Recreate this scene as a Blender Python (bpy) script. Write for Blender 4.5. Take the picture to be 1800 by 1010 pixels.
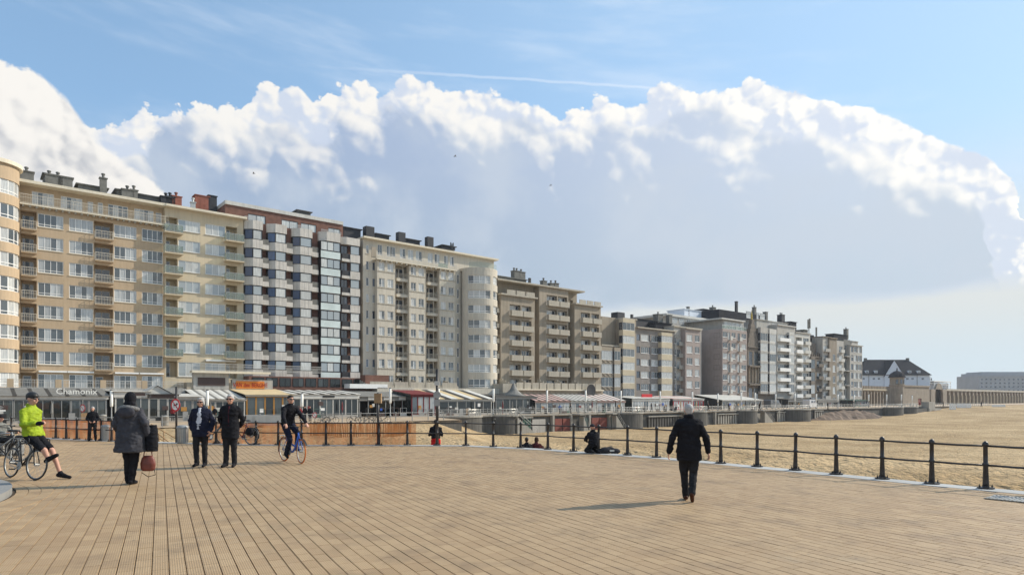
import bpy, bmesh, math, random
from mathutils import Vector, Matrix
random.seed(7)
rad = math.radians
scene = bpy.context.scene
col = scene.collection
for o in list(bpy.data.objects): bpy.data.objects.remove(o)

# ---------------------------------------------------------------- camera
F, CX, HY, H = 1150.0, 900.0, 700.0, 1.82        # focal length in photo pixels, principal column, horizon row, eye height
cam_d = bpy.data.cameras.new('camera'); cam = bpy.data.objects.new('camera', cam_d); col.objects.link(cam)
cam.location = (0, 0, H); cam.rotation_euler = (rad(90), 0, 0)
cam_d.sensor_width = 36; cam_d.lens = 36*F/1800; cam_d.shift_y = (HY-505)/1800
cam_d.clip_start = 0.1; cam_d.clip_end = 20000
scene.camera = cam
scene.view_settings.view_transform = 'Standard'; scene.view_settings.look = 'None'
scene.view_settings.gamma = 1; scene.view_settings.use_curve_mapping = False
scene.view_settings.exposure = 0.15
scene.render.engine = 'CYCLES'
scene.cycles.max_bounces = 6; scene.cycles.diffuse_bounces = 3; scene.cycles.glossy_bounces = 3
scene.cycles.transmission_bounces = 4; scene.cycles.transparent_max_bounces = 8; scene.cycles.volume_bounces = 0
scene.cycles.use_denoising = True

# ---------------------------------------------------------------- sun and sky
SUN_AZ, SUN_EL = rad(69), rad(34)                  # azimuth from +Y towards +X
sun_d = bpy.data.lights.new('sun', 'SUN'); sun_d.energy = 4.6; sun_d.angle = rad(0.53); sun_d.color = (1, .92, .79)
sun = bpy.data.objects.new('sun', sun_d); col.objects.link(sun)
sdir = Vector((math.sin(SUN_AZ)*math.cos(SUN_EL), math.cos(SUN_AZ)*math.cos(SUN_EL), math.sin(SUN_EL)))
sun.rotation_euler = sdir.to_track_quat('Z', 'Y').to_euler(); sun.location = sdir*100

world = bpy.data.worlds.new('World'); scene.world = world; world.use_nodes = True
world.cycles.sampling_method = 'MANUAL'; world.cycles.sample_map_resolution = 512
wt = world.node_tree; wt.nodes.clear()
class G:
    """tiny expression helper over a node tree"""
    def __init__(s, t): s.t = t
    def n(s, kind): return s.t.nodes.new(kind)
    def put(s, sock, v):
        if isinstance(v, bpy.types.NodeSocket): s.t.links.new(v, sock)
        elif v is not None: sock.default_value = v
    def m(s, op, a, b=None, c=None, clamp=False):
        x = s.n('ShaderNodeMath'); x.operation = op; x.use_clamp = clamp
        for i, v in enumerate((a, b, c)):
            if v is not None: s.put(x.inputs[i], v)
        return x.outputs[0]
    def add(s, a, b): return s.m('ADD', a, b)
    def sub(s, a, b): return s.m('SUBTRACT', a, b)
    def mul(s, a, b): return s.m('MULTIPLY', a, b)
    def step(s, v, lo, hi, o0=0., o1=1.):
        x = s.n('ShaderNodeMapRange'); x.interpolation_type = 'SMOOTHSTEP'
        for k, q in zip(('Value', 'From Min', 'From Max', 'To Min', 'To Max'), (v, lo, hi, o0, o1)): s.put(x.inputs[k], q)
        return x.outputs[0]
    def mix(s, f, a, b):
        x = s.n('ShaderNodeMix'); x.data_type = 'RGBA'
        s.put(x.inputs[0], f)
        for i, v in ((6, a), (7, b)):
            if isinstance(v, tuple) and len(v) == 3: v = (*v, 1)
            s.put(x.inputs[i], v)
        return x.outputs[2]
    def vec(s, x, y, z=0.):
        c = s.n('ShaderNodeCombineXYZ')
        for i, v in enumerate((x, y, z)): s.put(c.inputs[i], v)
        return c.outputs[0]
    def noise(s, v, scale, detail=4., rough=.5, dims='3D'):
        x = s.n('ShaderNodeTexNoise'); x.noise_dimensions = dims
        s.put(x.inputs['Vector'], v); x.inputs['Scale'].default_value = scale
        x.inputs['Detail'].default_value = detail; x.inputs['Roughness'].default_value = rough
        return x.outputs[0]
    def voro(s, v, scale, detail=3., rough=.5, smooth=.35, dims='2D'):
        x = s.n('ShaderNodeTexVoronoi'); x.feature = 'F1'; x.voronoi_dimensions = dims; x.normalize = True
        s.put(x.inputs['Vector'], v); x.inputs['Scale'].default_value = scale
        x.inputs['Detail'].default_value = detail; x.inputs['Roughness'].default_value = rough
        x.inputs['Lacunarity'].default_value = 2.3
        return x.outputs['Distance']
    def curve(s, v, pts, lo, hi, top):
        f = s.n('ShaderNodeFloatCurve'); c = f.mapping.curves[0]
        pts = sorted(((x-lo)/(hi-lo), max(0, y/top)) for x, y in pts)
        c.points[0].location = pts[0]; c.points[1].location = pts[-1]
        for p in pts[1:-1]: c.points.new(*p)
        for p in c.points: p.handle_type = 'VECTOR'
        f.mapping.extend = 'HORIZONTAL'; f.mapping.update()
        x = s.n('ShaderNodeMapRange'); x.clamp = True
        s.put(x.inputs[0], v); x.inputs[1].default_value = lo; x.inputs[2].default_value = hi
        s.put(f.inputs['Value'], x.outputs[0])
        return s.mul(f.outputs[0], top)
def srgb(r, g, b):
    return tuple(((c/255)/12.92 if c/255 <= .04045 else ((c/255+.055)/1.055)**2.4) for c in (r, g, b))
w = G(wt)
tc = w.n('ShaderNodeTexCoord'); sep = w.n('ShaderNodeSeparateXYZ'); wt.links.new(tc.outputs['Generated'], sep.inputs[0])
X, Y, Z = sep.outputs
hl = w.m('SQRT', w.add(w.mul(X, X), w.add(w.mul(Y, Y), 1e-6)))
AZ = w.m('ARCTAN2', X, Y)                           # azimuth, 0 straight ahead
EL = w.m('DIVIDE', Z, hl)                           # tangent of the elevation
def sky_pt(px, py):
    a = math.atan((px-CX)/F); return (a, (HY-py)/F*math.cos(a))
def outline(pts): return [sky_pt(*p) for p in pts]
far_top = outline([(-60, 150), (0, 215), (150, 235), (215, 228), (280, 208), (350, 196), (425, 190), (445, 172), (500, 160), (540, 168), (562, 192), (592, 166), (645, 152),
    (690, 150), (722, 143), (780, 160), (880, 168), (940, 192), (985, 208), (1062, 180), (1112, 190), (1168, 160), (1250, 166), (1300, 165), (1330, 148),
    (1400, 158), (1480, 186), (1560, 206), (1640, 238), (1700, 262), (1750, 282), (1776, 310), (1790, 360), (1800, 470), (1830, 540), (1900, 560)])
near_top = outline([(-60, 260), (200, 290), (240, 250), (300, 222), (380, 212), (450, 232), (520, 225), (570, 250), (630, 205), (700, 190), (780, 205), (870, 190), (930, 200), (985, 240),
    (1050, 215), (1130, 200), (1180, 185), (1260, 190), (1330, 215), (1380, 225), (1450, 232), (1500, 260), (1560, 265), (1640, 300), (1710, 330), (1750, 400),
    (1760, 480), (1780, 540), (1900, 570)])
left_top = outline([(-200, 150), (-60, 105), (0, 116), (58, 120), (105, 152), (135, 195), (150, 215), (180, 260), (215, 285), (250, 305), (290, 330), (320, 420), (360, 640), (400, 700)])
P0 = w.vec(AZ, EL)
LS = (.0075, .0065)                                  # towards the sun in azimuth and height
warp = w.n('ShaderNodeTexNoise'); warp.noise_dimensions = '2D'; wt.links.new(P0, warp.inputs['Vector']); warp.inputs['Scale'].default_value = 22; warp.inputs['Detail'].default_value = 3
wv = w.n('ShaderNodeVectorMath'); wv.operation = 'MULTIPLY_ADD'; wt.links.new(warp.outputs['Color'], wv.inputs[0]); wv.inputs[1].default_value = (.018, .018, 0); wt.links.new(P0, wv.inputs[2])
def shift(v, x, y):
    q = w.n('ShaderNodeVectorMath'); q.operation = 'ADD'; wt.links.new(v, q.inputs[0]); q.inputs[1].default_value = (x, y, 0); return q.outputs[0]
PW = wv.outputs[0]
def cumulus(top, off, scale, amp, edge, bright, shade, depth, gain, rough=.5, patch=0., soft_at=.5, big=0., lo=-.01):
    """one bank of cumulus heads: coverage and colour"""
    pa = shift(PW, off, off*.7); pb = shift(PW, off+LS[0], off*.7+LS[1])
    ba = w.sub(1., w.voro(pa, scale, 4., rough))                    # full detail for the outline
    la = w.sub(1., w.voro(pa, scale, 2.2, .42)); lb = w.sub(1., w.voro(pb, scale, 2.2, .42))   # smoother relief for the light
    t = w.curve(w.add(AZ, w.mul(w.sub(ba, .62), .07)), top, -.75, .75, .6)
    dens = w.sub(w.add(t, w.mul(w.sub(ba, .62), amp)), EL)
    cover = w.step(dens, 0., edge)
    x = w.sub(dens, w.mul(w.sub(la, lb), gain))
    x = w.sub(x, w.mul(w.sub(la, .68), big))
    if patch:                                        # some heads lie in the shade of their neighbours
        x = w.add(x, w.mul(w.sub(w.noise(shift(P0, off, 0.), 8., 2., .5, '2D'), .46), patch))
    k = w.step(x, lo, depth)
    soft = w.mix(soft_at, bright, shade)
    return cover, w.mix(w.step(k, .40, 1.), w.mix(w.step(k, .0, .6), bright, soft), shade), dens
# body colours drift from blue grey on the left to pale on the right, towards the sun
side = w.step(AZ, -.45, .62)
low = w.step(EL, .10, .42)
body = w.mix(side, w.mix(low, srgb(154, 173, 193), srgb(156, 175, 204)), w.mix(low, srgb(190, 204, 217), srgb(202, 213, 229)))
mott = w.noise(P0, 7., 5., .55, '2D')
body = w.mix(w.step(mott, .34, .72, 0., .6), body, srgb(196, 206, 218))
white = w.mix(side, srgb(238, 236, 232), srgb(250, 248, 243))
sky = w.n('ShaderNodeTexSky'); sky.sky_type = 'NISHITA'; sky.sun_disc = False
sky.sun_elevation = SUN_EL; sky.sun_rotation = SUN_AZ; sky.altitude = 0; sky.air_density = 1.0; sky.dust_density = 0.5; sky.ozone_density = 1.0
SKY_K = .15
blue = w.n('ShaderNodeVectorMath'); blue.operation = 'SCALE'; wt.links.new(sky.outputs[0], blue.inputs[0]); blue.inputs[3].default_value = SKY_K
hsv_ = w.n('ShaderNodeHueSaturation'); hsv_.inputs['Saturation'].default_value = 1.3; hsv_.inputs['Value'].default_value = 1.0; wt.links.new(blue.outputs[0], hsv_.inputs['Color'])
cur = hsv_.outputs[0]
# thin high veil, whiter towards the sun
cur = w.mix(w.step(AZ, -.7, .75, .34, .70), cur, srgb(192, 224, 250))
# thin high cirrus
cv = w.vec(w.mul(AZ, 1.), w.add(w.mul(EL, 4.5), w.mul(AZ, .55)))
cir = w.mul(w.step(w.noise(cv, 2.6, 6., .6, '2D'), .46, .88), .42)
cur = w.mix(cir, cur, srgb(226, 236, 248))
# a thin vapour trail
tr_a, tr_b = sky_pt(480, 112), sky_pt(1165, 156); tr_m = sky_pt(830, 134)
slope = (tr_b[1]-tr_a[1])/(tr_b[0]-tr_a[0]); curvy = (tr_m[1]-(tr_a[1]+slope*(tr_m[0]-tr_a[0])))/((tr_m[0]-tr_a[0])*(tr_m[0]-tr_b[0]))
tl = w.add(w.add(tr_a[1], w.mul(w.sub(AZ, tr_a[0]), slope)), w.mul(w.mul(w.sub(AZ, tr_a[0]), w.sub(AZ, tr_b[0])), curvy))
td = w.m('ABSOLUTE', w.sub(EL, w.add(tl, w.mul(w.sub(w.noise(P0, 30., 3., .5, '2D'), .5), .004))))
tm = w.mul(w.mul(w.step(td, .0005, .0035, 1., 0.), w.step(AZ, tr_a[0], tr_m[0]+.05)), w.step(AZ, tr_b[0]-.02, tr_b[0]+.01, 1., 0.))
cur = w.mix(w.mul(tm, .30), cur, srgb(238, 243, 250))
# pale veil under the cloud base and on the right near the sun
veil = w.mix(w.step(EL, .03, .15), srgb(200, 215, 224), srgb(216, 217, 213))
cur = w.mix(w.mul(w.step(EL, .10, .40, 1., 0.), .93), cur, veil)
c1, k1, d1 = cumulus(far_top, 3.1, 13., .080, .005, white, w.mix(.60, body, srgb(216, 224, 238)), .075, .50, .5, .08, .5, .06, -.02)
c2, k2, d2 = cumulus(near_top, 8.7, 9., .095, .022, white, body, .095, .62, .5, .22, .45, .09, -.080)
c3, k3, d3 = cumulus(left_top, 5.2, 13., .085, .010, srgb(240, 237, 232), srgb(176, 181, 190), .30, .85, .5, .25, .4, .12)
base = w.add(.142, w.mul(w.sub(w.noise(w.vec(w.mul(AZ, 6.), w.mul(EL, 18.)), 1., 4., .55, '2D'), .5), .035))
notbase = w.step(w.sub(EL, base), -.014, .012)
cur = w.mix(w.mul(c1, notbase), cur, k1)
cur = w.mix(w.mul(c2, notbase), cur, k2)
cur = w.mix(w.mul(c3, notbase), cur, k3)
bg = w.n('ShaderNodeBackground'); wt.links.new(cur, bg.inputs[0]); bg.inputs[1].default_value = 1.0
wo = w.n('ShaderNodeOutputWorld'); wt.links.new(bg.outputs[0], wo.inputs[0])

# ---------------------------------------------------------------- helpers
def ground(px, py, z=0.0):
    D = (H-z)*F/(py-HY); return Vector(((px-CX)/F*D, D, z))
def at(px, py, D): return Vector(((px-CX)/F*D, D, H+(HY-py)/F*D))
TH = math.atan(1390/1150); UX, UY = math.sin(TH), math.cos(TH); NX, NY = UY, -UX     # along the dyke, and out to the beach
SX, SY = -59.2, 81.7
ZP = -0.9                                            # promenade level
RZ = math.atan2(UY, UX)
def st(s, d=0.0, z=0.0): return Vector((SX+s*UX+d*NX, SY+s*UY+d*NY, z))
def S(px, d=0.0):
    t = (px-CX)/F; return (t*(SY+d*NY)-SX-d*NX)/(UX-t*UY)
def Zs(py, s, d=0.0): return H+(HY-py)/F*(SY+s*UY+d*NY)
def Zp(px, py, d=0.0): return Zs(py, S(px, d), d)
def sd_of(X, Y): return ((X-SX)*UX+(Y-SY)*UY, (X-SX)*NX+(Y-SY)*NY)

class MB:
    """collects faces for one mesh"""
    def __init__(s): s.v = []; s.f = []; s.mi = []; s.cur = 0
    def quad(s, *p):
        i = len(s.v); s.v += [tuple(q) for q in p]; s.f.append(tuple(range(i, i+len(p)))); s.mi.append(s.cur); return s
    def box(s, x0, x1, y0, y1, z0, z1, m=None):
        if x1 < x0: x0, x1 = x1, x0
        if y1 < y0: y0, y1 = y1, y0
        if z1 < z0: z0, z1 = z1, z0
        p = [Vector(q) for q in ((x0,y0,z0),(x1,y0,z0),(x1,y1,z0),(x0,y1,z0),(x0,y0,z1),(x1,y0,z1),(x1,y1,z1),(x0,y1,z1))]
        if m is not None: p = [m @ q for q in p]
        i = len(s.v); s.v += [tuple(q) for q in p]
        for f in ((3,2,1,0),(4,5,6,7),(0,1,5,4),(1,2,6,5),(2,3,7,6),(3,0,4,7)):
            s.f.append(tuple(i+k for k in f)); s.mi.append(s.cur)
        return s
    def prism(s, pts, z0, z1, cap0=True, cap1=True):
        """extrude a counter-clockwise xy outline"""
        n = len(pts); i = len(s.v)
        s.v += [(p[0], p[1], z0) for p in pts]+[(p[0], p[1], z1) for p in pts]
        for k in range(n):
            q = (k+1) % n; s.f.append((i+k, i+q, i+n+q, i+n+k)); s.mi.append(s.cur)
        if cap0: s.f.append(tuple(i+k for k in reversed(range(n)))); s.mi.append(s.cur)
        if cap1: s.f.append(tuple(i+n+k for k in range(n))); s.mi.append(s.cur)
        return s
    def rings(s, rings, close0=True, close1=True):
        n = len(rings[0]); i = len(s.v)
        for r in rings: s.v += [tuple(q) for q in r]
        for a in range(len(rings)-1):
            for k in range(n):
                q = (k+1) % n
                s.f.append((i+a*n+k, i+a*n+q, i+(a+1)*n+q, i+(a+1)*n+k)); s.mi.append(s.cur)
        if close0: s.f.append(tuple(i+k for k in reversed(range(n)))); s.mi.append(s.cur)
        if close1: s.f.append(tuple(i+(len(rings)-1)*n+k for k in range(n))); s.mi.append(s.cur)
        return s
    def tube(s, path, r, n=8, closed=False):
        path = [Vector(p) for p in path]; rr = r if isinstance(r, (list, tuple)) else [r]*len(path)
        rings = []; up = None
        m = len(path)
        for k, p in enumerate(path):
            if closed: t = path[(k+1) % m]-path[k-1]
            else: t = path[min(k+1, m-1)]-path[max(k-1, 0)]
            t.normalize()
            if up is None:
                up = Vector((0, 0, 1)) if abs(t.z) < .9 else Vector((0, 1, 0))
            a = t.cross(up)
            if a.length < 1e-5: a = t.cross(Vector((1, 0.2, 0.1)))
            a.normalize(); b = a.cross(t).normalized(); up = b
            rings.append([p+rr[k]*(math.cos(q)*a+math.sin(q)*b) for q in (2*math.pi*j/n for j in range(n))])
        if closed: rings.append(rings[0])
        return s.rings(rings, not closed, not closed)
    def lathe(s, prof, c=(0, 0, 0), n=12):
        c = Vector(c)
        return s.rings([[c+Vector((r*math.cos(q), r*math.sin(q), z)) for q in (2*math.pi*j/n for j in range(n))] for r, z in prof])
    def ball(s, c, r, n=10, sc=(1, 1, 1), m=None):
        c = Vector(c); k = max(4, n*2//3)
        R = []
        for a in range(k+1):
            ph = -math.pi/2+math.pi*a/k; ph = max(-1.5, min(1.5, ph))
            ring = [Vector((r*sc[0]*math.cos(ph)*math.cos(q), r*sc[1]*math.cos(ph)*math.sin(q), r*sc[2]*math.sin(ph))) for q in (2*math.pi*j/n for j in range(n))]
            if m is not None: ring = [m @ q for q in ring]
            R.append([c+q for q in ring])
        return s.rings(R)
    def mesh(s, name, mats, smooth=False):
        me = bpy.data.meshes.new(name); me.from_pydata(s.v, [], s.f)
        mats = mats if isinstance(mats, (list, tuple)) else [mats]
        for q in mats: me.materials.append(q)
        if len(mats) > 1: me.polygons.foreach_set('material_index', s.mi)
        if smooth: me.polygons.foreach_set('use_smooth', [True]*len(me.polygons))
        me.update(); return me
    def build(s, name, mats, parent=None, loc=None, smooth=False):
        return link(name, s.mesh(name, mats, smooth), parent, loc)
def link(name, me, parent=None, loc=None, rot=None):
    o = bpy.data.objects.new(name, me); col.objects.link(o)
    if parent is not None: o.parent = parent
    if loc is not None: o.location = loc
    if rot is not None: o.rotation_euler = rot
    return o
def tag(o, label=None, cat=None, group=None, kind=None):
    if label: o['label'] = label
    if cat: o['category'] = cat
    if group: o['group'] = group
    if kind: o['kind'] = kind
    return o
def empty(name, loc, rz=0.0, label=None, cat=None, group=None):
    o = bpy.data.objects.new(name, None); col.objects.link(o); o.location = loc; o.rotation_euler = (0, 0, rz); o.empty_display_size = .2
    return tag(o, label, cat, group)
def copy_tree(o, parent=None):
    c = o.copy(); col.objects.link(c); c.parent = parent
    for ch in o.children: copy_tree(ch, c)
    return c
def to_mesh(ob, name):
    dg = bpy.context.evaluated_depsgraph_get(); me = bpy.data.meshes.new_from_object(ob.evaluated_get(dg)); me.name = name; return me

# ---------------------------------------------------------------- materials
def mat(name, rgb, rough=.75, var=.12, vs=1.2, bump=0., bs=60., metal=0., spec=.35, streak=0., grime=0., obj_rand=0., coat=0., fine=0., fs=90.):
    m = bpy.data.materials.new(name); m.use_nodes = True; g = G(m.node_tree)
    b = m.node_tree.nodes['Principled BSDF']
    b.inputs['Roughness'].default_value = rough; b.inputs['Metallic'].default_value = metal; b.inputs['Specular IOR Level'].default_value = spec
    if coat: b.inputs['Coat Weight'].default_value = coat; b.inputs['Coat Roughness'].default_value = .08
    tcn = g.n('ShaderNodeTexCoord').outputs['Object']; c = (*rgb, 1)
    cur = None
    def hsv(base, f):
        q = g.n('ShaderNodeHueSaturation'); g.put(q.inputs['Color'], base); g.put(q.inputs['Value'], f); return q.outputs[0]
    cur = g.n('ShaderNodeRGB'); cur.outputs[0].default_value = c; cur = cur.outputs[0]
    if var:
        n1 = g.noise(tcn, vs, 6., .6); cur = hsv(cur, g.step(n1, .25, .75, 1-var, 1+var))
    if fine:
        n3 = g.noise(tcn, fs, 3., .6); cur = hsv(cur, g.step(n3, .3, .7, 1-fine, 1+fine))
    if streak:
        mp = g.n('ShaderNodeMapping'); g.put(mp.inputs[0], tcn); mp.inputs['Scale'].default_value = (2.2, 2.2, .16)
        n2 = g.noise(mp.outputs[0], 1.6, 5., .65); cur = hsv(cur, g.step(n2, .3, .62, 1-streak, 1.02))
    if obj_rand:
        oi = g.n('ShaderNodeObjectInfo'); cur = hsv(cur, g.step(oi.outputs['Random'], 0., 1., 1-obj_rand, 1+obj_rand))
    g.put(b.inputs['Base Color'], cur)
    if bump:
        bn = g.n('ShaderNodeBump'); bn.inputs['Strength'].default_value = bump; bn.inputs['Distance'].default_value = .02
        g.put(bn.inputs['Height'], g.noise(tcn, bs, 5., .6)); g.put(b.inputs['Normal'], bn.outputs[0])
    return m
def glass_mat(name, dark, light, share, rough=.04, spec=.6, tint_var=.5, ior=1.95):
    """window light: dark room or pale curtain behind glass, picked for each pane"""
    m = bpy.data.materials.new(name); m.use_nodes = True; g = G(m.node_tree); b = m.node_tree.nodes['Principled BSDF']
    oi = g.n('ShaderNodeObjectInfo').outputs['Random']; tcn = g.n('ShaderNodeTexCoord').outputs['Object']
    ofs = g.n('ShaderNodeVectorMath'); ofs.operation = 'ADD'; g.put(ofs.inputs[0], tcn); g.put(ofs.inputs[1], g.vec(g.mul(oi, 37.), g.mul(oi, 91.), 0.))
    mp = g.n('ShaderNodeMapping'); g.put(mp.inputs[0], ofs.outputs[0]); mp.inputs['Scale'].default_value = (5., 5., .5)
    fold = g.noise(mp.outputs[0], 1.6, 3., .5)
    curtain = g.mix(g.step(fold, .3, .7), tuple(c*.72 for c in light), light)
    r2 = g.m('FRACT', g.mul(oi, 7.31))
    curtain = g.mix(g.mul(r2, tint_var), curtain, tuple(c*.35 for c in light))
    f = g.step(oi, 1-share-.02, 1-share+.02)
    g.put(b.inputs['Base Color'], g.mix(f, dark, curtain))
    b.inputs['Roughness'].default_value = .5; b.inputs['Specular IOR Level'].default_value = 0.0
    b.inputs['Coat Weight'].default_value = 1.; b.inputs['Coat Roughness'].default_value = rough; b.inputs['Coat IOR'].default_value = ior
    bn = g.n('ShaderNodeBump'); bn.inputs['Strength'].default_value = .12; bn.inputs['Distance'].default_value = .05
    g.put(bn.inputs['Height'], g.noise(ofs.outputs[0], .9, 2., .5)); g.put(b.inputs['Coat Normal'], bn.outputs[0])
    return m
def clear_mat(name, rgb, body, alpha):
    m = bpy.data.materials.new(name); m.use_nodes = True; t = m.node_tree; g = G(t); t.nodes.remove(t.nodes['Principled BSDF'])
    tr = g.n('ShaderNodeBsdfTransparent'); tr.inputs[0].default_value = (*rgb, 1)
    pb = g.n('ShaderNodeBsdfPrincipled'); pb.inputs['Base Color'].default_value = (*body, 1); pb.inputs['Roughness'].default_value = .06
    mx = g.n('ShaderNodeMixShader'); mx.inputs[0].default_value = alpha; t.links.new(tr.outputs[0], mx.inputs[1]); t.links.new(pb.outputs[0], mx.inputs[2])
    t.links.new(mx.outputs[0], t.nodes['Material Output'].inputs[0]); return m

M = {}
M['tan'] = mat('tan render', (.46, .345, .225), .85, .07, .25, .1, 30, streak=.10)
M['cream'] = mat('cream render', (.56, .47, .33), .85, .06, .25, .1, 30, streak=.10)
M['ivory'] = mat('ivory render', (.535, .485, .40), .85, .07, .25, .1, 30, streak=.14)
M['cornice'] = mat('painted cornice', (.66, .59, .46), .8, .06, .3, streak=.08)
M['brick'] = mat('dark red brick', (.17, .085, .062), .9, .2, 1.5, .2, 40)
M['brick_red'] = mat('red brick chimney', (.25, .09, .06), .9, .25, 2)
M['panel'] = mat('grey aggregate panel', (.54, .505, .455), .9, .12, .7, .3, 70, streak=.18, fine=.12)
M['darkframe'] = mat('black aluminium', (.018, .018, .02), .4, 0)
M['white'] = mat('white paint', (.78, .77, .74), .5, .05, 1)
M['offwhite'] = mat('off white paint', (.52, .505, .465), .6, .08, .8, streak=.12)
M['rail'] = mat('painted balcony rail', (.60, .54, .44), .6, .06, 1)
M['tanstone'] = mat('brown stone render', (.33, .28, .215), .88, .10, .3, .15, 30, streak=.2)
M['tanstone2'] = mat('pale brown parapet', (.42, .38, .31), .88, .10, .4, streak=.2)
M['taupe'] = mat('taupe brick', (.29, .235, .205), .9, .10, .5, streak=.1)
M['mauve'] = mat('mauve grey brick', (.33, .275, .25), .9, .10, .4, streak=.1)
M['greyb'] = mat('grey brick', (.25, .225, .205), .9, .12, .5, streak=.12)
M['sandst'] = mat('sandstone band', (.50, .43, .31), .88, .08, .6)
M['greyr'] = mat('grey render', (.40, .38, .345), .85, .1, .4, streak=.2)
M['oldstone'] = mat('dark old stone', (.16, .135, .11), .9, .25, 1.2, .3, 20)
M['slate'] = mat('dark slate roof', (.035, .035, .04), .95, .2, 1.5, .2, 25, spec=.05)
M['roofing'] = mat('bitumen roofing', (.09, .09, .09), .9, .2, .6)
M['chimney'] = mat('weathered chimney', (.15, .145, .13), .9, .25, 1.5)
M['chimblack'] = mat('black chimney cladding', (.022, .023, .028), .6, .1, 2)
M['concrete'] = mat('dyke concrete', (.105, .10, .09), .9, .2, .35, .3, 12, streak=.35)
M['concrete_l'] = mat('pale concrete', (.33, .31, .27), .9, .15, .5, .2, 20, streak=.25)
M['arc'] = mat('arcade stone', (.27, .225, .175), .9, .15, .5, streak=.2)
M['villa'] = mat('white villa render', (.62, .66, .72), .85, .05, .4)
M['hotel'] = mat('grey hotel stone', (.36, .37, .39), .9, .08, .2)
M['glassA'] = glass_mat('window pane', (.06, .075, .085), (.48, .50, .50), .52)
M['glassW'] = glass_mat('curtained pane', (.07, .085, .095), (.60, .61, .59), .62)
M['glassD'] = glass_mat('dark pane', (.02, .03, .05), (.12, .15, .2), .3, .02)
M['glassBl'] = glass_mat('painted sky reflection pane', (.022, .05, .11), (.06, .12, .24), .6, .02, ior=1.6)  # blue of the reflected sky is put into the base colour of these panes
M['glassB'] = glass_mat('blind pane', (.30, .34, .36), (.66, .67, .64), .6)
M['glassS'] = glass_mat('shop glass', (.018, .022, .022), (.09, .105, .105), .35, .02, ior=1.6)
M['balglass'] = clear_mat('balcony glass', (.82, .88, .85), (.34, .38, .36), .30)
M['frost'] = mat('frosted panel', (.55, .62, .60), .25, .12, .8, coat=.6)
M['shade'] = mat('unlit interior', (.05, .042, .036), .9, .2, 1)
M['interior'] = mat('loggia wall', (.20, .155, .10), .9, .1, .5)
M['black'] = mat('black paint', (.02, .02, .02), .5, .05, 2)
M['post'] = mat('dark railing paint', (.028, .023, .021), .42, .25, 6, .1, 30, spec=.5)
M['steel'] = mat('galvanised steel', (.42, .42, .40), .4, .12, 3, metal=.6)
M['alu'] = mat('grey metal', (.30, .30, .29), .5, .1, 3, metal=.3)
M['mast'] = mat('white mast', (.82, .79, .72), .5, .05, 2)
M['red'] = mat('signal red', (.52, .025, .03), .45, .05, 3)
M['orange'] = mat('orange net', (.88, .36, .11), .7, .12, 3)
M['wood'] = mat('weathered wood', (.30, .19, .10), .85, .25, 5)
M['awncanvas'] = mat('beige awning canvas', (.55, .43, .25), .85, .1, 1, fine=.1, fs=30)
M['awnwhite'] = mat('white awning canvas', (.58, .57, .53), .85, .1, 1)
M['awngrey'] = mat('grey roof sheet', (.19, .185, .17), .7, .15, .8, streak=.2)
M['awndark'] = mat('dark roof sheet', (.045, .043, .04), .7, .15, .8)
M['awnred'] = mat('maroon paint', (.16, .022, .025), .6, .1, 1)
M['pink'] = mat('faded pink canvas', (.52, .36, .32), .85, .1, 1)
M['ochre'] = mat('ochre timber', (.42, .21, .05), .7, .15, 2)
M['sign_orange'] = mat('orange sign board', (.62, .20, .03), .6, .08, 2)
M['sign_brown'] = mat('dark sign board', (.07, .045, .04), .6, .08, 2)
M['sign_blue'] = mat('blue sign face', (.03, .10, .45), .5, .03, 2)
M['lettering_white'] = mat('white lettering', (.8, .78, .72), .5, 0)
M['lettering_red'] = mat('red lettering', (.33, .02, .01), .5, 0)
M['teal'] = mat('teal door paint', (.05, .13, .12), .7, .15, 1)
M['doorred'] = mat('brick red door', (.19, .055, .04), .75, .15, 1)
M['green'] = mat('green metal', (.06, .13, .10), .6, .1, 2)
M['leaf'] = mat('foliage', (.06, .09, .025), .7, .3, 6)

# ---------------------------------------------------------------- ground: sand, plaza, promenade
def smooth(a, b, x):
    t = max(0., min(1., (x-a)/(b-a))); return t*t*(3-2*t)
edge_px = [(98, 770), (190, 774), (330, 778), (450, 781), (573, 782), (700, 782), (819, 782.5), (867, 785), (915, 787), (963, 789.5), (1008, 793), (1050, 796), (1103, 799.5), (1154, 803.5),
           (1208, 808), (1267, 813.5), (1331, 820), (1398, 826), (1470, 833.5), (1551, 841.5), (1638, 850), (1733, 858.5), (1837, 868), (1960, 879)]
EDGE = [ground(*p) for p in edge_px]
e0 = EDGE[0]-(EDGE[1]-EDGE[0]).normalized()*25; e1 = EDGE[-1]+(EDGE[-1]-EDGE[-4]).normalized()*14
LINE = [e0]+EDGE+[e1]                                # plaza rim from left to right
def offset_line(pts, o):
    out = []
    for i, p in enumerate(pts):
        t = (pts[min(i+1, len(pts)-1)]-pts[max(i-1, 0)]).normalized(); out.append(p+Vector((-t.y, t.x, 0))*o)
    return out
RIM = offset_line(LINE, .17)
def dist_line(x, y):
    best = 1e9
    for a, b in zip(LINE, LINE[1:]):
        ax, ay = a.x, a.y; dx, dy = b.x-ax, b.y-ay
        t = max(0, min(1, ((x-ax)*dx+(y-ay)*dy)/(dx*dx+dy*dy))); ex, ey = x-ax-t*dx, y-ay-t*dy
        q = ex*ex+ey*ey
        if q < best: best = q
    return math.sqrt(best)
def in_poly(x, y, P):
    c = False; j = len(P)-1
    for i in range(len(P)):
        if (P[i].y > y) != (P[j].y > y) and x < (P[j].x-P[i].x)*(y-P[i].y)/(P[j].y-P[i].y)+P[i].x: c = not c
        j = i
    return c
from mathutils import noise as mn
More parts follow.
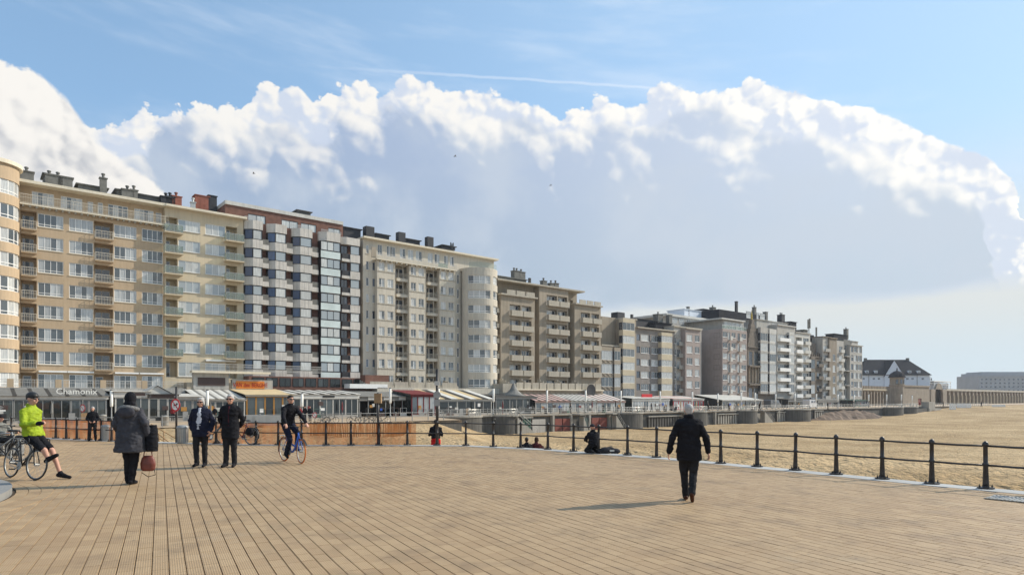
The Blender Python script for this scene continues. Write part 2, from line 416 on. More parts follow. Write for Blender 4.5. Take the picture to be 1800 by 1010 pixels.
def sand_z(x, y):
    s, d = sd_of(x, y)
    q = dist_line(x, y)
    z = -.85-3.15*smooth(7, 62, q)
    z += 2.9*smooth(185, 300, s)*(1-smooth(10, 95, d))
    k = ((x+3.66)*58.3+(y-25.5)*2.84)/58.4          # left of this line the blown sand lies high
    z += (-1.0-z)*(1-smooth(-5, 5, k))
    if d < -3 or s < 44 and d < 30: z = -5.2
    return z
# sand sheet laid out on rings round the viewpoint so that near sand carries footprints
NA = 330; rings_r = []
r = 7.0
while r < 420: rings_r.append(r); r *= 1.0165
rings_r += [520, 700, 1000, 1600, 3000, 6000, 9000]
az = [rad(-62+(62+70)*i/(NA-1)) for i in range(NA)]
mb = MB(); vv = []
PL = RIM+[Vector((RIM[-1].x, -30, 0)), Vector((RIM[0].x, -30, 0))]
for rr in rings_r:
    for a in az:
        x, y = rr*math.sin(a), rr*math.cos(a)
        if rr > 420: z = -4.2-(rr-420)*.0
        else:
            z = sand_z(x, y)
            if 18 < rr < 260 and not in_poly(x, y, PL):
                p = Vector((x*.9, y*.9, 0)); k = min(1., 40/rr+.35)
                z += .14*k*mn.noise(p*.35)+.12*k*mn.noise(p*1.3+Vector((7, 3, 0)))+.09*k*mn.noise(p*3.1)
            elif rr < 26: z = min(z, -.9)
        vv.append((x, y, z))
mb.v = vv
for i in range(len(rings_r)-1):
    for k in range(NA-1):
        a = i*NA+k; mb.f.append((a, a+1, a+NA+1, a+NA)); mb.mi.append(0)
m = bpy.data.materials.new('beach sand'); m.use_nodes = True; g = G(m.node_tree); b = m.node_tree.nodes['Principled BSDF']
b.inputs['Roughness'].default_value = .95; b.inputs['Specular IOR Level'].default_value = .15
oc = g.n('ShaderNodeTexCoord').outputs['Object']
big = g.noise(oc, .08, 5., .6); mid = g.noise(oc, .7, 5., .65); fin = g.noise(oc, 4.5, 4., .6)
mpn = g.n('ShaderNodeMapping'); g.put(mpn.inputs[0], oc); mpn.inputs['Rotation'].default_value = (0, 0, rad(-22)); mpn.inputs['Scale'].default_value = (.35, 2.6, 1)
trk = g.noise(mpn.outputs[0], .55, 5., .62)
cc = g.mix(g.step(big, .3, .7), (.36, .245, .125), (.56, .41, .235))
cc = g.mix(g.step(trk, .50, .64, 0., .55), cc, (.27, .19, .105))
cc = g.mix(g.step(trk, .30, .44, .35, 0.), cc, (.56, .43, .27))
cc = g.mix(g.step(fin, .54, .68, 0., .6), cc, (.22, .155, .09))
cc = g.mix(g.step(g.noise(oc, .28, 4., .7), .58, .70, 0., .45), cc, (.25, .18, .105))
g.put(b.inputs['Base Color'], cc)
ft = g.n('ShaderNodeTexVoronoi'); ft.inputs['Scale'].default_value = 1.5; g.put(ft.inputs['Vector'], oc); pit = g.step(ft.outputs['Distance'], .10, .34)
cc = g.mix(g.mul(g.sub(1., pit), .45), cc, (.22, .155, .09)); g.put(b.inputs['Base Color'], cc)
hs = g.add(g.add(g.mul(pit, .2), g.mul(mid, .6)), g.add(g.mul(g.noise(oc, 2.6, 4., .6), .55), g.mul(trk, .5)))
bn = g.n('ShaderNodeBump'); bn.inputs['Strength'].default_value = 1.; bn.inputs['Distance'].default_value = .6; g.put(bn.inputs['Height'], hs); g.put(b.inputs['Normal'], bn.outputs[0])
sand = mb.build('sand', m, smooth=True); tag(sand, kind='structure')

# plaza slab, kerb stones and pavers
mb = MB(); P = [(p.x, p.y) for p in RIM]; P = P[::-1]+[(RIM[0].x, -12), (RIM[-1].x, -12)]
mb.prism(P, -1.6, -.012)
joint = mat('paving joint', (.06, .042, .027), .95, .2, 2.)
plaza = mb.build('plaza', joint); tag(plaza, kind='structure')
kerbm = mat('bluestone kerb', (.40, .40, .385), .8, .12, 1.2, .2, 50, obj_rand=.08, fine=.06)
inner = offset_line(LINE, -.36)
mi_ = 0
for i in range(len(RIM)-1):
    a0, a1, b0, b1 = RIM[i], RIM[i+1], inner[i], inner[i+1]
    L = (a1-a0).length; n = max(1, round(L/1.0))
    for k in range(n):
        t0, t1 = k/n+.004/L, (k+1)/n-.004/L
        q = [b0.lerp(b1, t0), b0.lerp(b1, t1), a0.lerp(a1, t1), a0.lerp(a1, t0)]
        q = [(p.x, p.y) for p in q]
        kb = MB(); kb.prism(q, -.3, .006+random.uniform(-.002, .002), cap0=False); kb.build('kerb_stone', kerbm, plaza)
# pavers: long rows running away to the left
def paver_mat(name, from_object):
    m = bpy.data.materials.new(name); m.use_nodes = True; g = G(m.node_tree); b = m.node_tree.nodes['Principled BSDF']
    b.inputs['Roughness'].default_value = .62; b.inputs['Specular IOR Level'].default_value = .45
    geo = g.n('ShaderNodeNewGeometry').outputs['Position']
    if from_object: rnd = g.n('ShaderNodeObjectInfo').outputs['Random']
    else:
        at_ = g.n('ShaderNodeAttribute'); at_.attribute_name = 'tint'; rnd = at_.outputs['Fac']
    big = g.noise(geo, .16, 5., .6); spot = g.noise(geo, 1.3, 5., .65); grain = g.noise(geo, 85., 2., .6)
    c = g.mix(rnd, (.430, .272, .132), (.560, .378, .198))
    c = g.mix(g.step(big, .35, .68, 0., .6), c, (.52, .362, .200))
    c = g.mix(g.step(spot, .47, .72, 0., .7), c, (.25, .162, .085))
    c = g.mix(g.step(spot, .20, .42, .30, 0.), c, (.52, .42, .30))
    drift = g.noise(geo, .42, 6., .68); c = g.mix(g.step(drift, .58, .74, 0., .5), c, (.50, .39, .25)); c = g.mix(g.step(drift, .28, .44, .55, 0.), c, (.25, .162, .088))
    gum = g.n('ShaderNodeTexVoronoi'); gum.inputs['Scale'].default_value = 2.3; g.put(gum.inputs['Vector'], geo); c = g.mix(g.step(gum.outputs['Distance'], .035, .06, .65, 0.), c, (.12, .09, .06))
    # moulded ribs and studs on the top of each paver
    mp = g.n('ShaderNodeMapping'); g.put(mp.inputs[0], geo); mp.inputs['Rotation'].default_value = (0, 0, -ROWA)
    sp = g.n('ShaderNodeSeparateXYZ'); g.put(sp.inputs[0], mp.outputs[0])
    wa = g.m('SINE', g.mul(sp.outputs[0], 2*math.pi/.0237)); wb = g.m('SINE', g.mul(sp.outputs[1], 2*math.pi/.033))
    stud = g.m('MAXIMUM', wa, wb)
    c = g.mix(g.step(stud, -.3, .9, .48, 0.), c, (.15, .10, .06))
    c = g.mix(g.step(grain, .35, .7, .42, 0.), c, (.20, .145, .09))
    g.put(b.inputs['Base Color'], c)
    bn = g.n('ShaderNodeBump'); bn.inputs['Strength'].default_value = .35; bn.inputs['Distance'].default_value = .006
    g.put(bn.inputs['Height'], g.add(stud, grain)); g.put(b.inputs['Normal'], bn.outputs[0])
    return m
ROWV = Vector(((282-CX)/F, 1, 0)).normalized(); CRV = Vector((ROWV.y, -ROWV.x, 0))
ROWA = math.atan2(CRV.y, CRV.x)
PW_, PLN = .163, .34
INN = offset_line(LINE, -.37); PIN = INN+[Vector((INN[-1].x, -6, 0)), Vector((INN[0].x, -6, 0))]
BEN = Vector((-13.73, 9.74, 0)); BEN_R = 5.0
spots = []
for i in range(-150, 175):
    offs = (i*.37 % 1)*PLN if i % 3 else 0
    for j in range(-24, 118):
        c = CRV*(i*PW_)+ROWV*(j*PLN+offs+4)
        if c.y < 5.2 or c.y > 32 or abs(c.x) > c.y*.83+1.2: continue
        if (c-BEN).length < BEN_R+.36: continue
        if not in_poly(c.x, c.y, PIN): continue
        spots.append(c)
vis = [c for c in spots if abs(c.x) < c.y*.79 and c.y > 6.65]
vis.sort(key=lambda c: c.length)
single = set(id(c) for c in vis[:300])
pm_o, pm_j = paver_mat('paver clay', True), paver_mat('paver clay field', False)
def paver_verts(hw, hl, b=.0045, h=.012): return [(-hw, -hl, -h), (hw, -hl, -h), (hw, hl, -h), (-hw, hl, -h), (-hw+b, -hl+b, 0), (hw-b, -hl+b, 0), (hw-b, hl-b, 0), (-hw+b, hl-b, 0)]
pf = [(0,1,5,4),(1,2,6,5),(2,3,7,6),(3,0,4,7),(4,5,6,7)]
pv = MB(); pv.v = paver_verts(PW_/2-.0030, PLN/2-.0007); pv.f = pf; pv.mi = [0]*5
pme = pv.mesh('paver', pm_o)
jv, jf, tint = [], [], []
for c in spots:
    dz = random.gauss(0, .0008); rx, ry = random.gauss(0, .003), random.gauss(0, .004)
    if id(c) in single:
        o = link('paver', pme, plaza, (c.x, c.y, dz), (rx*.6, ry, ROWA)); continue
    i = len(jv)
    for v in pv.v:
        q = c+CRV*v[0]+ROWV*v[1]; jv.append((q.x, q.y, v[2]+dz+rx*v[1]+ry*v[0]))
    jf += [tuple(i+k for k in f) for f in pf]; tint += [random.random()]*5
me = bpy.data.meshes.new('paver_field'); me.from_pydata(jv, [], jf); me.materials.append(pm_j)
a_ = me.attributes.new('tint', 'FLOAT', 'FACE'); a_.data.foreach_set('value', tint)
tag(link('paver_field', me, plaza), kind='stuff')
# two rings of pavers round the stone bench plinth
for ring in range(3):
    r0 = BEN_R+.06+ring*.20; n = int(2*math.pi*(r0+.1)/.40)
    for k in range(n):
        a0, a1 = 2*math.pi*(k+.01)/n, 2*math.pi*(k+.99)/n
        q = [(BEN.x+rr*math.cos(aa), BEN.y+rr*math.sin(aa)) for rr, aa in ((r0+.004, a0), (r0+.194, a0), (r0+.194, a1), (r0+.004, a1))]
        if max(p[0]/p[1] for p in q) < -.80 or min(p[1] for p in q) < 6: continue
        kb = MB(); kb.prism(q, -.03, .007+random.uniform(-.001, .001), cap0=False); kb.build('paver', pm_o, plaza)
# promenade slab
mb = MB(); pr = [(-90, 34), (42, 32), (47, 16), (120, 16.5), (200, 17), (330, 17.5), (520, 18), (520, -40), (-90, -40)]
P = [st(*p) for p in pr]
tilem = mat('promenade tiles', (.40, .30, .20), .85, .15, .5, fine=.1, fs=3.)
mb.prism([(p.x, p.y) for p in P], ZP-.35, ZP)
prom = mb.build('promenade', tilem); tag(prom, kind='structure')

# ---------------------------------------------------------------- building kit
_wcache = {}
def window_meshes(w, h, n, low, ft, fm, gm):
    k = (round(w, 2), round(h, 2), n, low, ft, fm.name, gm.name)
    if k in _wcache: return _wcache[k]
    a = MB(); dp = .07
    a.box(0, w, 0, dp, 0, ft); a.box(0, w, 0, dp, h-ft, h); a.box(0, ft, 0, dp, ft, h-ft); a.box(w-ft, w, 0, dp, ft, h-ft)
    lw = (w-2*ft)/n; mt = ft*.8
    for i in range(1, n): a.box(ft+lw*i-mt/2, ft+lw*i+mt/2, .004, dp-.004, ft, h-ft)
    if low: a.box(ft, w-ft, .008, dp-.008, h*low-mt/2, h*low+mt/2)
    p = MB(); p.quad((0, 0, 0), (lw, 0, 0), (lw, 0, h-2*ft), (0, 0, h-2*ft))
    full = MB(); full.quad((0, 0, 0), (w-2*ft, 0, 0), (w-2*ft, 0, h-2*ft), (0, 0, h-2*ft))
    _wcache[k] = (a.mesh('window', fm), p.mesh('pane', gm), full.mesh('pane', gm), lw); return _wcache[k]
_scache = {}
def window(root, x, y, z, w, h, n=2, low=0., ft=.07, fm=None, gm=None, split=True, sill=None, rz=0.0):
    fm = fm or M['white']; gm = gm or M['glassA']
    fr, pn, fl, lw = window_meshes(w, h, n, low, ft, fm, gm)
    o = link('window', fr, root, (x, y, z), (0, 0, rz))
    if split:
        for i in range(n): link('pane', pn, o, (ft+lw*i, .035, ft))
    else: link('pane', fl, o, (ft, .035, ft))
    if sill:
        k = (round(w, 2), sill.name)
        if k not in _scache: _scache[k] = MB().box(-.06, w+.06, -.16, .02, -.09, -.005).mesh('sill', sill)
        link('sill', _scache[k], o)
    return o
_rcache = {}
def railing(root, x, y, z, w, h=1.0, style='bars', depth=0., m=None):
    """balcony front w wide, with returns of the given depth running back"""
    m = m or M['rail']; k = (round(w, 2), round(h, 2), style, round(depth, 2), m.name)
    if k not in _rcache:
        a = MB(); t = .035
        def side(x0, x1, y0, y1):
            L = max(x1-x0, y1-y0); al = x1-x0 > y1-y0
            if style == 'panel': a.box(x0, x1, y0, y1, 0, h); return
            a.box(x0, x1, y0, y1, h-.05, h); a.box(x0, x1, y0, y1, .08, .12)
            if style == 'bars':
                a.box(x0, x1, y0+.005, y1-.005, h*.62, h*.62+.03) if al else a.box(x0+.005, x1-.005, y0, y1, h*.62, h*.62+.03)
            nn = max(2, int(L/(.16 if style == 'bars' else 1.0)))
            for i in range(nn+1):
                q = L*i/nn
                if al: a.box(x0+q-.011, x0+q+.011, y0+.006, y1-.006, .0, h-.05)
                else: a.box(x0+.006, x1-.006, y0+q-.011, y0+q+.011, .0, h-.05)
            if style == 'glass':
                a.cur = 1
                a.box(x0+.02, x1-.02, y0+.012, y1-.012, .12, h-.05) if al else a.box(x0+.012, x1-.012, y0+.02, y1-.02, .12, h-.05)
                a.cur = 0
        side(0, w, 0, t)
        if depth: side(0, t, t, depth); side(w-t, w, t, depth)
        _rcache[k] = a.mesh('railing', [m, M['balglass']])
    return link('railing', _rcache[k], root, (x, y, z))
class Bld:
    def __init__(s, name, px, label, cat='building', d=0., sref=None, z=ZP):
        s.s0 = S(px, d) if sref is None else sref; s.z0 = z
        s.root = empty(name, st(s.s0, 0, z), RZ, label, cat)
    def x(s, px, d=0.): return S(px, d)-s.s0
    def z(s, px, py, d=0.): return Zp(px, py, d)-s.z0
    def box(s, name, x0, x1, d0, d1, z0, z1, m, parent=None):
        return MB().box(x0, x1, -d1, -d0, z0, z1).build(name, m, parent or s.root)
    def wall(s, x0, x1, d, z0, z1, m, ops=(), back=12., top=True, name='wall', roofm=None):
        """front wall at depth d with openings (xa, xb, za, zb, reveal, closed), plus sides, back and roof"""
        a = MB(); y = -d; yb = back-d if back else None
        ops = [o if len(o) > 4 else (*o, .14, False) for o in ops]
        xs = sorted({x0, x1, *[q for o in ops for q in o[:2]]}); zs = sorted({z0, z1, *[q for o in ops for q in o[2:4]]})
        xs = [q for q in xs if x0 <= q <= x1]; zs = [q for q in zs if z0 <= q <= z1]
        for i in range(len(xs)-1):
            for k in range(len(zs)-1):
                cx, cz = (xs[i]+xs[i+1])/2, (zs[k]+zs[k+1])/2
                if any(o[0] < cx < o[1] and o[2] < cz < o[3] for o in ops): continue
                a.quad((xs[i], y, zs[k]), (xs[i+1], y, zs[k]), (xs[i+1], y, zs[k+1]), (xs[i], y, zs[k+1]))
        for o in ops:
            xa, xb, za, zb, dp, cl = o; e = y+dp
            a.quad((xa, y, za), (xa, y, zb), (xa, e, zb), (xa, e, za)); a.quad((xb, y, za), (xb, e, za), (xb, e, zb), (xb, y, zb))
            a.quad((xa, y, za), (xa, e, za), (xb, e, za), (xb, y, za)); a.quad((xa, y, zb), (xb, y, zb), (xb, e, zb), (xa, e, zb))
            if cl: a.quad((xa, e, za), (xb, e, za), (xb, e, zb), (xa, e, zb))
        if back:
            a.quad((x0, yb, z0), (x0, y, z0), (x0, y, z1), (x0, yb, z1)); a.quad((x1, y, z0), (x1, yb, z0), (x1, yb, z1), (x1, y, z1))
            a.quad((x1, yb, z0), (x0, yb, z0), (x0, yb, z1), (x1, yb, z1))
            if top:
                a.cur = 1; a.quad((x0, y, z1), (x1, y, z1), (x1, yb, z1), (x0, yb, z1)); a.cur = 0
        return a.build(name, [m, roofm or M['roofing']], s.root)
    def win(s, x0, x1, z0, z1, d=0., inset=.10, **k): return window(s.root, x0, -d+inset, z0, x1-x0, z1-z0, **k)
    def chimney(s, px, py, w, h, m, d=-5., flues=0, dep=None, cap=True):
        """stack whose foot stands on the roof behind pixel (px, py); w, h in metres"""
        x, z = s.x(px, d), s.z(px, py, d)
        a = MB(); dep = dep or w*.8; a.box(x-w/2, x+w/2, -d, -d+dep, z-1.6, z+h)
        if cap: a.box(x-w/2-.1, x+w/2+.1, -d-.1, -d+dep+.1, z+h, z+h+.12)
        for i in range(flues):
            cx = x-w/2+w*(i+.5)/flues; a.lathe([(.16, z+h+.1), (.16, z+h+.55), (.24, z+h+.55), (.24, z+h+.72), (.02, z+h+.8)], (cx, -d+dep/2, 0), 8)
        return a.build('chimney', m, s.root)
    def rooftop(s, pa, pb, py, h, m, d=-5., dep=3., name='roof_house', eave=.25):
        x0, x1, z = s.x(pa, d), s.x(pb, d), s.z((pa+pb)/2, py, d)
        a = MB(); a.box(x0, x1, -d, -d+dep, z-h, z); 
        if eave: a.box(x0-eave, x1+eave, -d-eave, -d+dep+eave, z, z+.14)
        return a.build(name, m, s.root)
def curved_bay(B, cx, cd, r, z0, z1, rows, wh, m, a0, a1, gm, npane=5, name='curved_band', over=.35, capm=None, gaps=()):
    """round corner bay: bands of wall, ribbons of glass with mullions"""
    N = 20
    def arc(rr, z): return [(cx+rr*math.cos(a0+(a1-a0)*i/N), -cd-rr*math.sin(a0+(a1-a0)*i/N), z) for i in range(N+1)]
    cuts = [z0]+[q for zt in sorted(rows) for q in (zt-wh, zt)]+[z1]
    for k in range(0, len(cuts), 2):
        a = MB(); lo, hi = arc(r, cuts[k]), arc(r, cuts[k+1]); li, hi_ = arc(r-.25, cuts[k]), arc(r-.25, cuts[k+1])
        for i in range(N):
            a.quad(lo[i+1], lo[i], hi[i], hi[i+1]); a.quad(hi[i+1], hi[i], hi_[i], hi_[i+1]); a.quad(li[i+1], li[i], lo[i], lo[i+1])
        a.build(name, m, B.root)
    for g0, g1 in gaps:                              # solid piers between the ribbons
        for k in range(1, len(cuts)-1, 2):
            a = MB(); P0_ = [(cx+r*math.cos(a0+(a1-a0)*t), -cd-r*math.sin(a0+(a1-a0)*t)) for t in (g0, (2*g0+g1)/3, (g0+2*g1)/3, g1)]
            for u in range(3): a.quad((*P0_[u+1], cuts[k]), (*P0_[u], cuts[k]), (*P0_[u], cuts[k+1]), (*P0_[u+1], cuts[k+1]))
            a.build('pier', m, B.root)
    segs = []; prev = 0.
    for g0, g1 in list(gaps)+[(1., 1.)]:
        if g0-prev > .02: segs.append((prev, g0))
        prev = g1
    for zt in rows:
        for t0, t1 in segs:
            n = max(2, round(npane*(t1-t0)))
            fr = MB(); rr = r-.14; panes = []
            for i in range(n+1):
                an = a0+(a1-a0)*(t0+(t1-t0)*i/n); x, y = cx+rr*math.cos(an), -cd-rr*math.sin(an)
                mt = Matrix.Translation((x, y, 0)) @ Matrix.Rotation(-an+math.pi/2, 4, 'Z')
                fr.box(-.045, .045, -.04, .04, zt-wh, zt, mt)
                if i < n:
                    an2 = a0+(a1-a0)*(t0+(t1-t0)*(i+1)/n); x2, y2 = cx+rr*math.cos(an2), -cd-rr*math.sin(an2)
                    panes.append(((x2, y2), (x, y)))
                    v = Vector((x2-x, y2-y, 0)); L = v.length
                    mm = Matrix.Translation((x, y, 0)) @ Matrix.Rotation(math.atan2(v.y, v.x), 4, 'Z')
                    for zz in (zt-wh, zt-wh*.78, zt-.09): fr.box(0, L, -.035, .035, zz, zz+.08, mm)
            o = fr.build('window', M['white'], B.root)
            for p, q in panes: MB().quad((*q, zt-wh), (*p, zt-wh), (*p, zt), (*q, zt)).build('pane', gm, o)
    cap = MB(); n = 28
    cap.prism([(cx+(r+over)*math.cos(t), -cd-(r+over)*math.sin(t)) for t in [2*math.pi-2*math.pi*i/n for i in range(n)]], z1, z1+.45)
    cap.build('cornice', capm or m, B.root)

# ---------------------------------------------------------------- A: tan block, left
B = Bld('apartment_block', 35, 'long tan apartment block with cream rails, first on the left')
x = B.x; W1 = x(290)
zr = B.z(66, 374.3); st_h = 2.864; wh = 1.64
ops = []; wins = []; logs = []
cols = [('l', 35.8, 64.5), ('w', 66.5, 111.5), ('w', 121.5, 164), ('l', 165.5, 199), ('w', 200.5, 240), ('w', 249.5, 286)]
for i in range(8):
    zt = zr-st_h*i
    for k, pa, pb in cols:
        if k == 'w':
            h = wh if i < 7 else 2.1; ops.append((x(pa), x(pb), zt-h, zt, .16, False)); wins.append((x(pa), x(pb), zt-h, zt, i))
        else:
            ops.append((x(pa), x(pb), zt-2.2, zt+.12, 1.45, True)); logs.append((x(pa), x(pb), zt-2.2, i))
zpent = B.z(40, 358.5)
B.wall(0, W1, 0, 0, zpent-.15, M['tan'], ops, back=13)
for a_, b_, z0, z1, i in wins: B.win(a_, b_, z0, z1, n=4 if b_-a_ > 2.6 else 4, low=.2 if i < 7 else 0, inset=.08, sill=M['cornice'] if i < 7 else None)
slab = {}
for a_, b_, z0, i in logs:
    if i == 7: 
        B.win(a_+.3, a_+1.2, z0, z0+2.0, inset=1.38, n=1, gm=M['glassD']); continue
    B.box('balcony_slab', a_+.02, b_-.02, -.2, .62, z0-.14, z0, M['tan'])
    railing(B.root, a_+.04, -.60, z0, b_-a_-.08, 1.0, 'bars', .58)
    B.win(a_+.25, a_+1.05, z0, z0+2.0, inset=1.38, n=1, gm=M['glassD'], fm=M['offwhite']); B.win(b_-1.15, b_-.2, z0, z0+2.0, inset=1.38, n=1, gm=M['glassD'], fm=M['offwhite'])
# set-back top floor and its long balcony
zc = B.z(38, 316)
pz = zpent+.02
tops = []
for pa, pb, hh in ((56, 95, 2.05), (107, 145, 2.05), (154, 164, 1.9), (172, 181, 2.0), (190, 225, 2.0), (236, 270, 2.0), (274, 284, 1.9)):
    a_, b_ = x(pa, -1.1), x(pb, -1.1); tops.append((a_, b_, pz+.05, pz+hh, .12, False)); B.win(a_, b_, pz+.05, pz+hh, d=-1.1, n=4 if b_-a_ > 2 else 1, inset=.07, gm=M['glassW'])
B.wall(0, W1, -1.1, zpent-.15, zc-.35, M['tan'], tops, back=12, name='top_floor_wall')
B.box('balcony_slab', -.05, W1+.3, -1.1, .75, zpent-.16, zpent, M['cornice'])
for i in range(24): B.box('corbel', W1*(i+.3)/24, W1*(i+.3)/24+.22, .0, .6, zpent-.36, zpent-.165, M['tanstone2'])
w6 = (W1+.3)/6
for i in range(6): railing(B.root, w6*i, -.72, zpent, w6-.02, 1.15, 'bars')
B.box('cornice', -.1, W1+.05, -12.8, .55, zc-.35, zc, M['cornice'])
# awning cassettes over the terrace doors, terrace and its rail
for pa, pb in ((68, 118), (119, 165), (202, 244), (246, 288)):
    B.box('awning_cassette', x(pa, .3), x(pb, .3), .0, .4, zr-st_h*7+.22, zr-st_h*7+.42, M['white'])
zt_ = B.z(100, 681, 6.)
B.box('terrace', -8, W1+1.2, .02, 6.0, 0, zt_, M['greyr'])
for i in range(11):
    railing(B.root, -8+i*(W1+9.)/11, -5.9, zt_, (W1+9.)/11-.03, .95, 'bars', 0, M['offwhite'])
    if i % 2: B.box('terrace_pier', -8+i*(W1+9.)/11-.3, -8+i*(W1+9.)/11+.3, 5.45, 5.95, zt_, zt_+1.0, M['tan'])
curved_bay(B, x(34)-2.75, .25, 2.75, 0, B.z(20, 300), [zr-st_h*(i-1) for i in range(9)], 1.7, M['tan'], 0, math.pi, M['glassW'], npane=10, capm=M['cornice'])
MB().box(-16, 0, .0, 12, 0, B.z(10, 300)).build('rear_wall', M['tan'], B.root)
for px, w_, h_, fl in ((47, 1.5, 1.1, 1), (95, 1.9, 1.2, 2), (115, 1.6, 1.2, 0), (182, .8, 2.0, 1), (225, 1.5, 1.0, 1), (236, .9, 1.1, 1)):
    B.chimney(px, B and (316+(px-38)*.168-1), w_, h_, M['chimney'], d=-4, flues=fl)
B.rooftop(78, 126, 310, 1.6, M['chimney'], d=-5); B.rooftop(137, 188, 328, 1.2, M['chimney'], d=-5); B.rooftop(205, 235, 336, 1.0, M['chimney'], d=-5)

# ---------------------------------------------------------------- A2: cream block with glass balconies
B = Bld('apartment_block', 290, 'cream apartment block with green glass balconies beside the long tan block')
x = B.x; W1 = x(428); zr = B.z(320, 386); wh = 1.55
ops = []; rows = []
for i in range(8):
    zt = zr-2.864*i; hh = wh if i < 7 else 2.0
    ops += [(x(292), x(312), zt-2.15, zt+.1, 1.45, True), (x(313.5), x(352), zt-hh, zt, .14, False), (x(361), x(396), zt-hh, zt, .14, False), (x(397.5), x(417), zt-2.15, zt+.1, 1.45, True)]
    B.win(x(313.5), x(352), zt-hh, zt, n=3, inset=.06, gm=M['glassB'], sill=M['offwhite']); B.win(x(361), x(396), zt-hh, zt, n=3, inset=.06, gm=M['glassB'], sill=M['offwhite'])
    zf = zt-2.15
    B.win(x(295), x(303), zf, zt-.1, n=1, inset=1.38, gm=M['glassD']); B.win(x(400), x(409), zf, zt-.1, n=1, inset=1.38, gm=M['glassD'])
    if i < 7:
        for pa, pb in ((289, 322), (397, 427.5)):
            a_, b_ = x(pa, 1.), x(pb, .6)
            if pa == 289: b_ = x(322, 1.)
            B.box('balcony_slab', a_, b_, -.1, 1.25, zf-.16, zf, M['cream']); railing(B.root, a_+.04, -1.2, zf, b_-a_-.08, 1.05, 'glass', 1.15, M['steel'])
zc = B.z(292, 360)
B.wall(0, W1, 0, 0, zc-.3, M['cream'], ops, back=13)
B.box('cornice', -.02, W1+.25, -12.8, .9, zc-.3, zc, M['cornice'])
B.box('terrace', 1.5, W1, .02, 5.5, 0, B.z(360, 690, 5.5)+1.4, M['tanstone'])
B.box('awning_cassette', x(362, .4), x(415, .4), .02, .45, zr-2.864*7+.25, zr-2.864*7+.5, M['white'])
for pa, m_, w_, h_ in ((293, 'chimblack', 1.5, 1.3), (300, 'chimblack', 1.2, 1.4), (311, 'brick_red', 1.3, 1.6), (340, 'steel', .6, 1.1)):
    B.chimney(pa, 362+(pa-292)*.15, w_, h_, M[m_], d=-4, flues=1)
B.rooftop(243, 292, 346, 1.3, M['roofing'], d=-5)
B.chimney(356, 368, 2.0, 2.0, M['brick_red'], d=-5, flues=0); B.chimney(374, 369, 1.2, 2.1, M['chimblack'], d=-5)

# ---------------------------------------------------------------- B: panel block with canted bays
B = Bld('apartment_block', 428, 'grey panel apartment block with black framed bay windows and brick top floor')
x = B.x; W1 = x(634); zr = B.z(437, 403.8); sh = 2.775; wh = 1.5
B.wall(0, W1, -.35, 0, zr+1.2, M['brick'], (), back=13)
bays = [(430, 462), (470, 504), (514, 549)]
def canted(mb, xa, xb, dp, z0, z1, cant=1.0, o=0.):
    mb.prism([(xa, .35), (xb, .35), (xb, -dp-o), (xa+cant, -dp-o), (xa, -.1-o)][::-1], z0, z1)
for bi, (pa, pb) in enumerate(bays):
    xa, xb = x(pa, .3), x(pb, .9); dp = .95
    for i in range(9):
        zt = zr-sh*(i-1); lo = zt-sh; top = lo+sh-wh              # band above row i
        a = MB(); canted(a, xa, xb, dp, zt-sh if i else zr+.02, (zt-sh+sh-wh) if i else zr+1.35)
        a.build('panel_band', M['panel'], B.root)
        # seams of the panels
        z0_, z1_ = (zt-sh, zt-wh) if i else (zr+.02, zr+1.35)
        for k in range(1, 3): B.box('panel_rib', xa+1.+(xb-xa-1)*k/3-.015, xa+1.+(xb-xa-1)*k/3+.015, dp, dp+.015, z0_+.02, z1_-.02, M['greyr'])
    for i in range(8):
        zt = zr-sh*i
        a = MB(); canted(a, xa+.05, xb-.05, dp-.12, zt-wh, zt, 1.0); a.build('window_surround', M['darkframe'], B.root)
        window(B.root, xa+1.0, -dp+.06, zt-wh+.03, xb-xa-1.1, wh-.06, n=1, ft=.09, fm=M['darkframe'], gm=M['glassB'])
        v = Vector((1.0, -dp+.1+.1, 0)); ln = v.length
        window(B.root, xa+.1-.06, -.13-.08, zt-wh+.03, ln-.06, wh-.06, n=1, ft=.08, fm=M['darkframe'], gm=M['glassBl'], rz=math.atan2(v.y, v.x))
        g0, g1 = xb, x(pb+8.5, .2)
        B.box('balcony_front', g0+.02, g1-.02, .60, .68, zt-wh-.55, zt-wh+.28, M['chimney']); B.box('balcony_slab', g0, g1, -.3, .74, zt-sh, zt-wh-.55, M['panel'])
# fourth bay: glazed balconies; fifth bay: dark recess and panel
xa, xb = x(562, .5), x(598.5, .9)
for i in range(9):
    zt = zr-sh*(i-1)
    if i == 0:
        a = MB(); canted(a, xa, xb, .9, zr+.05, zr+1.5); a.build('panel_band', M['panel'], B.root); continue
    zt = zr-sh*(i-1)
    B.box('balcony_slab', xa, xb, -.3, .88, zt-wh-.02-.1, zt-wh-.01, M['darkframe'])
    a = MB(); a.box(xa+.03, xb-.03, -.9, -.84, zt-sh+.05, zt-wh-.12); a.build('balcony_front', M['frost'], B.root)
    a = MB(); a.box(xa, xa+.05, -.84, .3, zt-sh+.05, zt-wh-.12); a.build('balcony_side', M['darkframe'], B.root)
    window(B.root, xa+.03, -.86, zt-wh, xb-xa-.06, wh-.05, n=3, ft=.07, fm=M['darkframe'], gm=M['glassB'])
    B.box('glazing_side', xa, xa+.04, -.3, .8, zt-wh, zt-.05, M['darkframe'])
xa, xm, xb = x(600, .3), x(616, .6), x(633, .6)
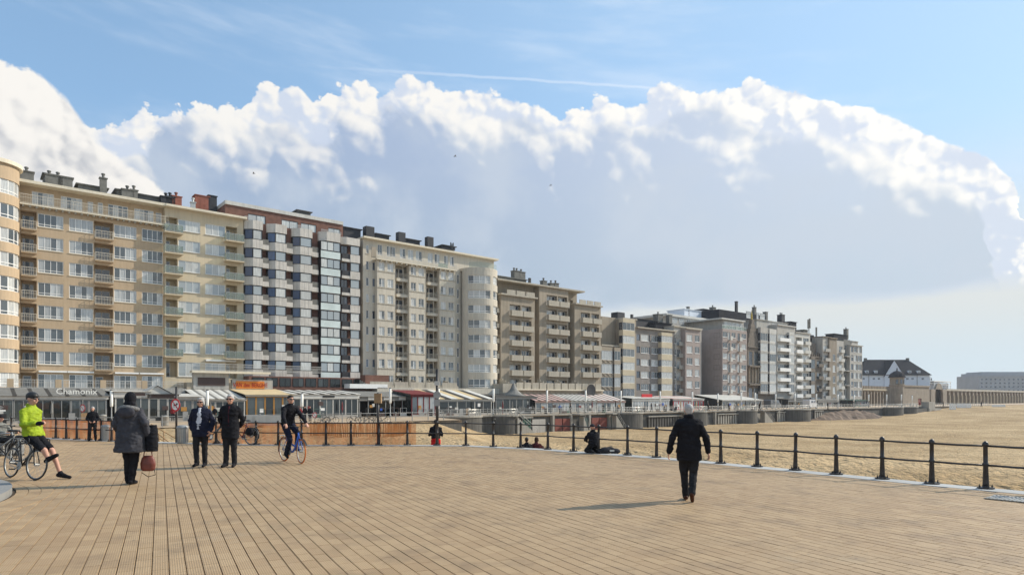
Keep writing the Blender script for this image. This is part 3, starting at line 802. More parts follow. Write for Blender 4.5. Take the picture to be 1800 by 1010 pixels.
for i in range(9):
    zt = zr-sh*(i-1)
    if i == 0:
        a = MB(); canted(a, xa, xb, .6, zr+.05, zr+1.25, .8); a.build('panel_band', M['panel'], B.root); continue
    B.box('panel_band', xm, xb, -.3, .6, zt-sh, zt-wh, M['panel']); B.box('balcony_slab', xa, xm, -.3, .55, zt-sh, zt-sh+.45, M['panel'])
    B.box('balcony_front', xa+.05, xm-.05, .42, .5, zt-sh+.45, zt-wh+.05, M['chimblack'])
    window(B.root, xm+.05, -.5, zt-wh+.02, xb-xm-.1, wh-.04, n=1, ft=.08, fm=M['darkframe'], gm=M['glassB'])
    window(B.root, xa+.1, .12, zt-wh, xm-xa-.3, wh-.1, n=2, ft=.08, fm=M['darkframe'], gm=M['glassD'])
zc = B.z(603, 390, -1.4); po = []
for pa, pb in ((436, 467), (495, 524), (529, 556), (577, 598)):
    a_, b_ = x(pa, -1.4), x(pb, -1.4); z1 = zc-1.35; po.append((a_, b_, z1-1.25, z1, .12, False)); B.win(a_, b_, z1-1.25, z1, d=-1.4, n=2, inset=.06, fm=M['darkframe'], gm=M['glassB'])
B.wall(x(396, -1.4), x(603, -1.4), -1.4, zr+.8, zc-.55, M['brick'], po, back=11, name='top_floor_wall')
B.box('parapet', x(396, -1.2), x(603.5, -1.2), -12.3, -1.2, zc-.55, zc, M['offwhite'])
for pa, pb in ((430, 460), (508, 545), (565, 600)): railing(B.root, x(pa, .8), -.75, zr+1.36, x(pb, .8)-x(pa, .8), .45, 'bars', 0, M['steel'])
B.rooftop(523, 546, 372, .5, M['roofing'], d=-4); B.rooftop(604, 634, 402, 2.2, M['chimblack'], d=-4); B.box('parapet', x(604), W1, -9, -.4, zr+1.1, zr+1.35, M['panel'])
B.box('podium', 0, W1, .0, 2.5, 0, zr-sh*7-wh-1.0, M['brick'])
for i in range(9): B.win(.5+i*(W1-1)/9, .5+(i+.85)*(W1-1)/9, zr-sh*7-wh-2.5, zr-sh*7-wh-1.2, d=2.52, n=2, inset=-.04, fm=M['darkframe'], gm=M['glassS'])

# ---------------------------------------------------------------- C: ivory block with a round corner
B = Bld('apartment_block', 638, 'ivory apartment block with loggias and a rounded corner tower')
x = B.x; W1 = x(871); zr = B.z(665, 459.4, .9); sh = 2.745; wh = 1.45
zc = B.z(645, 417)
ops = []; 
for i in range(9):
    zt = zr-sh*(i-1)
    for pa, pb in (((643.5, 648.5),) if i == 0 else ((643.5, 648.5), (654.5, 660.5))):
        ops.append((x(pa), x(pb), zt-wh, zt, .14, False)); B.win(x(pa), x(pb), zt-wh, zt, n=1, inset=.08, gm=M['glassD'] if i % 3 else M['glassA'], sill=M['ivory'])
    if i:
        for pa, pb in ((695.5, 718), (749.5, 771)):
            ops.append((x(pa), x(pb), zt-2.25, zt, 1.4, True)); zf = zt-2.25
            B.win(x(pa)+.15, x(pa)+1.3, zf, zf+2.0, n=1, inset=1.32, gm=M['glassD']); B.win(x(pb)-1.2, x(pb)-.2, zf, zf+2.0, n=1, inset=1.32, gm=M['glassD'])
            B.box('balcony_slab', x(pa), x(pb), -.1, .4, zf-.5, zf, M['ivory']); railing(B.root, x(pa), -.38, zf, x(pb)-x(pa), .85, 'bars', 0, M['ivory'])
            B.box('loggia_post', (x(pa)+x(pb))/2-.04, (x(pa)+x(pb))/2+.04, .2, .28, zf, zt, M['ivory'])
tp = []
for pa, pb in ((664, 672), (680, 688), (687, 695), (703, 713), (717, 727), (731, 742), (752, 761), (764, 773), (781, 788), (791, 798)):
    z1 = zc-.85; 
    ops.append((x(pa), x(pb), z1-1.75, z1, .14, False)); B.win(x(pa), x(pb), z1-1.75, z1, n=2, inset=.08, gm=M['glassA'])
B.wall(0, W1-.4, 0, 0, zc-.3, M['ivory'], ops, back=14)
for pa, pb in ((663, 694), (719.5, 747.5), (772.5, 800)):      # three shallow bays
    xa, xb = x(pa, .9), x(pb, .9); o2 = []
    for i in range(8):
        zt = zr-sh*i
        for t0, t1 in ((.1, .42), (.58, .92)):
            a_, b_ = xa+(xb-xa)*t0, xa+(xb-xa)*t1; o2.append((a_, b_, zt-wh, zt, .16, False)); B.win(a_, b_, zt-wh, zt, d=.9, n=2, low=.2, inset=.1, gm=M['glassW'], sill=M['tanstone2'])
    B.wall(xa, xb, .9, 0, zr+.25, M['ivory'], o2, back=.89, name='bay_wall', roofm=M['ivory'])
    for i in range(8): B.box('sill_band', xa-.05, xb+.05, .9, .97, zr-sh*i-wh-.22, zr-sh*i-wh-.10, M['tanstone2'])
xa, xb = x(663, .9), x(800, .9)
B.box('balcony_slab', xa-.3, xb+.1, -.1, 1.4, zr+.26, zr+.42, M['cornice'])
n = 8
for i in range(n):
    railing(B.root, xa-.3+(xb-xa+.4)*i/n, -1.36, zr+.42, (xb-xa+.4)/n-.03, .95, 'bars' if i != 6 else 'glass', 0, M['offwhite'])
    B.box('corbel', xa+(xb-xa)*(i+.2)/n, xa+(xb-xa)*(i+.2)/n+.25, .95, 1.35, zr+.02, zr+.255, M['tanstone2']); B.box('corbel', xa+(xb-xa)*(i+.7)/n, xa+(xb-xa)*(i+.7)/n+.25, .95, 1.35, zr+.02, zr+.255, M['tanstone2'])
B.box('privacy_screen', x(653, .9), x(661, .9), .9, 1.0, zr+.5, zr+2.3, M['tanstone'])
xr = x(863.5); rr_ = (xr-x(806))/2
zr2 = B.z(840, 486, 2.)
curved_bay(B, (x(806)+xr)/2+.3, .2, rr_, 0, B.z(840, 474.5, 3.), [zr2-sh*i for i in range(8)], 1.5, M['ivory'], rad(8), rad(172), M['glassW'], npane=11, over=.02, gaps=((0., .2), (.41, .48), (.88, 1.)), capm=M['ivory'])
for t in range(6):                                   # glass balustrade round the top of the corner
    a0 = rad(30+20*t); a1 = rad(50+20*t); cx = (x(806)+xr)/2+.3; q = [(cx+(rr_-.1)*math.cos(a), -.2-(rr_-.1)*math.sin(a)) for a in (a0, a1)]
    zz = B.z(840, 474.5, 3.)+.45
    MB().quad((*q[1], zz), (*q[0], zz), (*q[0], zz+1.), (*q[1], zz+1.)).build('glass_balustrade', M['balglass'], B.root)
B.wall(x(801), W1, -1.6, zr-.5, zc-.3, M['ivory'], [(x(812, -1.6), x(830, -1.6), zr+.9, zc-.9, .1, False), (x(836, -1.6), x(856, -1.6), zr+.9, zc-.9, .1, False)], back=10, name='top_floor_wall')
B.win(x(812, -1.6), x(830, -1.6), zr+.9, zc-.9, d=-1.6, n=2, inset=.05, gm=M['glassB']); B.win(x(836, -1.6), x(856, -1.6), zr+.9, zc-.9, d=-1.6, n=3, inset=.05, gm=M['glassB'])
for i in range(8): B.win(x(803), x(806.5), zr-sh*i-wh-.3, zr-sh*i, n=1, inset=-.05, gm=M['glassD'])
B.box('cornice', -.2, W1+.2, -13.5, .8, zc-.3, zc, M['cornice'])
for pa, w_, h_ in ((651, 1.6, 1.9), (707, 1.4, 1.9), (757, 1.3, 2.0)): B.chimney(pa, 416+(pa-645)*.17, w_, h_, M['chimblack'], d=-3, cap=False)
for pa, pb in ((661, 684), (715, 738), (778, 800)): B.rooftop(pa, pb, 412+(pa-655)*.17, 1.2 if pa < 770 else .6, M['chimblack'], d=-4)
a = MB(); X_, Z_ = x(794.5, -3), B.z(794.5, 442, -3); a.tube([(X_, 3, Z_-1.5), (X_, 3, Z_+1.5)], .08); a.box(X_-.35, X_-.2, 2.9, 3.1, Z_+.9, Z_+1.7); a.box(X_+.2, X_+.35, 2.9, 3.1, Z_+.9, Z_+1.7); a.box(X_-.35, X_+.35, 2.95, 3.05, Z_+1.0, Z_+1.1); a.build('roof_aerial', M['chimblack'], B.root)
zt_ = B.z(720, 681, 6.)
B.box('terrace', -.5, W1+.1, 1.8, 6., 0, zt_, M['ivory'])
for i, pa in enumerate((640, 683, 710, 738, 766, 795)):        # curved dividing walls of the terraces
    X_ = x(pa, 4.); a = MB(); pr_ = []
    for k in range(9):
        t = k/8*math.pi/2; pr_.append((1.1+4.6*math.sin(t)*1., zt_+.35+1.25*(1-math.sin(t))))
    for k in range(8):
        (d0, q0), (d1, q1) = pr_[k], pr_[k+1]; a.box(X_-.1, X_+.1, -d1, -d0, zt_, (q0+q1)/2)
    a.build('terrace_divider', M['tanstone2'], B.root)
    if i: B.box('terrace_parapet', x((640, 683, 710, 738, 766, 795)[i-1], 4.)+.2, X_-.2, 5.6, 5.75, zt_, zt_+.95, M['tanstone2'])

# ---------------------------------------------------------------- D: brown block in three masses
B = Bld('apartment_block', 871, 'brown stone apartment block in three stepped masses with pale balcony fronts')
x = B.x
def balcony_column(B, pa, pb, d, ztops, wh, ops, gm='glassW', front='tanstone2', fd=.7):
    a_, b_ = B.x(pa, d), B.x(pb, d)
    for zt in ztops:
        ops.append((a_, b_, zt-2.1, zt, .75, True)); zf = zt-2.1
        B.win(a_+.04, a_+(b_-a_)*.62, zf, zt-.05, d=d, n=3, inset=.68, gm=M[gm]); B.win(a_+(b_-a_)*.66, b_-.05, zf, zt-.05, d=d, n=1, inset=.68, gm=M['glassD'])
        B.box('balcony_slab', a_-.02, b_+.15, d-.3, d+fd, zf-.18, zf, M[front]); railing(B.root, a_, -d-fd+.02, zf, b_-a_+.12, .95, 'panel', fd-.1, M[front])
sh = 2.93
zl = B.z(897, 534.5, 1.6); zm = B.z(962, 518, .9); z3 = B.z(1022, 548.5, 1.6)
ops = []; balcony_column(B, 896, 915, 1.6, [zl-sh*i for i in range(6)], 1.5, ops); balcony_column(B, 917, 934, 1.6, [zl-sh*i for i in range(6)], 1.5, ops)
slots = [(872.5, 878.5)]
for i in range(6): ops.append((x(872.5, 1.6), x(878.5, 1.6), zl-sh*i-1.9, zl-sh*i, .5, True)); B.box('slot_front', x(872.5, 1.6), x(878.5, 1.6), 1.3, 1.5, zl-sh*i-1.9, zl-sh*i-1.0, M['tanstone2'])
ztl = B.z(890, 519, 1.6)
B.wall(0, x(940, 1.6), 1.6, 0, ztl, M['tanstone'], ops, back=3.9); B.box('cornice', -.2, x(940, 1.6)+.4, -1, 2.1, ztl, ztl+.3, M['tanstone2'])
for t in range(3): B.box('roof_parapet', x(891+t*17, 1), x(906+t*17, 1), .9, 1.05, ztl+.3, ztl+1.35, M['tanstone2'])
ops = []; balcony_column(B, 961, 979, .9, [zm-sh*i for i in range(7)], 1.5, ops); balcony_column(B, 981, 997, .9, [zm-sh*i for i in range(7)], 1.5, ops)
ztm = B.z(955, 504, .9)
B.wall(x(948, .9), x(999, .9), .9, 0, ztm, M['tanstone'], ops, back=3.3, name='bay_wall')
ops = []
for i in range(7):
    for pa, pb in ((940.5, 946.5), (1001, 1007)):
        ops.append((x(pa, -1.), x(pb, -1.), zm-sh*i-1.9, zm-sh*i, .5, True)); B.box('slot_front', x(pa, -1.), x(pb, -1.), -1.3, -1.1, zm-sh*i-1.9, zm-sh*i-1., M['tanstone2'])
B.wall(-.3, x(1014, -1.), -1., 0, ztm, M['tanstone'], ops, back=13); B.box('cornice', -.5, x(1014.5, -1), -14, 1.4, ztm, ztm+.3, M['tanstone2'])
ops = []; balcony_column(B, 1021, 1037, 1.6, [z3-sh*i for i in range(5)], 1.5, ops); balcony_column(B, 1039.5, 1053, 1.6, [z3-sh*i for i in range(5)], 1.5, ops)
zt3 = B.z(1030, 537, 1.6); B.wall(x(1010, 1.6), x(1056, 1.6), 1.6, 0, zt3, M['tanstone'], ops, back=12); B.box('cornice', x(1009, 1.6), x(1057, 1.6), -10, 2.1, zt3, zt3+.28, M['tanstone2'])
for t in range(3): B.box('roof_parapet', x(1019+t*13, 1), x(1030+t*13, 1), .9, 1.05, zt3+.28, zt3+1.3, M['tanstone2'])
B.rooftop(876, 925, 489, 2.0, M['chimney'], d=-6); B.chimney(909, 487, 1.5, 1.3, M['chimney'], d=-6, flues=2); B.chimney(919, 489, 1.5, 1.3, M['chimney'], d=-6, flues=1); B.chimney(958, 502, 1.2, 1., M['chimney'], d=-4, flues=1); B.chimney(971, 503, 1.2, .6, M['chimney'], d=-4, flues=1); B.chimney(979, 503, 1.2, .6, M['chimney'], d=-4, flues=1)
a = MB(); X_, Z_ = x(931, -5), B.z(931, 500, -5); a.tube([(X_, 5, Z_-1), (X_, 5, Z_+1.3)], .06); a.box(X_-.25, X_+.25, 4.8, 5.2, Z_+.4, Z_+1.4); a.build('roof_aerial', M['chimblack'], B.root)
zt_ = B.z(980, 686, 8.)
B.box('podium', x(905, 8.), x(1060, 8.), 1.7, 8., 0, zt_, M['tanstone']); B.box('podium', x(872, 5.), x(904, 5.), 1.7, 7., 0, zt_+1.2, M['tanstone2']); B.box('podium_cornice', x(905, 8.2), x(1060, 8.2), 7.4, 8.5, zt_, zt_+.25, M['cornice'])
npn = 12
for i in range(npn):
    a_, b_ = x(908, 8.)+(x(1058, 8.)-x(908, 8.))*i/npn, x(908, 8.)+(x(1058, 8.)-x(908, 8.))*(i+.84)/npn
    B.box('terrace_parapet', a_, b_, 7.9, 8.05, zt_+.27, zt_+1.45, M['tanstone2'])
for pa in (895, 929, 961, 992, 1022):
    X_ = x(pa, 5.); a = MB()
    for k in range(6): a.box(X_-.1, X_+.1, -2.2-.9*(k+1), -2.2-.9*k, zt_, zt_+1.0+1.5*(1-math.sin((k+.5)/6*math.pi/2)))
    a.build('terrace_divider', M['tanstone2'], B.root)

# ---------------------------------------------------------------- the lower houses further along
def block(name, label, px0, px1, pyroof, row, nrow, sh, wh, colspec, wall, d=0., back=12., cornice=None, over=.35, roofm=None, cat='building', zbase=0.):
    B = Bld(name, px0, label, cat, d=d); zr = B.z(row[0], row[1], d); ztop = B.z(px0, pyroof, d); ops = []
    for c in colspec:
        pa, pb, kind = c[:3]; k = c[3] if len(c) > 3 else {}
        gm = M[k.get('gm', 'glassW')]; fm = M[k.get('fm', 'white')]; n = k.get('n', 3); bm = M[k.get('bm', 'sandst')]
        a_, b_ = B.x(pa, d), B.x(pb, d)
        for i in range(k.get('i0', 0), k.get('i1', nrow)):
            zt = zr-sh*i
            if kind == 'w':
                ops.append((a_, b_, zt-wh, zt, .14, False)); B.win(a_, b_, zt-wh, zt, d=d, n=n, inset=.07, gm=gm, fm=fm, split=False, sill=M['white'] if k.get('sill', 1) else None)
            elif kind == 'l':
                ops.append((a_, b_, zt-2.1, zt, 1.2, True)); zf = zt-2.1
                B.win(a_+.1, a_+(b_-a_)*.6, zf, zt-.1, d=d, n=2, inset=1.12, gm=M['glassD'], split=False)
                B.box('balcony_front', a_, b_, d+.0, d+.5, zf-.15, zf+.95, bm)
            elif kind == 'b':                       # projecting bay
                dp = k.get('dp', .9); e_ = B.x(pb, d+dp); s_ = B.x(pa, d+dp)
                B.box('bay_band', s_, e_, d, d+dp, zt-sh, zt-wh, bm)
                if i == 0: B.box('bay_band', s_, e_, d, d+dp, zt, zt+k.get('cap', .8), bm)
                window(B.root, s_+.03, -d-dp+.06, zt-wh, e_-s_-.06, wh, n=n, gm=gm, fm=fm, split=False)
                window(B.root, s_+.06, -d-.02, zt-wh, dp-.06, wh, n=1, gm=M['glassD'], fm=M['darkframe'], rz=-math.pi/2, split=False)
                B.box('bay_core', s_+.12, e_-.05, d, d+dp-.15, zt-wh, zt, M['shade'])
            elif kind == 'p':                       # window with projecting balcony
                dp = .8; zf = zt-2.05
                ops.append((a_, b_, zf, zt, .2, False)); B.win(a_, b_, zf, zt, d=d, n=n, inset=.12, gm=gm, split=False)
                B.box('balcony_front', a_-.05, b_+.05, d+dp-.1, d+dp, zf-.15, zf+.9, bm); B.box('balcony_slab', a_-.05, b_+.05, d, d+dp-.1, zf-.15, zf, bm)
    x1 = B.x(px1, d)
    B.wall(0, x1, d, zbase, ztop, wall, ops, back=back, roofm=roofm)
    if cornice: B.box('cornice', -.1, x1+.1, d-back+.3, d+over, ztop, ztop+.28, cornice)
    return B
B = block('narrow_house', 'narrow old house with criss-cross railings between the brown block and a blank wall', 1056.5, 1094, 607, (1060, 616), 4, 3.0, 2.1,
          [(1057, 1077, 'b', dict(n=3, bm='tanstone', gm='glassA', dp=1.0)), (1080, 1091, 'b', dict(n=2, bm='tanstone', gm='glassA', dp=1.2))], M['greyr'], cornice=M['tanstone2'])
for i in range(3):
    for k in range(5):
        X_ = B.x(1058, 1.)+k*1.5; zz = B.z(1060, 616)-3.0*i-3.0+.1; a = MB(); a.tube([(X_, -1.05, zz), (X_+1.2, -1.05, zz+.75)], .05, 4); a.tube([(X_, -1.05, zz+.75), (X_+1.2, -1.05, zz)], .05, 4); a.build('cross_brace', M['oldstone'], B.root)
B = block('apartment_block', 'slim apartment block with a blank beige side wall and stacked bay windows', 1094, 1118, 560, (1097, 567.5), 6, 3.05, 1.75,
          [(1095, 1116, 'b', dict(n=3, bm='sandst', dp=1.2))], M['tanstone'], back=16, cornice=M['tanstone2'])
B.box('side_wall', B.x(1057, -2.), 0, -16, -2., 0, B.z(1094, 557), M['tanstone']); B.chimney(1092, 556, 2.6, 1.0, M['chimblack'], d=-4, cap=False); B.chimney(1112, 558, .6, .8, M['chimblack'], d=-3, cap=False)
B = block('apartment_block', 'grey brick apartment block with white shutters and one sandstone bay', 1118, 1186, 576, (1127, 587), 5, 2.95, 1.55,
          [(1119, 1125, 'w', dict(n=1, gm='glassD', fm='darkframe', sill=0)), (1127, 1140, 'w', dict(n=4)), (1140.6, 1143, 'w', dict(n=1, gm='glassD', fm='darkframe', sill=0)), (1145, 1157.5, 'w', dict(n=4)),
           (1163, 1182, 'b', dict(n=4, bm='sandst', dp=1.1))], M['greyb'], cornice=M['tanstone2'], over=.6)
B.rooftop(1117, 1156, 562, 2.5, M['chimblack'], d=-5); B.rooftop(1152, 1180, 568, 2.5, M['slate'], d=-3); B.chimney(1161, 566, 2., 2., M['chimney'], d=-5, flues=1); B.chimney(1179, 570, 1.3, 2.4, M['chimney'], d=-4)
B = block('apartment_block', 'mauve brick apartment block with a projecting corner of paired windows', 1184, 1233, 574, (1187, 592), 5, 2.95, 1.6,
          [(1185, 1189, 'w', dict(n=1, gm='glassD')), (1190, 1197, 'p', dict(n=3, bm='concrete_l'))], M['greyr'], cornice=M['tanstone2'], over=.3)
ops = []; xa, xb = B.x(1205, 1.4), B.x(1231, 1.4); zr = B.z(1208, 587, 1.4)
for i in range(5):
    for pa, pb in ((1207, 1217), (1221.5, 1229.5)):
        a_, b_ = B.x(pa, 1.4), B.x(pb, 1.4); ops.append((a_, b_, zr-2.95*i-1.75, zr-2.95*i, .14, False)); B.win(a_, b_, zr-2.95*i-1.75, zr-2.95*i, d=1.4, n=3, inset=.07, gm=M['glassW'], split=False, sill=M['white'])
B.wall(xa, xb, 1.4, 0, B.z(1208, 578, 1.4), M['mauve'], ops, back=1.39, name='bay_wall'); B.box('cornice', xa-.1, xb+.3, .0, 1.8, B.z(1208, 578, 1.4), B.z(1208, 578, 1.4)+.25, M['tanstone2'])
B = block('apartment_block', 'tall mauve block with a blank side wall and white penthouse', 1270, 1313, 577, (1271, 582), 7, 2.85, 1.45,
          [(1270.5, 1279, 'w', dict(n=2)), (1280, 1283.5, 'p', dict(n=1, bm='offwhite')), (1286, 1293, 'w', dict(n=2)), (1296.5, 1300.5, 'p', dict(n=1, bm='offwhite')), (1303.5, 1311.5, 'w', dict(n=2))], M['mauve'], d=3., back=14)
x = B.x; ztp = B.z(1270, 577, 3.)
for i in range(6):
    o = window(B.root, -.02, -3.+2.6, B.z(1271, 583, 3.)-2.85*i-1.4, 1.9, 1.3, n=2, gm=M['glassD'], fm=M['chimney'], rz=-math.pi/2, split=False)
B.box('penthouse', x(1272, 1.5), x(1309, 1.5), -11, 1.2, ztp, ztp+2.75, M['greyr']); B.box('penthouse_roof', x(1270, 2.)-.2, x(1311, 2.), -11, 1.9, ztp+2.75, ztp+3.1, M['offwhite'])
n = 5
for i in range(n): railing(B.root, x(1270, 3.)+(x(1312.5, 3.)-x(1270, 3.))*i/n, -2.95, ztp, (x(1312.5, 3.)-x(1270, 3.))/n-.05, 1.05, 'glass', 0, M['white'])
for i in range(5): B.win(x(1273, 1.2)+i*1.9, x(1273, 1.2)+i*1.9+1.6, ztp+.1, ztp+2.3, d=1.22, n=2, inset=-.04, gm=M['glassW'], split=False)
B.box('rear_wing', x(1175, -10.), x(1268, -10.), -22, -10., 0, B.z(1220, 561, -10.), M['greyr']); B.box('rear_wing_roof', x(1172, -9.6), x(1268, -9.6), -22.4, -9.6, B.z(1220, 561, -10.), B.z(1220, 557, -10.), M['offwhite'])
for i in range(7): B.win(x(1182+i*12, -10), x(1182+i*12+8, -10), B.z(1220, 572, -10.), B.z(1220, 563, -10.), d=-9.97, n=2, inset=-.04, gm=M['glassA'], split=False)
B.rooftop(1203, 1244, 546, 3., M['villa'], d=-14, dep=6); B.rooftop(1236, 1262, 545, 3, M['chimblack'], d=-15); B.chimney(1256, 549, 1.6, 1.5, M['chimney'], d=-12, flues=1); B.chimney(1211, 546, .8, 1.1, M['chimney'], d=-14)
B = block('apartment_block', 'dark roofed block rising behind the mauve block and the gabled house', 1264, 1347, 543, (1322, 548), 1, 3, 2., [(1312, 1320, 'w', dict(n=3)), (1330, 1334, 'w', dict(n=2)), (1336, 1345, 'w', dict(n=2))], M['slate'], d=-8., back=12)
B.chimney(1296, 545, .8, 2.6, M['chimblack'], d=-9, flues=0); B.chimney(1328, 549, 1.1, 1.6, M['chimney'], d=-9, flues=1); B.chimney(1348, 556, 1.3, 1.4, M['chimney'], d=-9, flues=0)
# gabled old house
B = block('gabled_house', 'dark narrow old house with a stepped gable and gilded finial', 1314, 1336, 610, (1316, 617), 3, 5.2, 3.9, [(1316.5, 1322.5, 'w', dict(n=2, gm='glassD', fm='oldstone')), (1326, 1333, 'w', dict(n=2, gm='glassA', fm='oldstone'))], M['oldstone'], cornice=M['oldstone'])
x = B.x; zt = B.z(1314, 610); xm = (x(1314)+x(1333))/2; a = MB()
for k in range(6):
    hw = (x(1333)-x(1314))/2*(1-k/6.6); a.box(xm-hw, xm+hw, -.1+.02*k, .9, zt+k*1.35, zt+(k+1)*1.35)
a.build('stepped_gable', M['oldstone'], B.root)
a = MB(); a.lathe([(.35, zt+8), (.22, zt+8.8), (.3, zt+9.0), (.1, zt+10.4), (.02, zt+11)], (xm, .4, 0), 8); a.build('finial', mat('gilding', (.5, .35, .08), .4, .1, 3, metal=.6), B.root)
for zz in (zt-5.6, zt-10.8): B.box('balcony_slab', -.2, x(1333), 0, .9, zz, zz+.5, M['oldstone'])
for k in range(4): B.box('window_column', x(1315)+k*1.6, x(1315)+k*1.6+.3, 0, .5, zt-10.2, zt-5.7, M['tanstone'])
# white glazed houses
B = block('apartment_block', 'white glazed apartment house with tall window ribbons', 1336, 1366, 577, (1337, 585), 6, 2.95, 2.25,
          [(1337, 1350, 'b', dict(n=3, bm='greyr', dp=.8, cap=1.6)), (1353, 1365, 'b', dict(n=3, bm='offwhite', dp=.8, cap=1.4))], M['oldstone'], cornice=M['tanstone2'])
B.rooftop(1330, 1356, 563, 3., M['greyr'], d=-2, dep=5, eave=.3); B.chimney(1377, 562, 2.0, 1.6, M['chimblack'], d=-6, flues=2)
B = block('apartment_block', 'white apartment house with wide sun-lit glass balconies', 1366, 1398, 571, (1368, 586.5), 6, 3.0, 2.5,
          [(1367.5, 1386, 'p', dict(n=5, bm='white')), (1387.5, 1396.5, 'b', dict(n=3, bm='offwhite', dp=.7))], M['greyr'], cornice=M['offwhite'], d=.6)
B.rooftop(1357, 1384, 567, 2.4, M['greyr'], d=-3, dep=5)
B.rooftop(1389, 1400, 566, 3, M['slate'], d=-4)
B = block('apartment_block', 'white apartment house with dark loggias under an aerial mast', 1398, 1424, 584, (1400, 592), 7, 2.75, 1.9,
          [(1398.7, 1409.5, 'l', dict(bm='white')), (1412, 1421.5, 'p', dict(n=3, bm='offwhite'))], M['offwhite'], cornice=M['greyr'], d=.6)
X_, Z_ = B.x(1422, -4), B.z(1422, 586, -4); a = MB(); a.tube([(X_, 4, Z_-2), (X_, 4, Z_+4.5)], .12, 6); a.box(X_-.7, X_-.3, 3.8, 4.2, Z_+1.6, Z_+4.6); a.box(X_+.2, X_+.75, 3.8, 4.2, Z_+1.8, Z_+5.); a.build('aerial_mast', M['chimney'], B.root); B.rooftop(1413, 1420, 580, 1., M['chimney'], d=-3)
B = block('narrow_house', 'dark ornate old house with carved stone bays beside the aerial mast', 1424, 1447, 627, (1426, 632), 4, 4.0, 2.9, [(1426, 1433, 'b', dict(n=2, gm='glassA', fm='oldstone', bm='oldstone', dp=1.2)), (1436, 1444, 'p', dict(n=2, gm='glassA', bm='oldstone'))], M['oldstone'], cornice=M['oldstone'], roofm=M['slate'])
B.box('rear_roof', 0, B.x(1447), -14, -3., 10, B.z(1424, 588, -3.), M['slate']); B.box('side_wall', .02, B.x(1441), -3., -1.2, 8, B.z(1424, 603, -2.), M['oldstone']); B.chimney(1436, 588, .5, 2.6, M['chimney'], d=-6, cap=False)
for k in range(6): B.chimney(1425+k*3.5, 627, .5, .8+random.random()*1.5, M['oldstone'], d=-.2, cap=False)
B = block('apartment_block', 'slim grey apartment house with small curved balconies', 1446, 1458, 592, (1447, 606), 6, 3.1, 2.3, [(1447.5, 1456, 'p', dict(n=3, bm='greyr'))], M['greyr'], cornice=M['oldstone'], d=.5)
B = block('apartment_block', 'beige apartment house with a plain curved front and narrow windows', 1458, 1471, 594, (1461, 622), 5, 3.6, 2.3, [(1464, 1468.5, 'w', dict(n=2))], M['arc'], cornice=M['arc'], d=1.)
B = block('apartment_block', 'slim white-balconied apartment house next to the beige curved front', 1471, 1483, 598, (1474, 608), 6, 3.1, 2.4, [(1475, 1481, 'p', dict(n=2, bm='offwhite'))], M['greyr'], d=.4); B.rooftop(1466, 1490, 588, 3, M['slate'], d=-5); B.chimney(1490, 588, 1.5, 2., M['chimney'], d=-5, flues=1)
B = block('narrow_house', 'dark narrow house with a tall recess just before the last tower block', 1483, 1495, 596, (1485, 606), 4, 5.0, 3.6, [(1485, 1488, 'w', dict(n=1, gm='glassA')), (1490, 1493.5, 'w', dict(n=1, gm='glassD'))], M['chimney'], d=0.)
for k in range(4): B.box('balcony_slab', 0, B.x(1495), 0, 1., B.z(1485, 606)-5.*k-4.1, B.z(1485, 606)-5.*k-3.8, M['greyr'])
B = block('apartment_block', 'last pale apartment block of the row with ribbon windows, before the white villa', 1494, 1515.5, 606, (1496, 608), 7, 3.05, 2.0,
          [(1496, 1500, 'w', dict(n=1, gm='glassD', fm='darkframe', sill=0)), (1501, 1505, 'w', dict(n=1)), (1505.3, 1507.3, 'w', dict(n=1, gm='glassD', fm='darkframe', sill=0)), (1508, 1511.5, 'w', dict(n=1)), (1512, 1514.6, 'w', dict(n=1, gm='glassD', fm='darkframe', sill=0))], M['greyr'], cornice=M['offwhite'], d=1.)
B.rooftop(1497, 1508, 600, 2., M['greyr'], d=-3)

# ---------------------------------------------------------------- villa, arcade and hotel at the far end
vc = st(S(1570, -24), -24, ZP); vD = vc.y; vu = vD/F           # the villa faces the beach squarely
V = empty('villa', vc, 0, 'white villa with a dark hipped roof and central gable behind the stone arcade', 'villa')
x = lambda px: (px-CX)*vu-vc.x
z = lambda py: H+(HY-py)*vu-ZP
def vbox(name, m, *q, parent=None): return MB().box(*q).build(name, m, parent or V)
x0, x1 = x(1512), x(1634); ze, zr_ = z(659), z(630)
vbox('wall', M['villa'], x0, x1, 0, 16, 0, ze)
a = MB(); ya, yb = -.8, 16.8; xa, xb = x0-.8, x1+.8; ym = 8; hl_, hr_ = x(1537)-xa, xb-x(1613)
a.quad((xa, ya, ze), (xb, ya, ze), (xb-hr_, ym, zr_), (xa+hl_, ym, zr_)); a.quad((xb, yb, ze), (xa, yb, ze), (xa+hl_, ym, zr_), (xb-hr_, ym, zr_)); a.quad((xa, yb, ze), (xa, ya, ze), (xa+hl_, ym, zr_)); a.quad((xb, ya, ze), (xb, yb, ze), (xb-hr_, ym, zr_)); a.quad((xa, ya, ze), (xa, yb, ze), (xb, yb, ze), (xb, ya, ze))
rf = a.build('roof', M['slate'], V)
for px in (1537, 1613): vbox('chimney', M['chimney'], x(px)-.55, x(px)+.55, ym-.55, ym+.55, zr_-.6, zr_+.8, parent=rf)
xg = x(1571); gw = x(1588)-xg; gt = z(633)
a = MB(); a.quad((xg-gw, -.5, ze-.3), (xg+gw, -.5, ze-.3), (xg, -.5, gt)); a.quad((xg-gw, -.5, 0), (xg+gw, -.5, 0), (xg+gw, -.5, ze-.3), (xg-gw, -.5, ze-.3)); a.quad((xg-gw, 0, 0), (xg-gw, -.5, 0), (xg-gw, -.5, ze-.3), (xg-gw, 0, ze-.3)); a.build('gable', M['villa'], V)
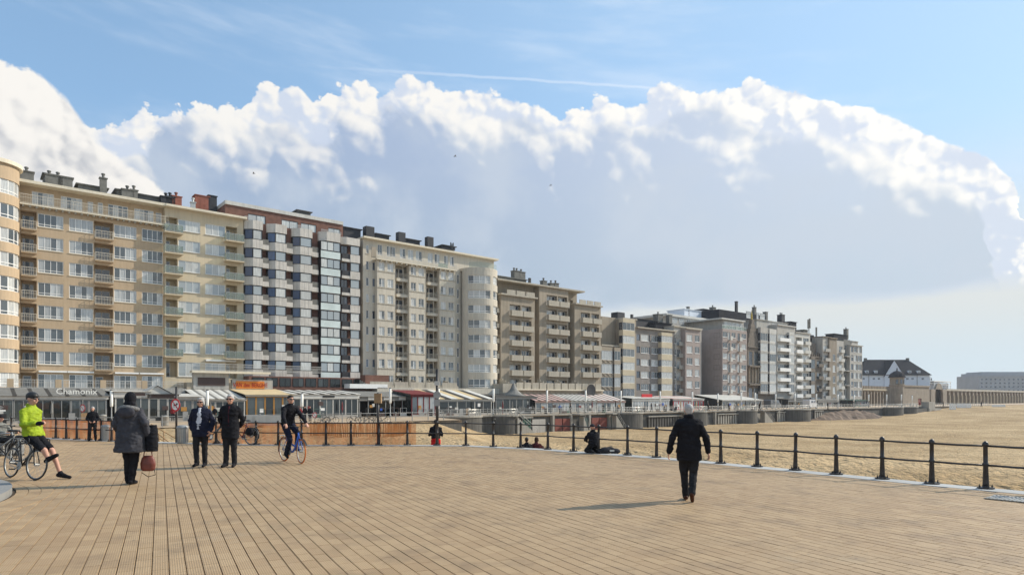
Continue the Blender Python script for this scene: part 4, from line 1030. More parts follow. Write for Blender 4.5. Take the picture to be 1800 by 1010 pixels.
a = MB(); a.quad((xg-gw-.3, -.7, ze-.8), (xg, -.7, gt+.2), (xg, ym, gt+.2), (xg-gw-.3, ym, ze-.8)); a.quad((xg, -.7, gt+.2), (xg+gw+.3, -.7, ze-.8), (xg+gw+.3, ym, ze-.8), (xg, ym, gt+.2)); a.build('gable_roof', M['slate'], V)
for px in (1525, 1541, 1600, 1616):                  # dormers
    X_ = x(px); zz = z(655.5); o = vbox('dormer', M['villa'], X_-.75, X_+.75, .4, 3.5, zz, zz+1.3, parent=rf); window(V, X_-.6, .36, zz+.15, 1.2, 1.0, n=2, split=False)
for px in (1518, 1536, 1545, 1595, 1604, 1622): window(V, x(px)-.6, -.05, z(667), 1.2, 1.0, n=2, fm=M['villa'], gm=M['glassD'], split=False)
for px in (1527, 1612): vbox('downpipe', M['chimney'], x(px)-.08, x(px)+.08, -.15, 0, 0, ze)
vbox('side_wing', M['villa'], x1, x(1642), 3, 14, 0, z(662)); a = MB(); a.quad((x1, 2.5, z(658)), (x(1643.5), 2.5, z(661.5)), (x(1643.5), 14, z(661.5)), (x1, 14, z(652))); a.build('wing_roof', M['sandst'], V)
for i in range(3): window(V, x(1636)+i*.95-.1, 2.95, z(668), .7, 1.2, n=1, gm=M['glassD'], split=False)

B = Bld('stone_gallery', 1515, 'tan stone gallery wall with parapet and domed corner turret below the villa', d=-4.)
x = B.x; dg = -4.; z = lambda py, px=1570, d=dg: B.z(px, py, d)
def arch_wall(B, x0, x1, d, zb, zt, n, m, spring, frac=.72, dark=None, name='arcade_wall', thick=.9):
    """wall pierced by n round arches"""
    a = MB(); y = -d; wB = (x1-x0)/n
    for i in range(n):
        c = x0+wB*(i+.5); rr = wB*frac/2; xl, xr_ = x0+wB*i, x0+wB*(i+1)
        a.quad((xl, y, zb), (c-rr, y, zb), (c-rr, y, spring), (xl, y, spring)); a.quad((c+rr, y, zb), (xr_, y, zb), (xr_, y, spring), (c+rr, y, spring))
        pts = [(c-rr*math.cos(math.pi*k/8), spring+rr*1.25*math.sin(math.pi*k/8)) for k in range(9)]
        a.quad((xl, y, spring), (pts[0][0], y, pts[0][1]), (pts[4][0], y, pts[4][1]), (pts[4][0], y, zt), (xl, y, zt)) if False else None
        tops = [(xl+(xr_-xl)*k/8, zt) for k in range(9)]
        ext = [(xl, spring)]+pts+[(xr_, spring)]; tp = [(xl, zt)]+tops+[(xr_, zt)]
        for k in range(len(ext)-1): a.quad((ext[k][0], y, ext[k][1]), (ext[k+1][0], y, ext[k+1][1]), (tp[k+1][0], y, tp[k+1][1]), (tp[k][0], y, tp[k][1]))
        for k in range(8): a.quad((pts[k][0], y, pts[k][1]), (pts[k][0], y+thick, pts[k][1]), (pts[k+1][0], y+thick, pts[k+1][1]), (pts[k+1][0], y, pts[k+1][1]))
        a.quad((c-rr, y, zb), (c-rr, y+thick, zb), (c-rr, y+thick, spring), (c-rr, y, spring)); a.quad((c+rr, y+thick, zb), (c+rr, y, zb), (c+rr, y, spring), (c+rr, y+thick, spring))
    a.quad((x0, y, zt), (x1, y, zt), (x1, y+5, zt), (x0, y+5, zt)); a.quad((x0, y+5, zb), (x0, y, zb), (x0, y, zt), (x0, y+5, zt)); a.quad((x1, y, zb), (x1, y+5, zb), (x1, y+5, zt), (x1, y, zt))
    o = a.build(name, m, B.root)
    B.box('rear_wall', x0+.01, x1-.01, d-5., d-3.2, zb, zt-.05, dark or M['tanstone']); return o
x0, x1 = x(1515, dg), x(1558, dg); zt = z(682, 1530)
arch_wall(B, x0, x1, dg, 0, zt, 8, M['arc'], zt*.66)
for i in range(16): B.box('merlon', x0+(x1-x0)*i/16, x0+(x1-x0)*(i+.6)/16, dg-.4, dg+.15, zt+.003, zt+.9, M['arc'])
B.box('parapet', x0, x1, dg, dg+.4, zt-.7, zt-.25, M['sandst'])
xt = x(1573, dg); rt = 11.5*(SY+S(1573, dg)*UY)/F
a = MB(); a.lathe([(rt, 0), (rt, z(678)), (rt*1.12, z(677)), (rt*1.12, z(676)), (rt, z(675.5)), (rt, z(664)), (rt*1.2, z(663))], (xt, -dg-rt*.3, 0), 10); tur = a.build('turret', M['arc'], B.root)
a = MB(); a.lathe([(rt*1.22, z(663)), (rt*1.15, z(661)), (rt*.9, z(656)), (rt*.45, z(652.5)), (.25, z(651)), (.2, z(647)), (.02, z(646))], (xt, -dg-rt*.3, 0), 12); a.build('dome', M['slate'], tur)
for k in range(5):
    an = rad(200+k*35); mt = Matrix.Translation((xt+rt*math.cos(an), -dg-rt*.3+rt*math.sin(an), 0)) @ Matrix.Rotation(an+math.pi/2, 4, 'Z'); MB().box(-.4, .4, -.06, .06, z(674), z(667), mt).build('turret_window', M['glassD'], tur)
x0, x1 = x(1584, dg), x(1634, dg); zt = z(679, 1610)
B.wall(x0, x1, dg, 0, zt, M['arc'], [(x(1614, dg), x(1620, dg), 0, z(700, 1617), .4, True)], back=6); B.box('parapet', x0-.1, x1+.1, dg, dg+.4, zt-.1, zt+.5, M['arc']); B.box('door', x(1614, dg)+.05, x(1620, dg)-.05, dg-.35, dg-.25, 0, z(700, 1617)-.05, M['doorred'])
B = Bld('arcade', 1634, 'long tan arcade of round arches running off to the right', d=-6.)
x = B.x; dg = -6.; zt = B.z(1634, 683.5, dg)
xa, xb = x(1634, dg), x(1662, dg)
arch_wall(B, xa, xb, dg+.6, 0, zt, 1, M['arc'], zt*.5, .5, name='end_pavilion')
xb2 = x(1860, dg); arch_wall(B, xb, xb2, dg, 0, zt, 38, M['arc'], zt*.60, .70)
B.box('cornice', xb, xb2, dg, dg+.45, zt-.55, zt+.35, M['tanstone2'])
for i in range(39): B.box('column', xb+(xb2-xb)*i/38-.22, xb+(xb2-xb)*i/38+.22, dg, dg+.35, 0, zt*.62, M['sandst'])
hc = st(S(1720, -50), -50, ZP); hu = hc.y/F
V = empty('grand_hotel', hc, 0, 'large grey stepped hotel far off behind the arcade', 'hotel')
x = lambda px: (px-CX)*hu-hc.x
z = lambda py: H+(HY-py)*hu-ZP
for nm, pa, y0, za, zb in (('wall', 1721, 0, 760, 660), ('upper_storey', 1729, 3, 660, 655), ('attic', 1738, 6, 655, 652.5)): vbox(nm, M['hotel'], x(pa), x(1890-(pa-1720)), y0, 24, 0 if za > 700 else z(za), z(zb))
vbox('cornice', M['hotel'], x(1720), x(1890), -.5, 0, z(661.5), z(660))
for i in range(16):
    for k in range(4): window(V, x(1724+i*8), -.05, z(668+k*6.5), 1.5, 1.3, n=1, fm=M['hotel'], gm=M['glassD'], split=False)
V = None

B = Bld('rooftop_pavilion', 1641, 'small flat white pavilion on stilts beside the villa', d=-26.)
x = B.x; z = lambda py: B.z(1655, py, -26.)
B.box('roof', x(1642, -26), x(1672, -26), -36, -26, z(671), z(669), M['white']); B.box('wall', x(1644, -26)+.2, x(1671, -26)-.2, -35, -27, 0, z(673), M['hotel'])
for i in range(5): B.box('post', x(1643+i*7, -26), x(1643+i*7, -26)+.25, -26.3, -26.05, z(682), z(671), M['white'])
MB().box(x(1643, -26), x(1671, -26), 26.05, 26.1, z(676), z(674.5)).build('rail', M['white'], B.root)
# tower crane
c = st(S(1705, -90), -90, ZP); k = empty('crane', c, 0, 'small distant crane jib above the arcade', 'crane'); zz = lambda py: H+(HY-py)/F*c.y-ZP
u = c.y/F
a = MB(); a.tube([(0, 0, 0), (0, 0, zz(673))], .5, 6); a.build('mast', M['alu'], k)
a = MB(); a.tube([(-19*u, 0, zz(676)), (12*u, 0, zz(674))], .45, 6); a.tube([(-19*u, 0, zz(673)), (-6*u, 0, zz(675))], .35, 6); a.build('jib', M['alu'], k); MB().box(-20*u, -15*u, -1, 1, zz(679), zz(674)).build('counterweight', M['alu'], k)

# ---------------------------------------------------------------- sea wall of the dyke
EDG = 16.
sw = empty('sea_wall', st(47, EDG, -5.5), RZ, 'dark concrete sea wall under the promenade with doors and round bastions', 'sea wall')
def sx(px, d): return S(px, d)-47
zl = lambda z: z+5.5
L1 = 330-47
def prom_d(s): return 16+(s-47)*.0055
mb = MB(); N = 60
for i in range(N):
    a0, a1 = L1*i/N, L1*(i+1)/N; e0, e1 = -(prom_d(47+a0)-EDG), -(prom_d(47+a1)-EDG)
    mb.quad((a0, e0-.35, 0), (a1, e1-.35, 0), (a1, e1-.02, zl(ZP-.25)), (a0, e0-.02, zl(ZP-.25)))
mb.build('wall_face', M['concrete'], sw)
for i in range(46):                                  # coping stones
    a0, a1 = L1*i/46, L1*(i+1)/46-.02; e0 = -(prom_d(47+a0)-EDG)
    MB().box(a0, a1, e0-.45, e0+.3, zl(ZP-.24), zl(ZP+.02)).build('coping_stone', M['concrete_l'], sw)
def bastion(px, r, zt=ZP, m='concrete', pale=False):
    d = prom_d(S(px, EDG)); c = sx(px, d+r*.4); yc = -(d-EDG); n = 16
    a = MB(); pts = [(c-r, yc+.5)]+[(c-r*math.cos(math.pi*k/n), yc-r*.75*math.sin(math.pi*k/n)) for k in range(n+1)]+[(c+r, yc+.5)]
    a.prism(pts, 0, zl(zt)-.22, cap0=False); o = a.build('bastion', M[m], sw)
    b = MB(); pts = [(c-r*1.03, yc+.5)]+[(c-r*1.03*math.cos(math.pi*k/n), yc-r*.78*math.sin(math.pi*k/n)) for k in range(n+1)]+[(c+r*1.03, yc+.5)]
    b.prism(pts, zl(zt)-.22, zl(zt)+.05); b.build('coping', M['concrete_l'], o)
    for k in range(0, n+1, 2):
        X_, Y_ = c-r*.95*math.cos(math.pi*k/n), yc-r*.72*math.sin(math.pi*k/n); MB().box(X_-.05, X_+.05, Y_-.05, Y_+.05, zl(zt)+.05, zl(zt)+1.0).build('baluster', M['steel'], o)
    q = MB(); q.tube([(c-r*.95*math.cos(math.pi*k/n), yc-r*.72*math.sin(math.pi*k/n), zl(zt)+1.0) for k in range(n+1)], .035, 6); q.tube([(c-r*.95*math.cos(math.pi*k/n), yc-r*.72*math.sin(math.pi*k/n), zl(zt)+.55) for k in range(n+1)], .025, 6); q.build('rail', M['steel'], o)
for px, r in ((815, 4.2), (893, 2.6), (1113, 3.4), (1228, 3.6), (1318, 3.6), (1408, 5.2), (1575, 5.2), (1602, 4.6)): bastion(px, r)
for pa, pb, za, zb, bars, m_ in ((1140, 1196, -4.0, -1.9, 12, 'concrete'), (1262, 1296, -3.9, -1.8, 8, 'concrete_l'), (1366, 1392, -3.9, -1.7, 7, 'concrete_l'), (920, 934, -4.2, -1.5, 4, 'green'), (870, 884, -4.2, -1.6, 3, 'awndark'), (1432, 1446, -3.6, -1.6, 4, 'concrete_l')):
    d = prom_d(S(pa, EDG))+.55; y = -(d-EDG); a_, b_ = sx(pa, d), sx(pb, d)
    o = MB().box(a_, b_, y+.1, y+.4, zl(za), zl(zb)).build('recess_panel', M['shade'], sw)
    for k in range(bars): MB().box(a_+(b_-a_)*k/bars, a_+(b_-a_)*(k+.55)/bars, y-.05, y+.1, zl(za), zl(zb)-.1*(k % 3)).build('bar', M[m_], o)
    MB().box(a_-.2, b_+.2, y-.25, y+.1, zl(zb), zl(zb)+.22).build('ledge', M['concrete_l'], o)
for pa, pb in ((900, 945), (1018, 1036), (1076, 1100), (1205, 1222), (1340, 1362)):   # stairs from the promenade down to the sand
    d0_ = prom_d(S(pa, EDG)); a_, b_ = sx(pa, d0_+2), sx(pb, d0_+2); n_ = 12
    o = MB().box(a_, a_+1.2, -(d0_-EDG)-2.2, -(d0_-EDG), zl(ZP)-.25, zl(ZP)-.03).build('landing', M['concrete_l'], sw)
    for k in range(n_): MB().box(a_+1.2+(b_-a_-1.2)*k/n_, a_+1.2+(b_-a_-1.2)*(k+1)/n_, -(d0_-EDG)-2.0, -(d0_-EDG)-.8, 0, zl(ZP)-.25-(3.1*(k+1)/n_)).build('step', M['concrete_l'], o)
    q = MB(); q.tube([(a_+1.2, -(d0_-EDG)-2.0, zl(ZP)+.7), (b_, -(d0_-EDG)-2.0, zl(ZP)-2.4)], .04, 5); q.tube([(a_+1.2, -(d0_-EDG)-2.0, zl(ZP)+.2), (b_, -(d0_-EDG)-2.0, zl(ZP)-2.9)], .03, 5)
    for k in range(5): x__ = a_+1.2+(b_-a_-1.2)*k/4; q.tube([(x__, -(d0_-EDG)-2.0, zl(ZP)-.3-3.1*k/4), (x__, -(d0_-EDG)-2.0, zl(ZP)+.7-3.1*k/4)], .03, 5)
    q.build('handrail', M['alu'], o)
for pa, pb, m_ in ((975, 987, 'doorred'), (989, 1003, 'doorred'), (1020, 1033, 'teal'), (1040, 1052, 'doorred'), (1053, 1066, 'doorred'), (1075, 1095, 'teal'), (935, 958, 'greyr'), (1330, 1340, 'greyr'), (1268, 1300, 'greyr')):
    d = prom_d(S(pa, EDG))+.3; y = -(d-EDG)-.12; MB().box(sx(pa, d), sx(pb, d), y, y+.3, zl(-4.15), zl(-1.75)).build('door', M[m_], sw)
for pa in (1004, 1071, 1202, 1257, 1369, 972, 1036):
    d = prom_d(S(pa, EDG))+.5; y = -(d-EDG); MB().box(sx(pa, d)-.22, sx(pa, d)+.22, y-.2, y+.5, 0, zl(ZP-.3)).build('pilaster', M['concrete_l'], sw)
# left stretch of the wall, where the promenade is wider
mb = MB(); 
for (sa, da), (sb, db) in (((-90, 34), (42, 32)), ((42, 32), (47, 16))):
    p, q = st(sa, da), st(sb, db); mb.quad((p.x, p.y, -5.5), (q.x, q.y, -5.5), (q.x, q.y, ZP-.01), (p.x, p.y, ZP-.01))
tag(mb.build('retaining_wall', M['concrete']), 'low concrete retaining wall where the promenade widens behind the orange net', 'wall')
# bank of dark turf and rubble at the foot of the wall
mb = MB(); rnd = random.Random(3); pts = []
for i in range(40):
    s_ = S(1436, 19)+(S(1562, 19)-S(1436, 19))*i/39; row = []
    for k in range(6):
        d_ = 17.2+k*1.5; tp = math.sin(math.pi*min(1, max(0, i/39)))**.5; d_ = 16.9+k*1.5*tp; zz = -4.7+(3.2*(1-k/5)+rnd.uniform(-.3, .3))*tp; row.append(st(s_, d_+rnd.uniform(-.3, .3)*tp, zz if k < 5 else -4.8))
    pts.append(row)
for i in range(39):
    for k in range(5): mb.quad(pts[i][k+1], pts[i+1][k+1], pts[i+1][k], pts[i][k])
tag(mb.build('embankment', mat('dark turf and rubble', (.15, .105, .075), .95, .45, .5, .4, 3), smooth=False), kind='structure')
# promenade railing
pr_ = empty('promenade_railing', st(47, 15.5, ZP), RZ, 'pale metal railing along the top of the sea wall', 'railing')
pm = MB().box(-.04, .04, -.04, .04, 0, 1.05).box(-.06, .06, -.06, .06, 1.05, 1.13).mesh('post', M['alu'])
npost = 118
for i in range(npost):
    s_ = 2.35*i; y = -(prom_d(47+s_)-EDG); link('post', pm, pr_, (s_, y, .02))
for h_ in (1.0, .68, .36):
    a = MB(); a.tube([(2.35*i, -(prom_d(47+2.35*i)-EDG), h_) for i in range(npost)], .024, 5); a.build('rail', M['alu'], pr_)
# rail along the wide part of the promenade, behind the net
pl_ = empty('promenade_railing', st(-20, 31.6, ZP), RZ, 'pale tubular railing on the wide promenade in front of the first cafe', 'railing')
for i in range(27): link('post', pm, pl_, (2.3*i, .02*2.3*i*.4, 0))
for h_ in (1.0, .5):
    a = MB(); a.tube([(0, 0, h_), (2.3*26, .02*2.3*26*.4, h_)], .03, 5); a.build('rail', M['alu'], pl_)
# white topped lamp masts
LM = None
def mast(px, d, ytop, label):
    global LM
    s_ = S(px, d); zt = Zs(ytop, s_, d)-ZP; hh = zt
    r_ = empty('lamp_mast', st(s_, d, ZP), RZ, label, 'lamp post', 'white topped lamp masts along the promenade')
    a = MB(); a.lathe([(.16, 0), (.16, .25), (.075, .3), (.065, hh*.48)], n=8); a.build('pole', M['alu'], r_, smooth=True)
    a = MB(); a.lathe([(.13, hh*.46), (.17, hh*.5), (.17, hh-.12)], n=10); a.build('light_column', M['mast'], r_, smooth=True)
    a = MB(); a.lathe([(.18, hh-.12), (.18, hh-.04), (.05, hh)], n=10); a.build('cap', M['black'], r_)
    return r_
ML = [(196, 12, 684, 'white topped lamp mast beside the first cafe and the grey hood'), (364.5, 14, 684, 'white topped lamp mast above the walking couple'), (531, 15, 690, 'white topped lamp mast right of the cyclist on the blue bike'), (686, 15, 681, 'white topped lamp mast by the parked scooters'),
      (771, 14.6, 681, 'white topped lamp mast half hidden by the sign pole'), (867.5, 14.6, 681, 'white topped lamp mast left of the red planters'), (961.5, 14.6, 684, 'white topped lamp mast at the left end of the pink awning'), (1029.5, 14.6, 684, 'white topped lamp mast beside the round dark dish'),
      (1091.5, 14.6, 685, 'white topped lamp mast in front of the slim block with stacked bays'), (1160.5, 14.6, 686, 'white topped lamp mast in front of the grey brick block'), (1217, 14.6, 687, 'white topped lamp mast above the head of the walking man'), (1262, 14.6, 690, 'white topped lamp mast against the blank mauve side wall'),
      (1303, 14.6, 688.5, 'white topped lamp mast left of the white tent roof ridge'), (1327.5, 14.6, 689, 'white topped lamp mast in front of the stepped gable'), (1363.5, 14.6, 691, 'white topped lamp mast above the grey van')]
ML += [(p, 14.6, y, 'white topped lamp mast, number %s from the right among those before the far houses' % k) for p, y, k in ((1397.5, 690, 'nine'), (1435, 691, 'eight'), (1473, 692, 'seven'), (1501, 693, 'six'))]
ML += [(1527, 14.6, 692, 'white topped lamp mast at the left end of the stone gallery'), (1558.5, 14.6, 692, 'white topped lamp mast just left of the domed turret'), (1584.5, 14.6, 692, 'white topped lamp mast just right of the domed turret'), (1603.5, 14.6, 694, 'last white topped lamp mast on the right, by the red door')]
ML = [(a, b, c, d.replace(', number nine from the right among those before the far houses', ' before the white house with dark loggias').replace(', number eight from the right among those before the far houses', ' before the dark ornate house').replace(', number seven from the right among those before the far houses', ' before the slim white-balconied house').replace(', number six from the right among those before the far houses', ' before the last pale apartment block')) for a, b, c, d in ML]
for q in ML: mast(*q)

# ---------------------------------------------------------------- cafes and pavilions
def text(s, size, m, parent, loc, rot=(rad(90), 0, 0), ext=.02, name='lettering', sx_=1.):
    c = bpy.data.curves.new(name, 'FONT'); c.body = s; c.size = size; c.extrude = ext; c.align_x = 'CENTER'; c.resolution_u = 2
    t = bpy.data.objects.new(name, c); col.objects.link(t); me = to_mesh(t, name); bpy.data.objects.remove(t); bpy.data.curves.remove(c)
    me.materials.clear(); me.materials.append(m); o = link(name, me, parent, loc, rot); o.scale = (sx_, 1, 1); return o
def pavilion(name, label, px0, px1, df, dep, yb, yft, yfb, roof=('awngrey',), frame='offwhite', glass='glassS', n=5, nstrip=1, fascia=None, cat='cafe', open_front=False, side=True, rear=True):
    B = Bld(name, px0, label, cat, d=df); x1 = B.x(px1, df); pm_ = (px0+px1)/2
    zb, zf, zg = B.z(pm_, yb, df-dep), B.z(pm_, yft, df), B.z(pm_, yfb, df)
    ns = max(nstrip, 1); fm = M[frame]; o = .35
    for i in range(ns):
        xa, xb = -o+(x1+2*o)*i/ns, -o+(x1+2*o)*(i+1)/ns; m_ = M[roof[i % len(roof)]]
        a = MB(); t = .06
        p = [(xa, -df-.3, zf), (xb, -df-.3, zf), (xb, -df+dep, zb), (xa, -df+dep, zb)]; q = [(u, v, w_+t) for u, v, w_ in p]
        a.quad(*q); a.quad(*p[::-1])
        for k in range(4): a.quad(p[k], p[(k+1) % 4], q[(k+1) % 4], q[k])
        a.build('roof_strip' if ns > 1 else 'roof', m_, B.root)
    B.box('fascia', -.2, x1+.2, df-.05, df+.12, zg, zf-.01, M[fascia or frame])
    if side:
        a = MB(); a.quad((0, -df+dep, 0), (0, -df, 0), (0, -df, zf-.03), (0, -df+dep, zb-.03)); a.quad((x1, -df, 0), (x1, -df+dep, 0), (x1, -df+dep, zb-.03), (x1, -df, zf-.03)); a.build('side_glass', M['glassS'], B.root)
        for xx in (0, x1):
            for k in range(3): B.box('side_post', xx-.06, xx+.06, df-dep*k/2-.12, df-dep*k/2, 0, zf-.05, fm)
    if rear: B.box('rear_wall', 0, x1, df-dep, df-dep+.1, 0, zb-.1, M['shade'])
    if not open_front:
        wd = x1/n
        for i in range(n): window(B.root, wd*i+.02, -df+.0, .25, wd-.04, zg-.3, n=2 if wd > 1.6 else 1, ft=.08, fm=fm, gm=M[glass], split=False)
        B.box('plinth', 0, x1, df-.15, df-.02, 0, .25, M['greyr'])
    else:
        for i in range(n+1): B.box('front_post', x1*i/n-.06, x1*i/n+.06, df-.15, df-.03, 0, zg, fm)
    rq = random.Random(int(px0*7)); q_ = .5
    while q_ < x1-1.2:                               # wind screens, boards and folded parasols stand before the front
        kd = rq.random(); wd_ = rq.uniform(.7, 1.5)
        if kd < .5:
            a = MB(); yy = -df-rq.uniform(.8, 2.2); a.box(q_, q_+wd_, yy, yy+.04, .05, .5); a.box(q_, q_+wd_, yy, yy+.04, 1.25, 1.3); a.box(q_, q_+.05, yy, yy+.04, .5, 1.25); a.box(q_+wd_-.05, q_+wd_, yy, yy+.04, .5, 1.25); a.build('terrace_screen', M[rq.choice(['alu', 'awndark', 'sign_brown', 'offwhite', 'green'])], B.root)
        elif kd < .72:
            a = MB(); yy = -df-rq.uniform(.6, 1.8); a.lathe([(.04, 0), (.04, 1.0), (.14, 1.1), (.10, 2.0), (.02, 2.3)], (q_+.3, yy, 0), 7); a.build('folded_parasol', M[rq.choice(['awnred', 'awndark', 'awncanvas', 'awngrey'])], B.root)
        elif kd < .9:
            a = MB(); yy = -df-rq.uniform(.6, 2.); a.box(q_, q_+.6, yy, yy+.05, .0, 1.1, Matrix.Rotation(0, 4, 'X')); a.build('menu_stand', M[rq.choice(['black', 'sign_brown', 'wood', 'alu'])], B.root)
        q_ += wd_+rq.uniform(.1, 1.2)
    for k in range(int(x1/2.2)):                     # lamps, boards and posters seen in the glass front
        xx_ = rq.uniform(.2, max(.3, x1-1.)); zz_ = rq.uniform(.8, max(1., zg-.9)); B.box('poster', xx_, xx_+rq.uniform(.3, .8), df+.02, df+.035, zz_, zz_+rq.uniform(.25, .6), M[rq.choice(['offwhite', 'ochre', 'awnred', 'sign_brown', 'white', 'sign_blue'])])
    B.zf, B.zg, B.zb, B.x1, B.df = zf, zg, zb, x1, df
    return B
B = pavilion('cafe_pavilion', 'glass cafe pavilion with sloping grey roof lettered Chamonix', -12, 187, 12, 6, 683, 696, 701.5, ('awngrey', 'awndark', 'awngrey', 'awngrey'), 'alu', n=6, nstrip=28, fascia='offwhite')
xx = B.x(132, 10); text('Chamonix', .95, M['lettering_white'], B.root, (xx, -11.6, B.zf+.25), ext=.03)
B = pavilion('cafe_pavilion', 'white flat fronted cafe with turquoise glass right of the grey hooded coat', 203, 262, 12, 6, 687, 688, 698, ('offwhite',), 'offwhite', n=2)
xx = B.x(240, 12); 
B.box('name_board', xx-.9, xx+.9, 12.12, 12.16, B.zg+.2, B.zg+.55, M['sign_brown'])
B = pavilion('kiosk', 'white kiosk with a little gable roof and dark blue awning', 262, 311, 12, 5, 691, 693, 699, ('awndark',), 'offwhite', n=3, fascia='sign_brown')
xm = B.x(275, 11); zz = B.zf+.1; a = MB(); 
a.prism([(xm-1.6, -11.5), (xm+1.6, -11.5), (xm+1.6, -8), (xm-1.6, -8)], zz-.3, zz); a.quad((xm-1.6, -11.5, zz), (xm+1.6, -11.5, zz), (xm, -11.5, zz+.9)); a.quad((xm-1.8, -11.7, zz-.05), (xm, -11.7, zz+1.), (xm, -8, zz+1.), (xm-1.8, -8, zz-.05)); a.quad((xm, -11.7, zz+1.), (xm+1.8, -11.7, zz-.05), (xm+1.8, -8, zz-.05), (xm, -8, zz+1.)); a.build('gable_roof', M['offwhite'], B.root)
B = pavilion('cafe_pavilion', 'low white cafe annex between the kiosk and the ribbed glass roof', 311, 352, 12, 4, 692, 697, 702, ('offwhite',), 'greyr', n=3)
B = pavilion('cafe_pavilion', 'cafe under a ribbed white glass roof behind the walking couple', 352, 430, 12, 7, 684, 701, 704, ('offwhite', 'awnwhite', 'awngrey'), 'offwhite', n=3, nstrip=15)
B.box('shop_front', B.x(338, 5), B.x(400, 5), 4.9, 5.6, B.zb, B.zb+2.2, M['greyr']); B.box('sign_board', B.x(348, 5.7), B.x(396, 5.7), 5.62, 5.68, B.zb+.5, B.zb+1.6, M['sign_brown']); B.box('canopy', B.x(338, 6.4), B.x(476, 6.4), 5.0, 6.4, B.zb+2.2, B.zb+2.5, M['cornice'])
for i in range(6): railing(B.root, B.x(340, 6.2)+i*3.0, -6.2, B.zb+2.5, 2.95, 1.0, 'bars', 0, M['offwhite'])
B = pavilion('bar_terrace', 'ochre timber bar with beige canvas roof under the orange name board', 434, 512, 12, 7, 684, 693.5, 696, ('awncanvas', 'awncanvas'), 'ochre', glass='glassS', n=5, nstrip=2, fascia='awnwhite')
a_, b_ = B.x(415, 5.7), B.x(465, 5.7); zz = B.z(440, 682.5, 5.7); B.box('shop_front', a_-.5, b_+1.2, 4.9, 5.6, zz-.5, zz+1.25, M['greyr']); B.box('sign_board', a_, b_, 5.62, 5.7, zz, zz+1.05, M['sign_orange']); text('VAN den BERGHE', .86, M['lettering_red'], B.root, ((a_+b_)/2, -5.73, zz+.22), ext=.015, sx_=.72)
B = pavilion('cafe_pavilion', 'large white framed cafe with black and white striped roof', 516, 629, 12, 7, 686, 692.5, 700, ('awnwhite', 'awndark'), 'offwhite', n=5, nstrip=13, fascia='awnwhite')
xx = B.x(577, 12); B.box('name_board', xx-.9, xx+.9, 12.12, 12.16, B.zg+.15, B.zg+.42, M['black'])
B = pavilion('cafe_terrace', 'open cafe terrace with olive grey awning behind the parked scooters', 632, 722, 11, 6, 687, 697, 704, ('awngrey',), 'alu', n=6, nstrip=1, fascia='awngrey', open_front=True)
B.box('roof_vent', B.x(610, 5), B.x(676, 5), 4, 6, B.zb+.4, B.zb+1.1, M['white']); B.box('service_block', B.x(640, 4), B.x(682, 4), 2.6, 4.4, B.zb, B.zb+2.6, M['brick'])
for i in range(3): B.box('menu_board', B.x1*(.15+.3*i), B.x1*(.15+.3*i)+1.2, 11.13, 11.17, B.zg+.15, B.zg+.7, M['offwhite'])
B = pavilion('kiosk', 'maroon kiosk with cream awning beside the road sign pole', 724, 765, 13, 6, 686, 693, 696, ('awnred', 'awnred'), 'awnred', glass='glassA', n=4)
B = pavilion('cafe_pavilion', 'cafe with cream and black louvred roof and a white framed front', 772, 864, 13, 7, 686, 701, 704, ('awncanvas', 'awndark', 'awnwhite'), 'offwhite', n=3, nstrip=9)
B = pavilion('bar_terrace', 'dark bar with a grey tent roof behind red planters', 872, 942, 12, 6, 693, 697, 700, ('awndark',), 'alu', n=6)
xm = B.x(906, 10); a = MB(); a.lathe([(2.6, B.zf+.1), (1.6, B.zf+.5), (.7, B.zf+1.3), (.2, B.zf+2.4), (.05, B.zf+2.6)], (xm, -9.5, 0), 12); a.build('tent_roof', M['awngrey'], B.root, smooth=True)
for pa, m_, lab, rf in ((942, 3, 'cafe terrace under a pink and black striped awning', ('pink', 'awndark')), (1004, 3, 'cafe terrace under a white and black striped awning', ('awnwhite', 'awndark')), (1050, 3, 'cafe terrace under a beige and dark striped awning', ('pink', 'awnwhite', 'awndark'))):
    pb = {942: 1001, 1004: 1048, 1050: 1098}[pa]; B = pavilion('cafe_terrace', lab, pa, pb, 13, 6.5, 690, 704, 707, rf, 'offwhite', glass='glassA', n=6, nstrip=12 if pa != 1050 else 15, fascia=rf[0])
B = Bld('round_dish', 1039, 'dark round dish standing on the terrace roof above the striped awnings', 'dish', d=9.); zz = B.z(1039, 686, 9.); a = MB(); a.lathe([(.02, -.12), (1.0, -.10), (1.28, 0), (1.3, .06), (.9, .02), (.02, -.03)], n=18)
o = a.build('disc', M['chimblack'], B.root, (0, -9., zz)); o.rotation_euler = (rad(90), 0, 0); B.box('stand', -.08, .08, 8.6, 8.9, 0, zz, M['alu'])
B = pavilion('kiosk', 'white snack kiosk with a red fascia before the grey brick block', 1112, 1176, 12, 5, 697, 700, 704, ('offwhite',), 'white', glass='glassA', n=7, fascia='awnwhite')
B.box('name_board', B.x(1128, 9), B.x(1146, 9), 8.9, 9.1, B.zb-.1, B.zb+.6, M['red'])
B = pavilion('kiosk', 'red and white shop front with an awning before the mauve corner block', 1184, 1236, 12, 6, 696, 701, 704, ('pink', 'offwhite'), 'red', glass='glassA', n=6, nstrip=4, fascia='awnwhite')
B = pavilion('cafe_tent', 'cafe with a low white tent roof beside the grey van', 1270, 1339, 11, 8, 694, 703, 705, ('offwhite',), 'offwhite', glass='glassA', n=7)
B = pavilion('kiosk', 'dark green kiosk with a raised white flap near the far end of the promenade', 1504, 1527, 9, 5, 702, 703, 704, ('green',), 'green', glass='glassD', n=3); B.box('flap', B.x1, B.x1+2.2, 8.2, 9.2, B.zg-1.6, B.zg-1.45, M['white'])
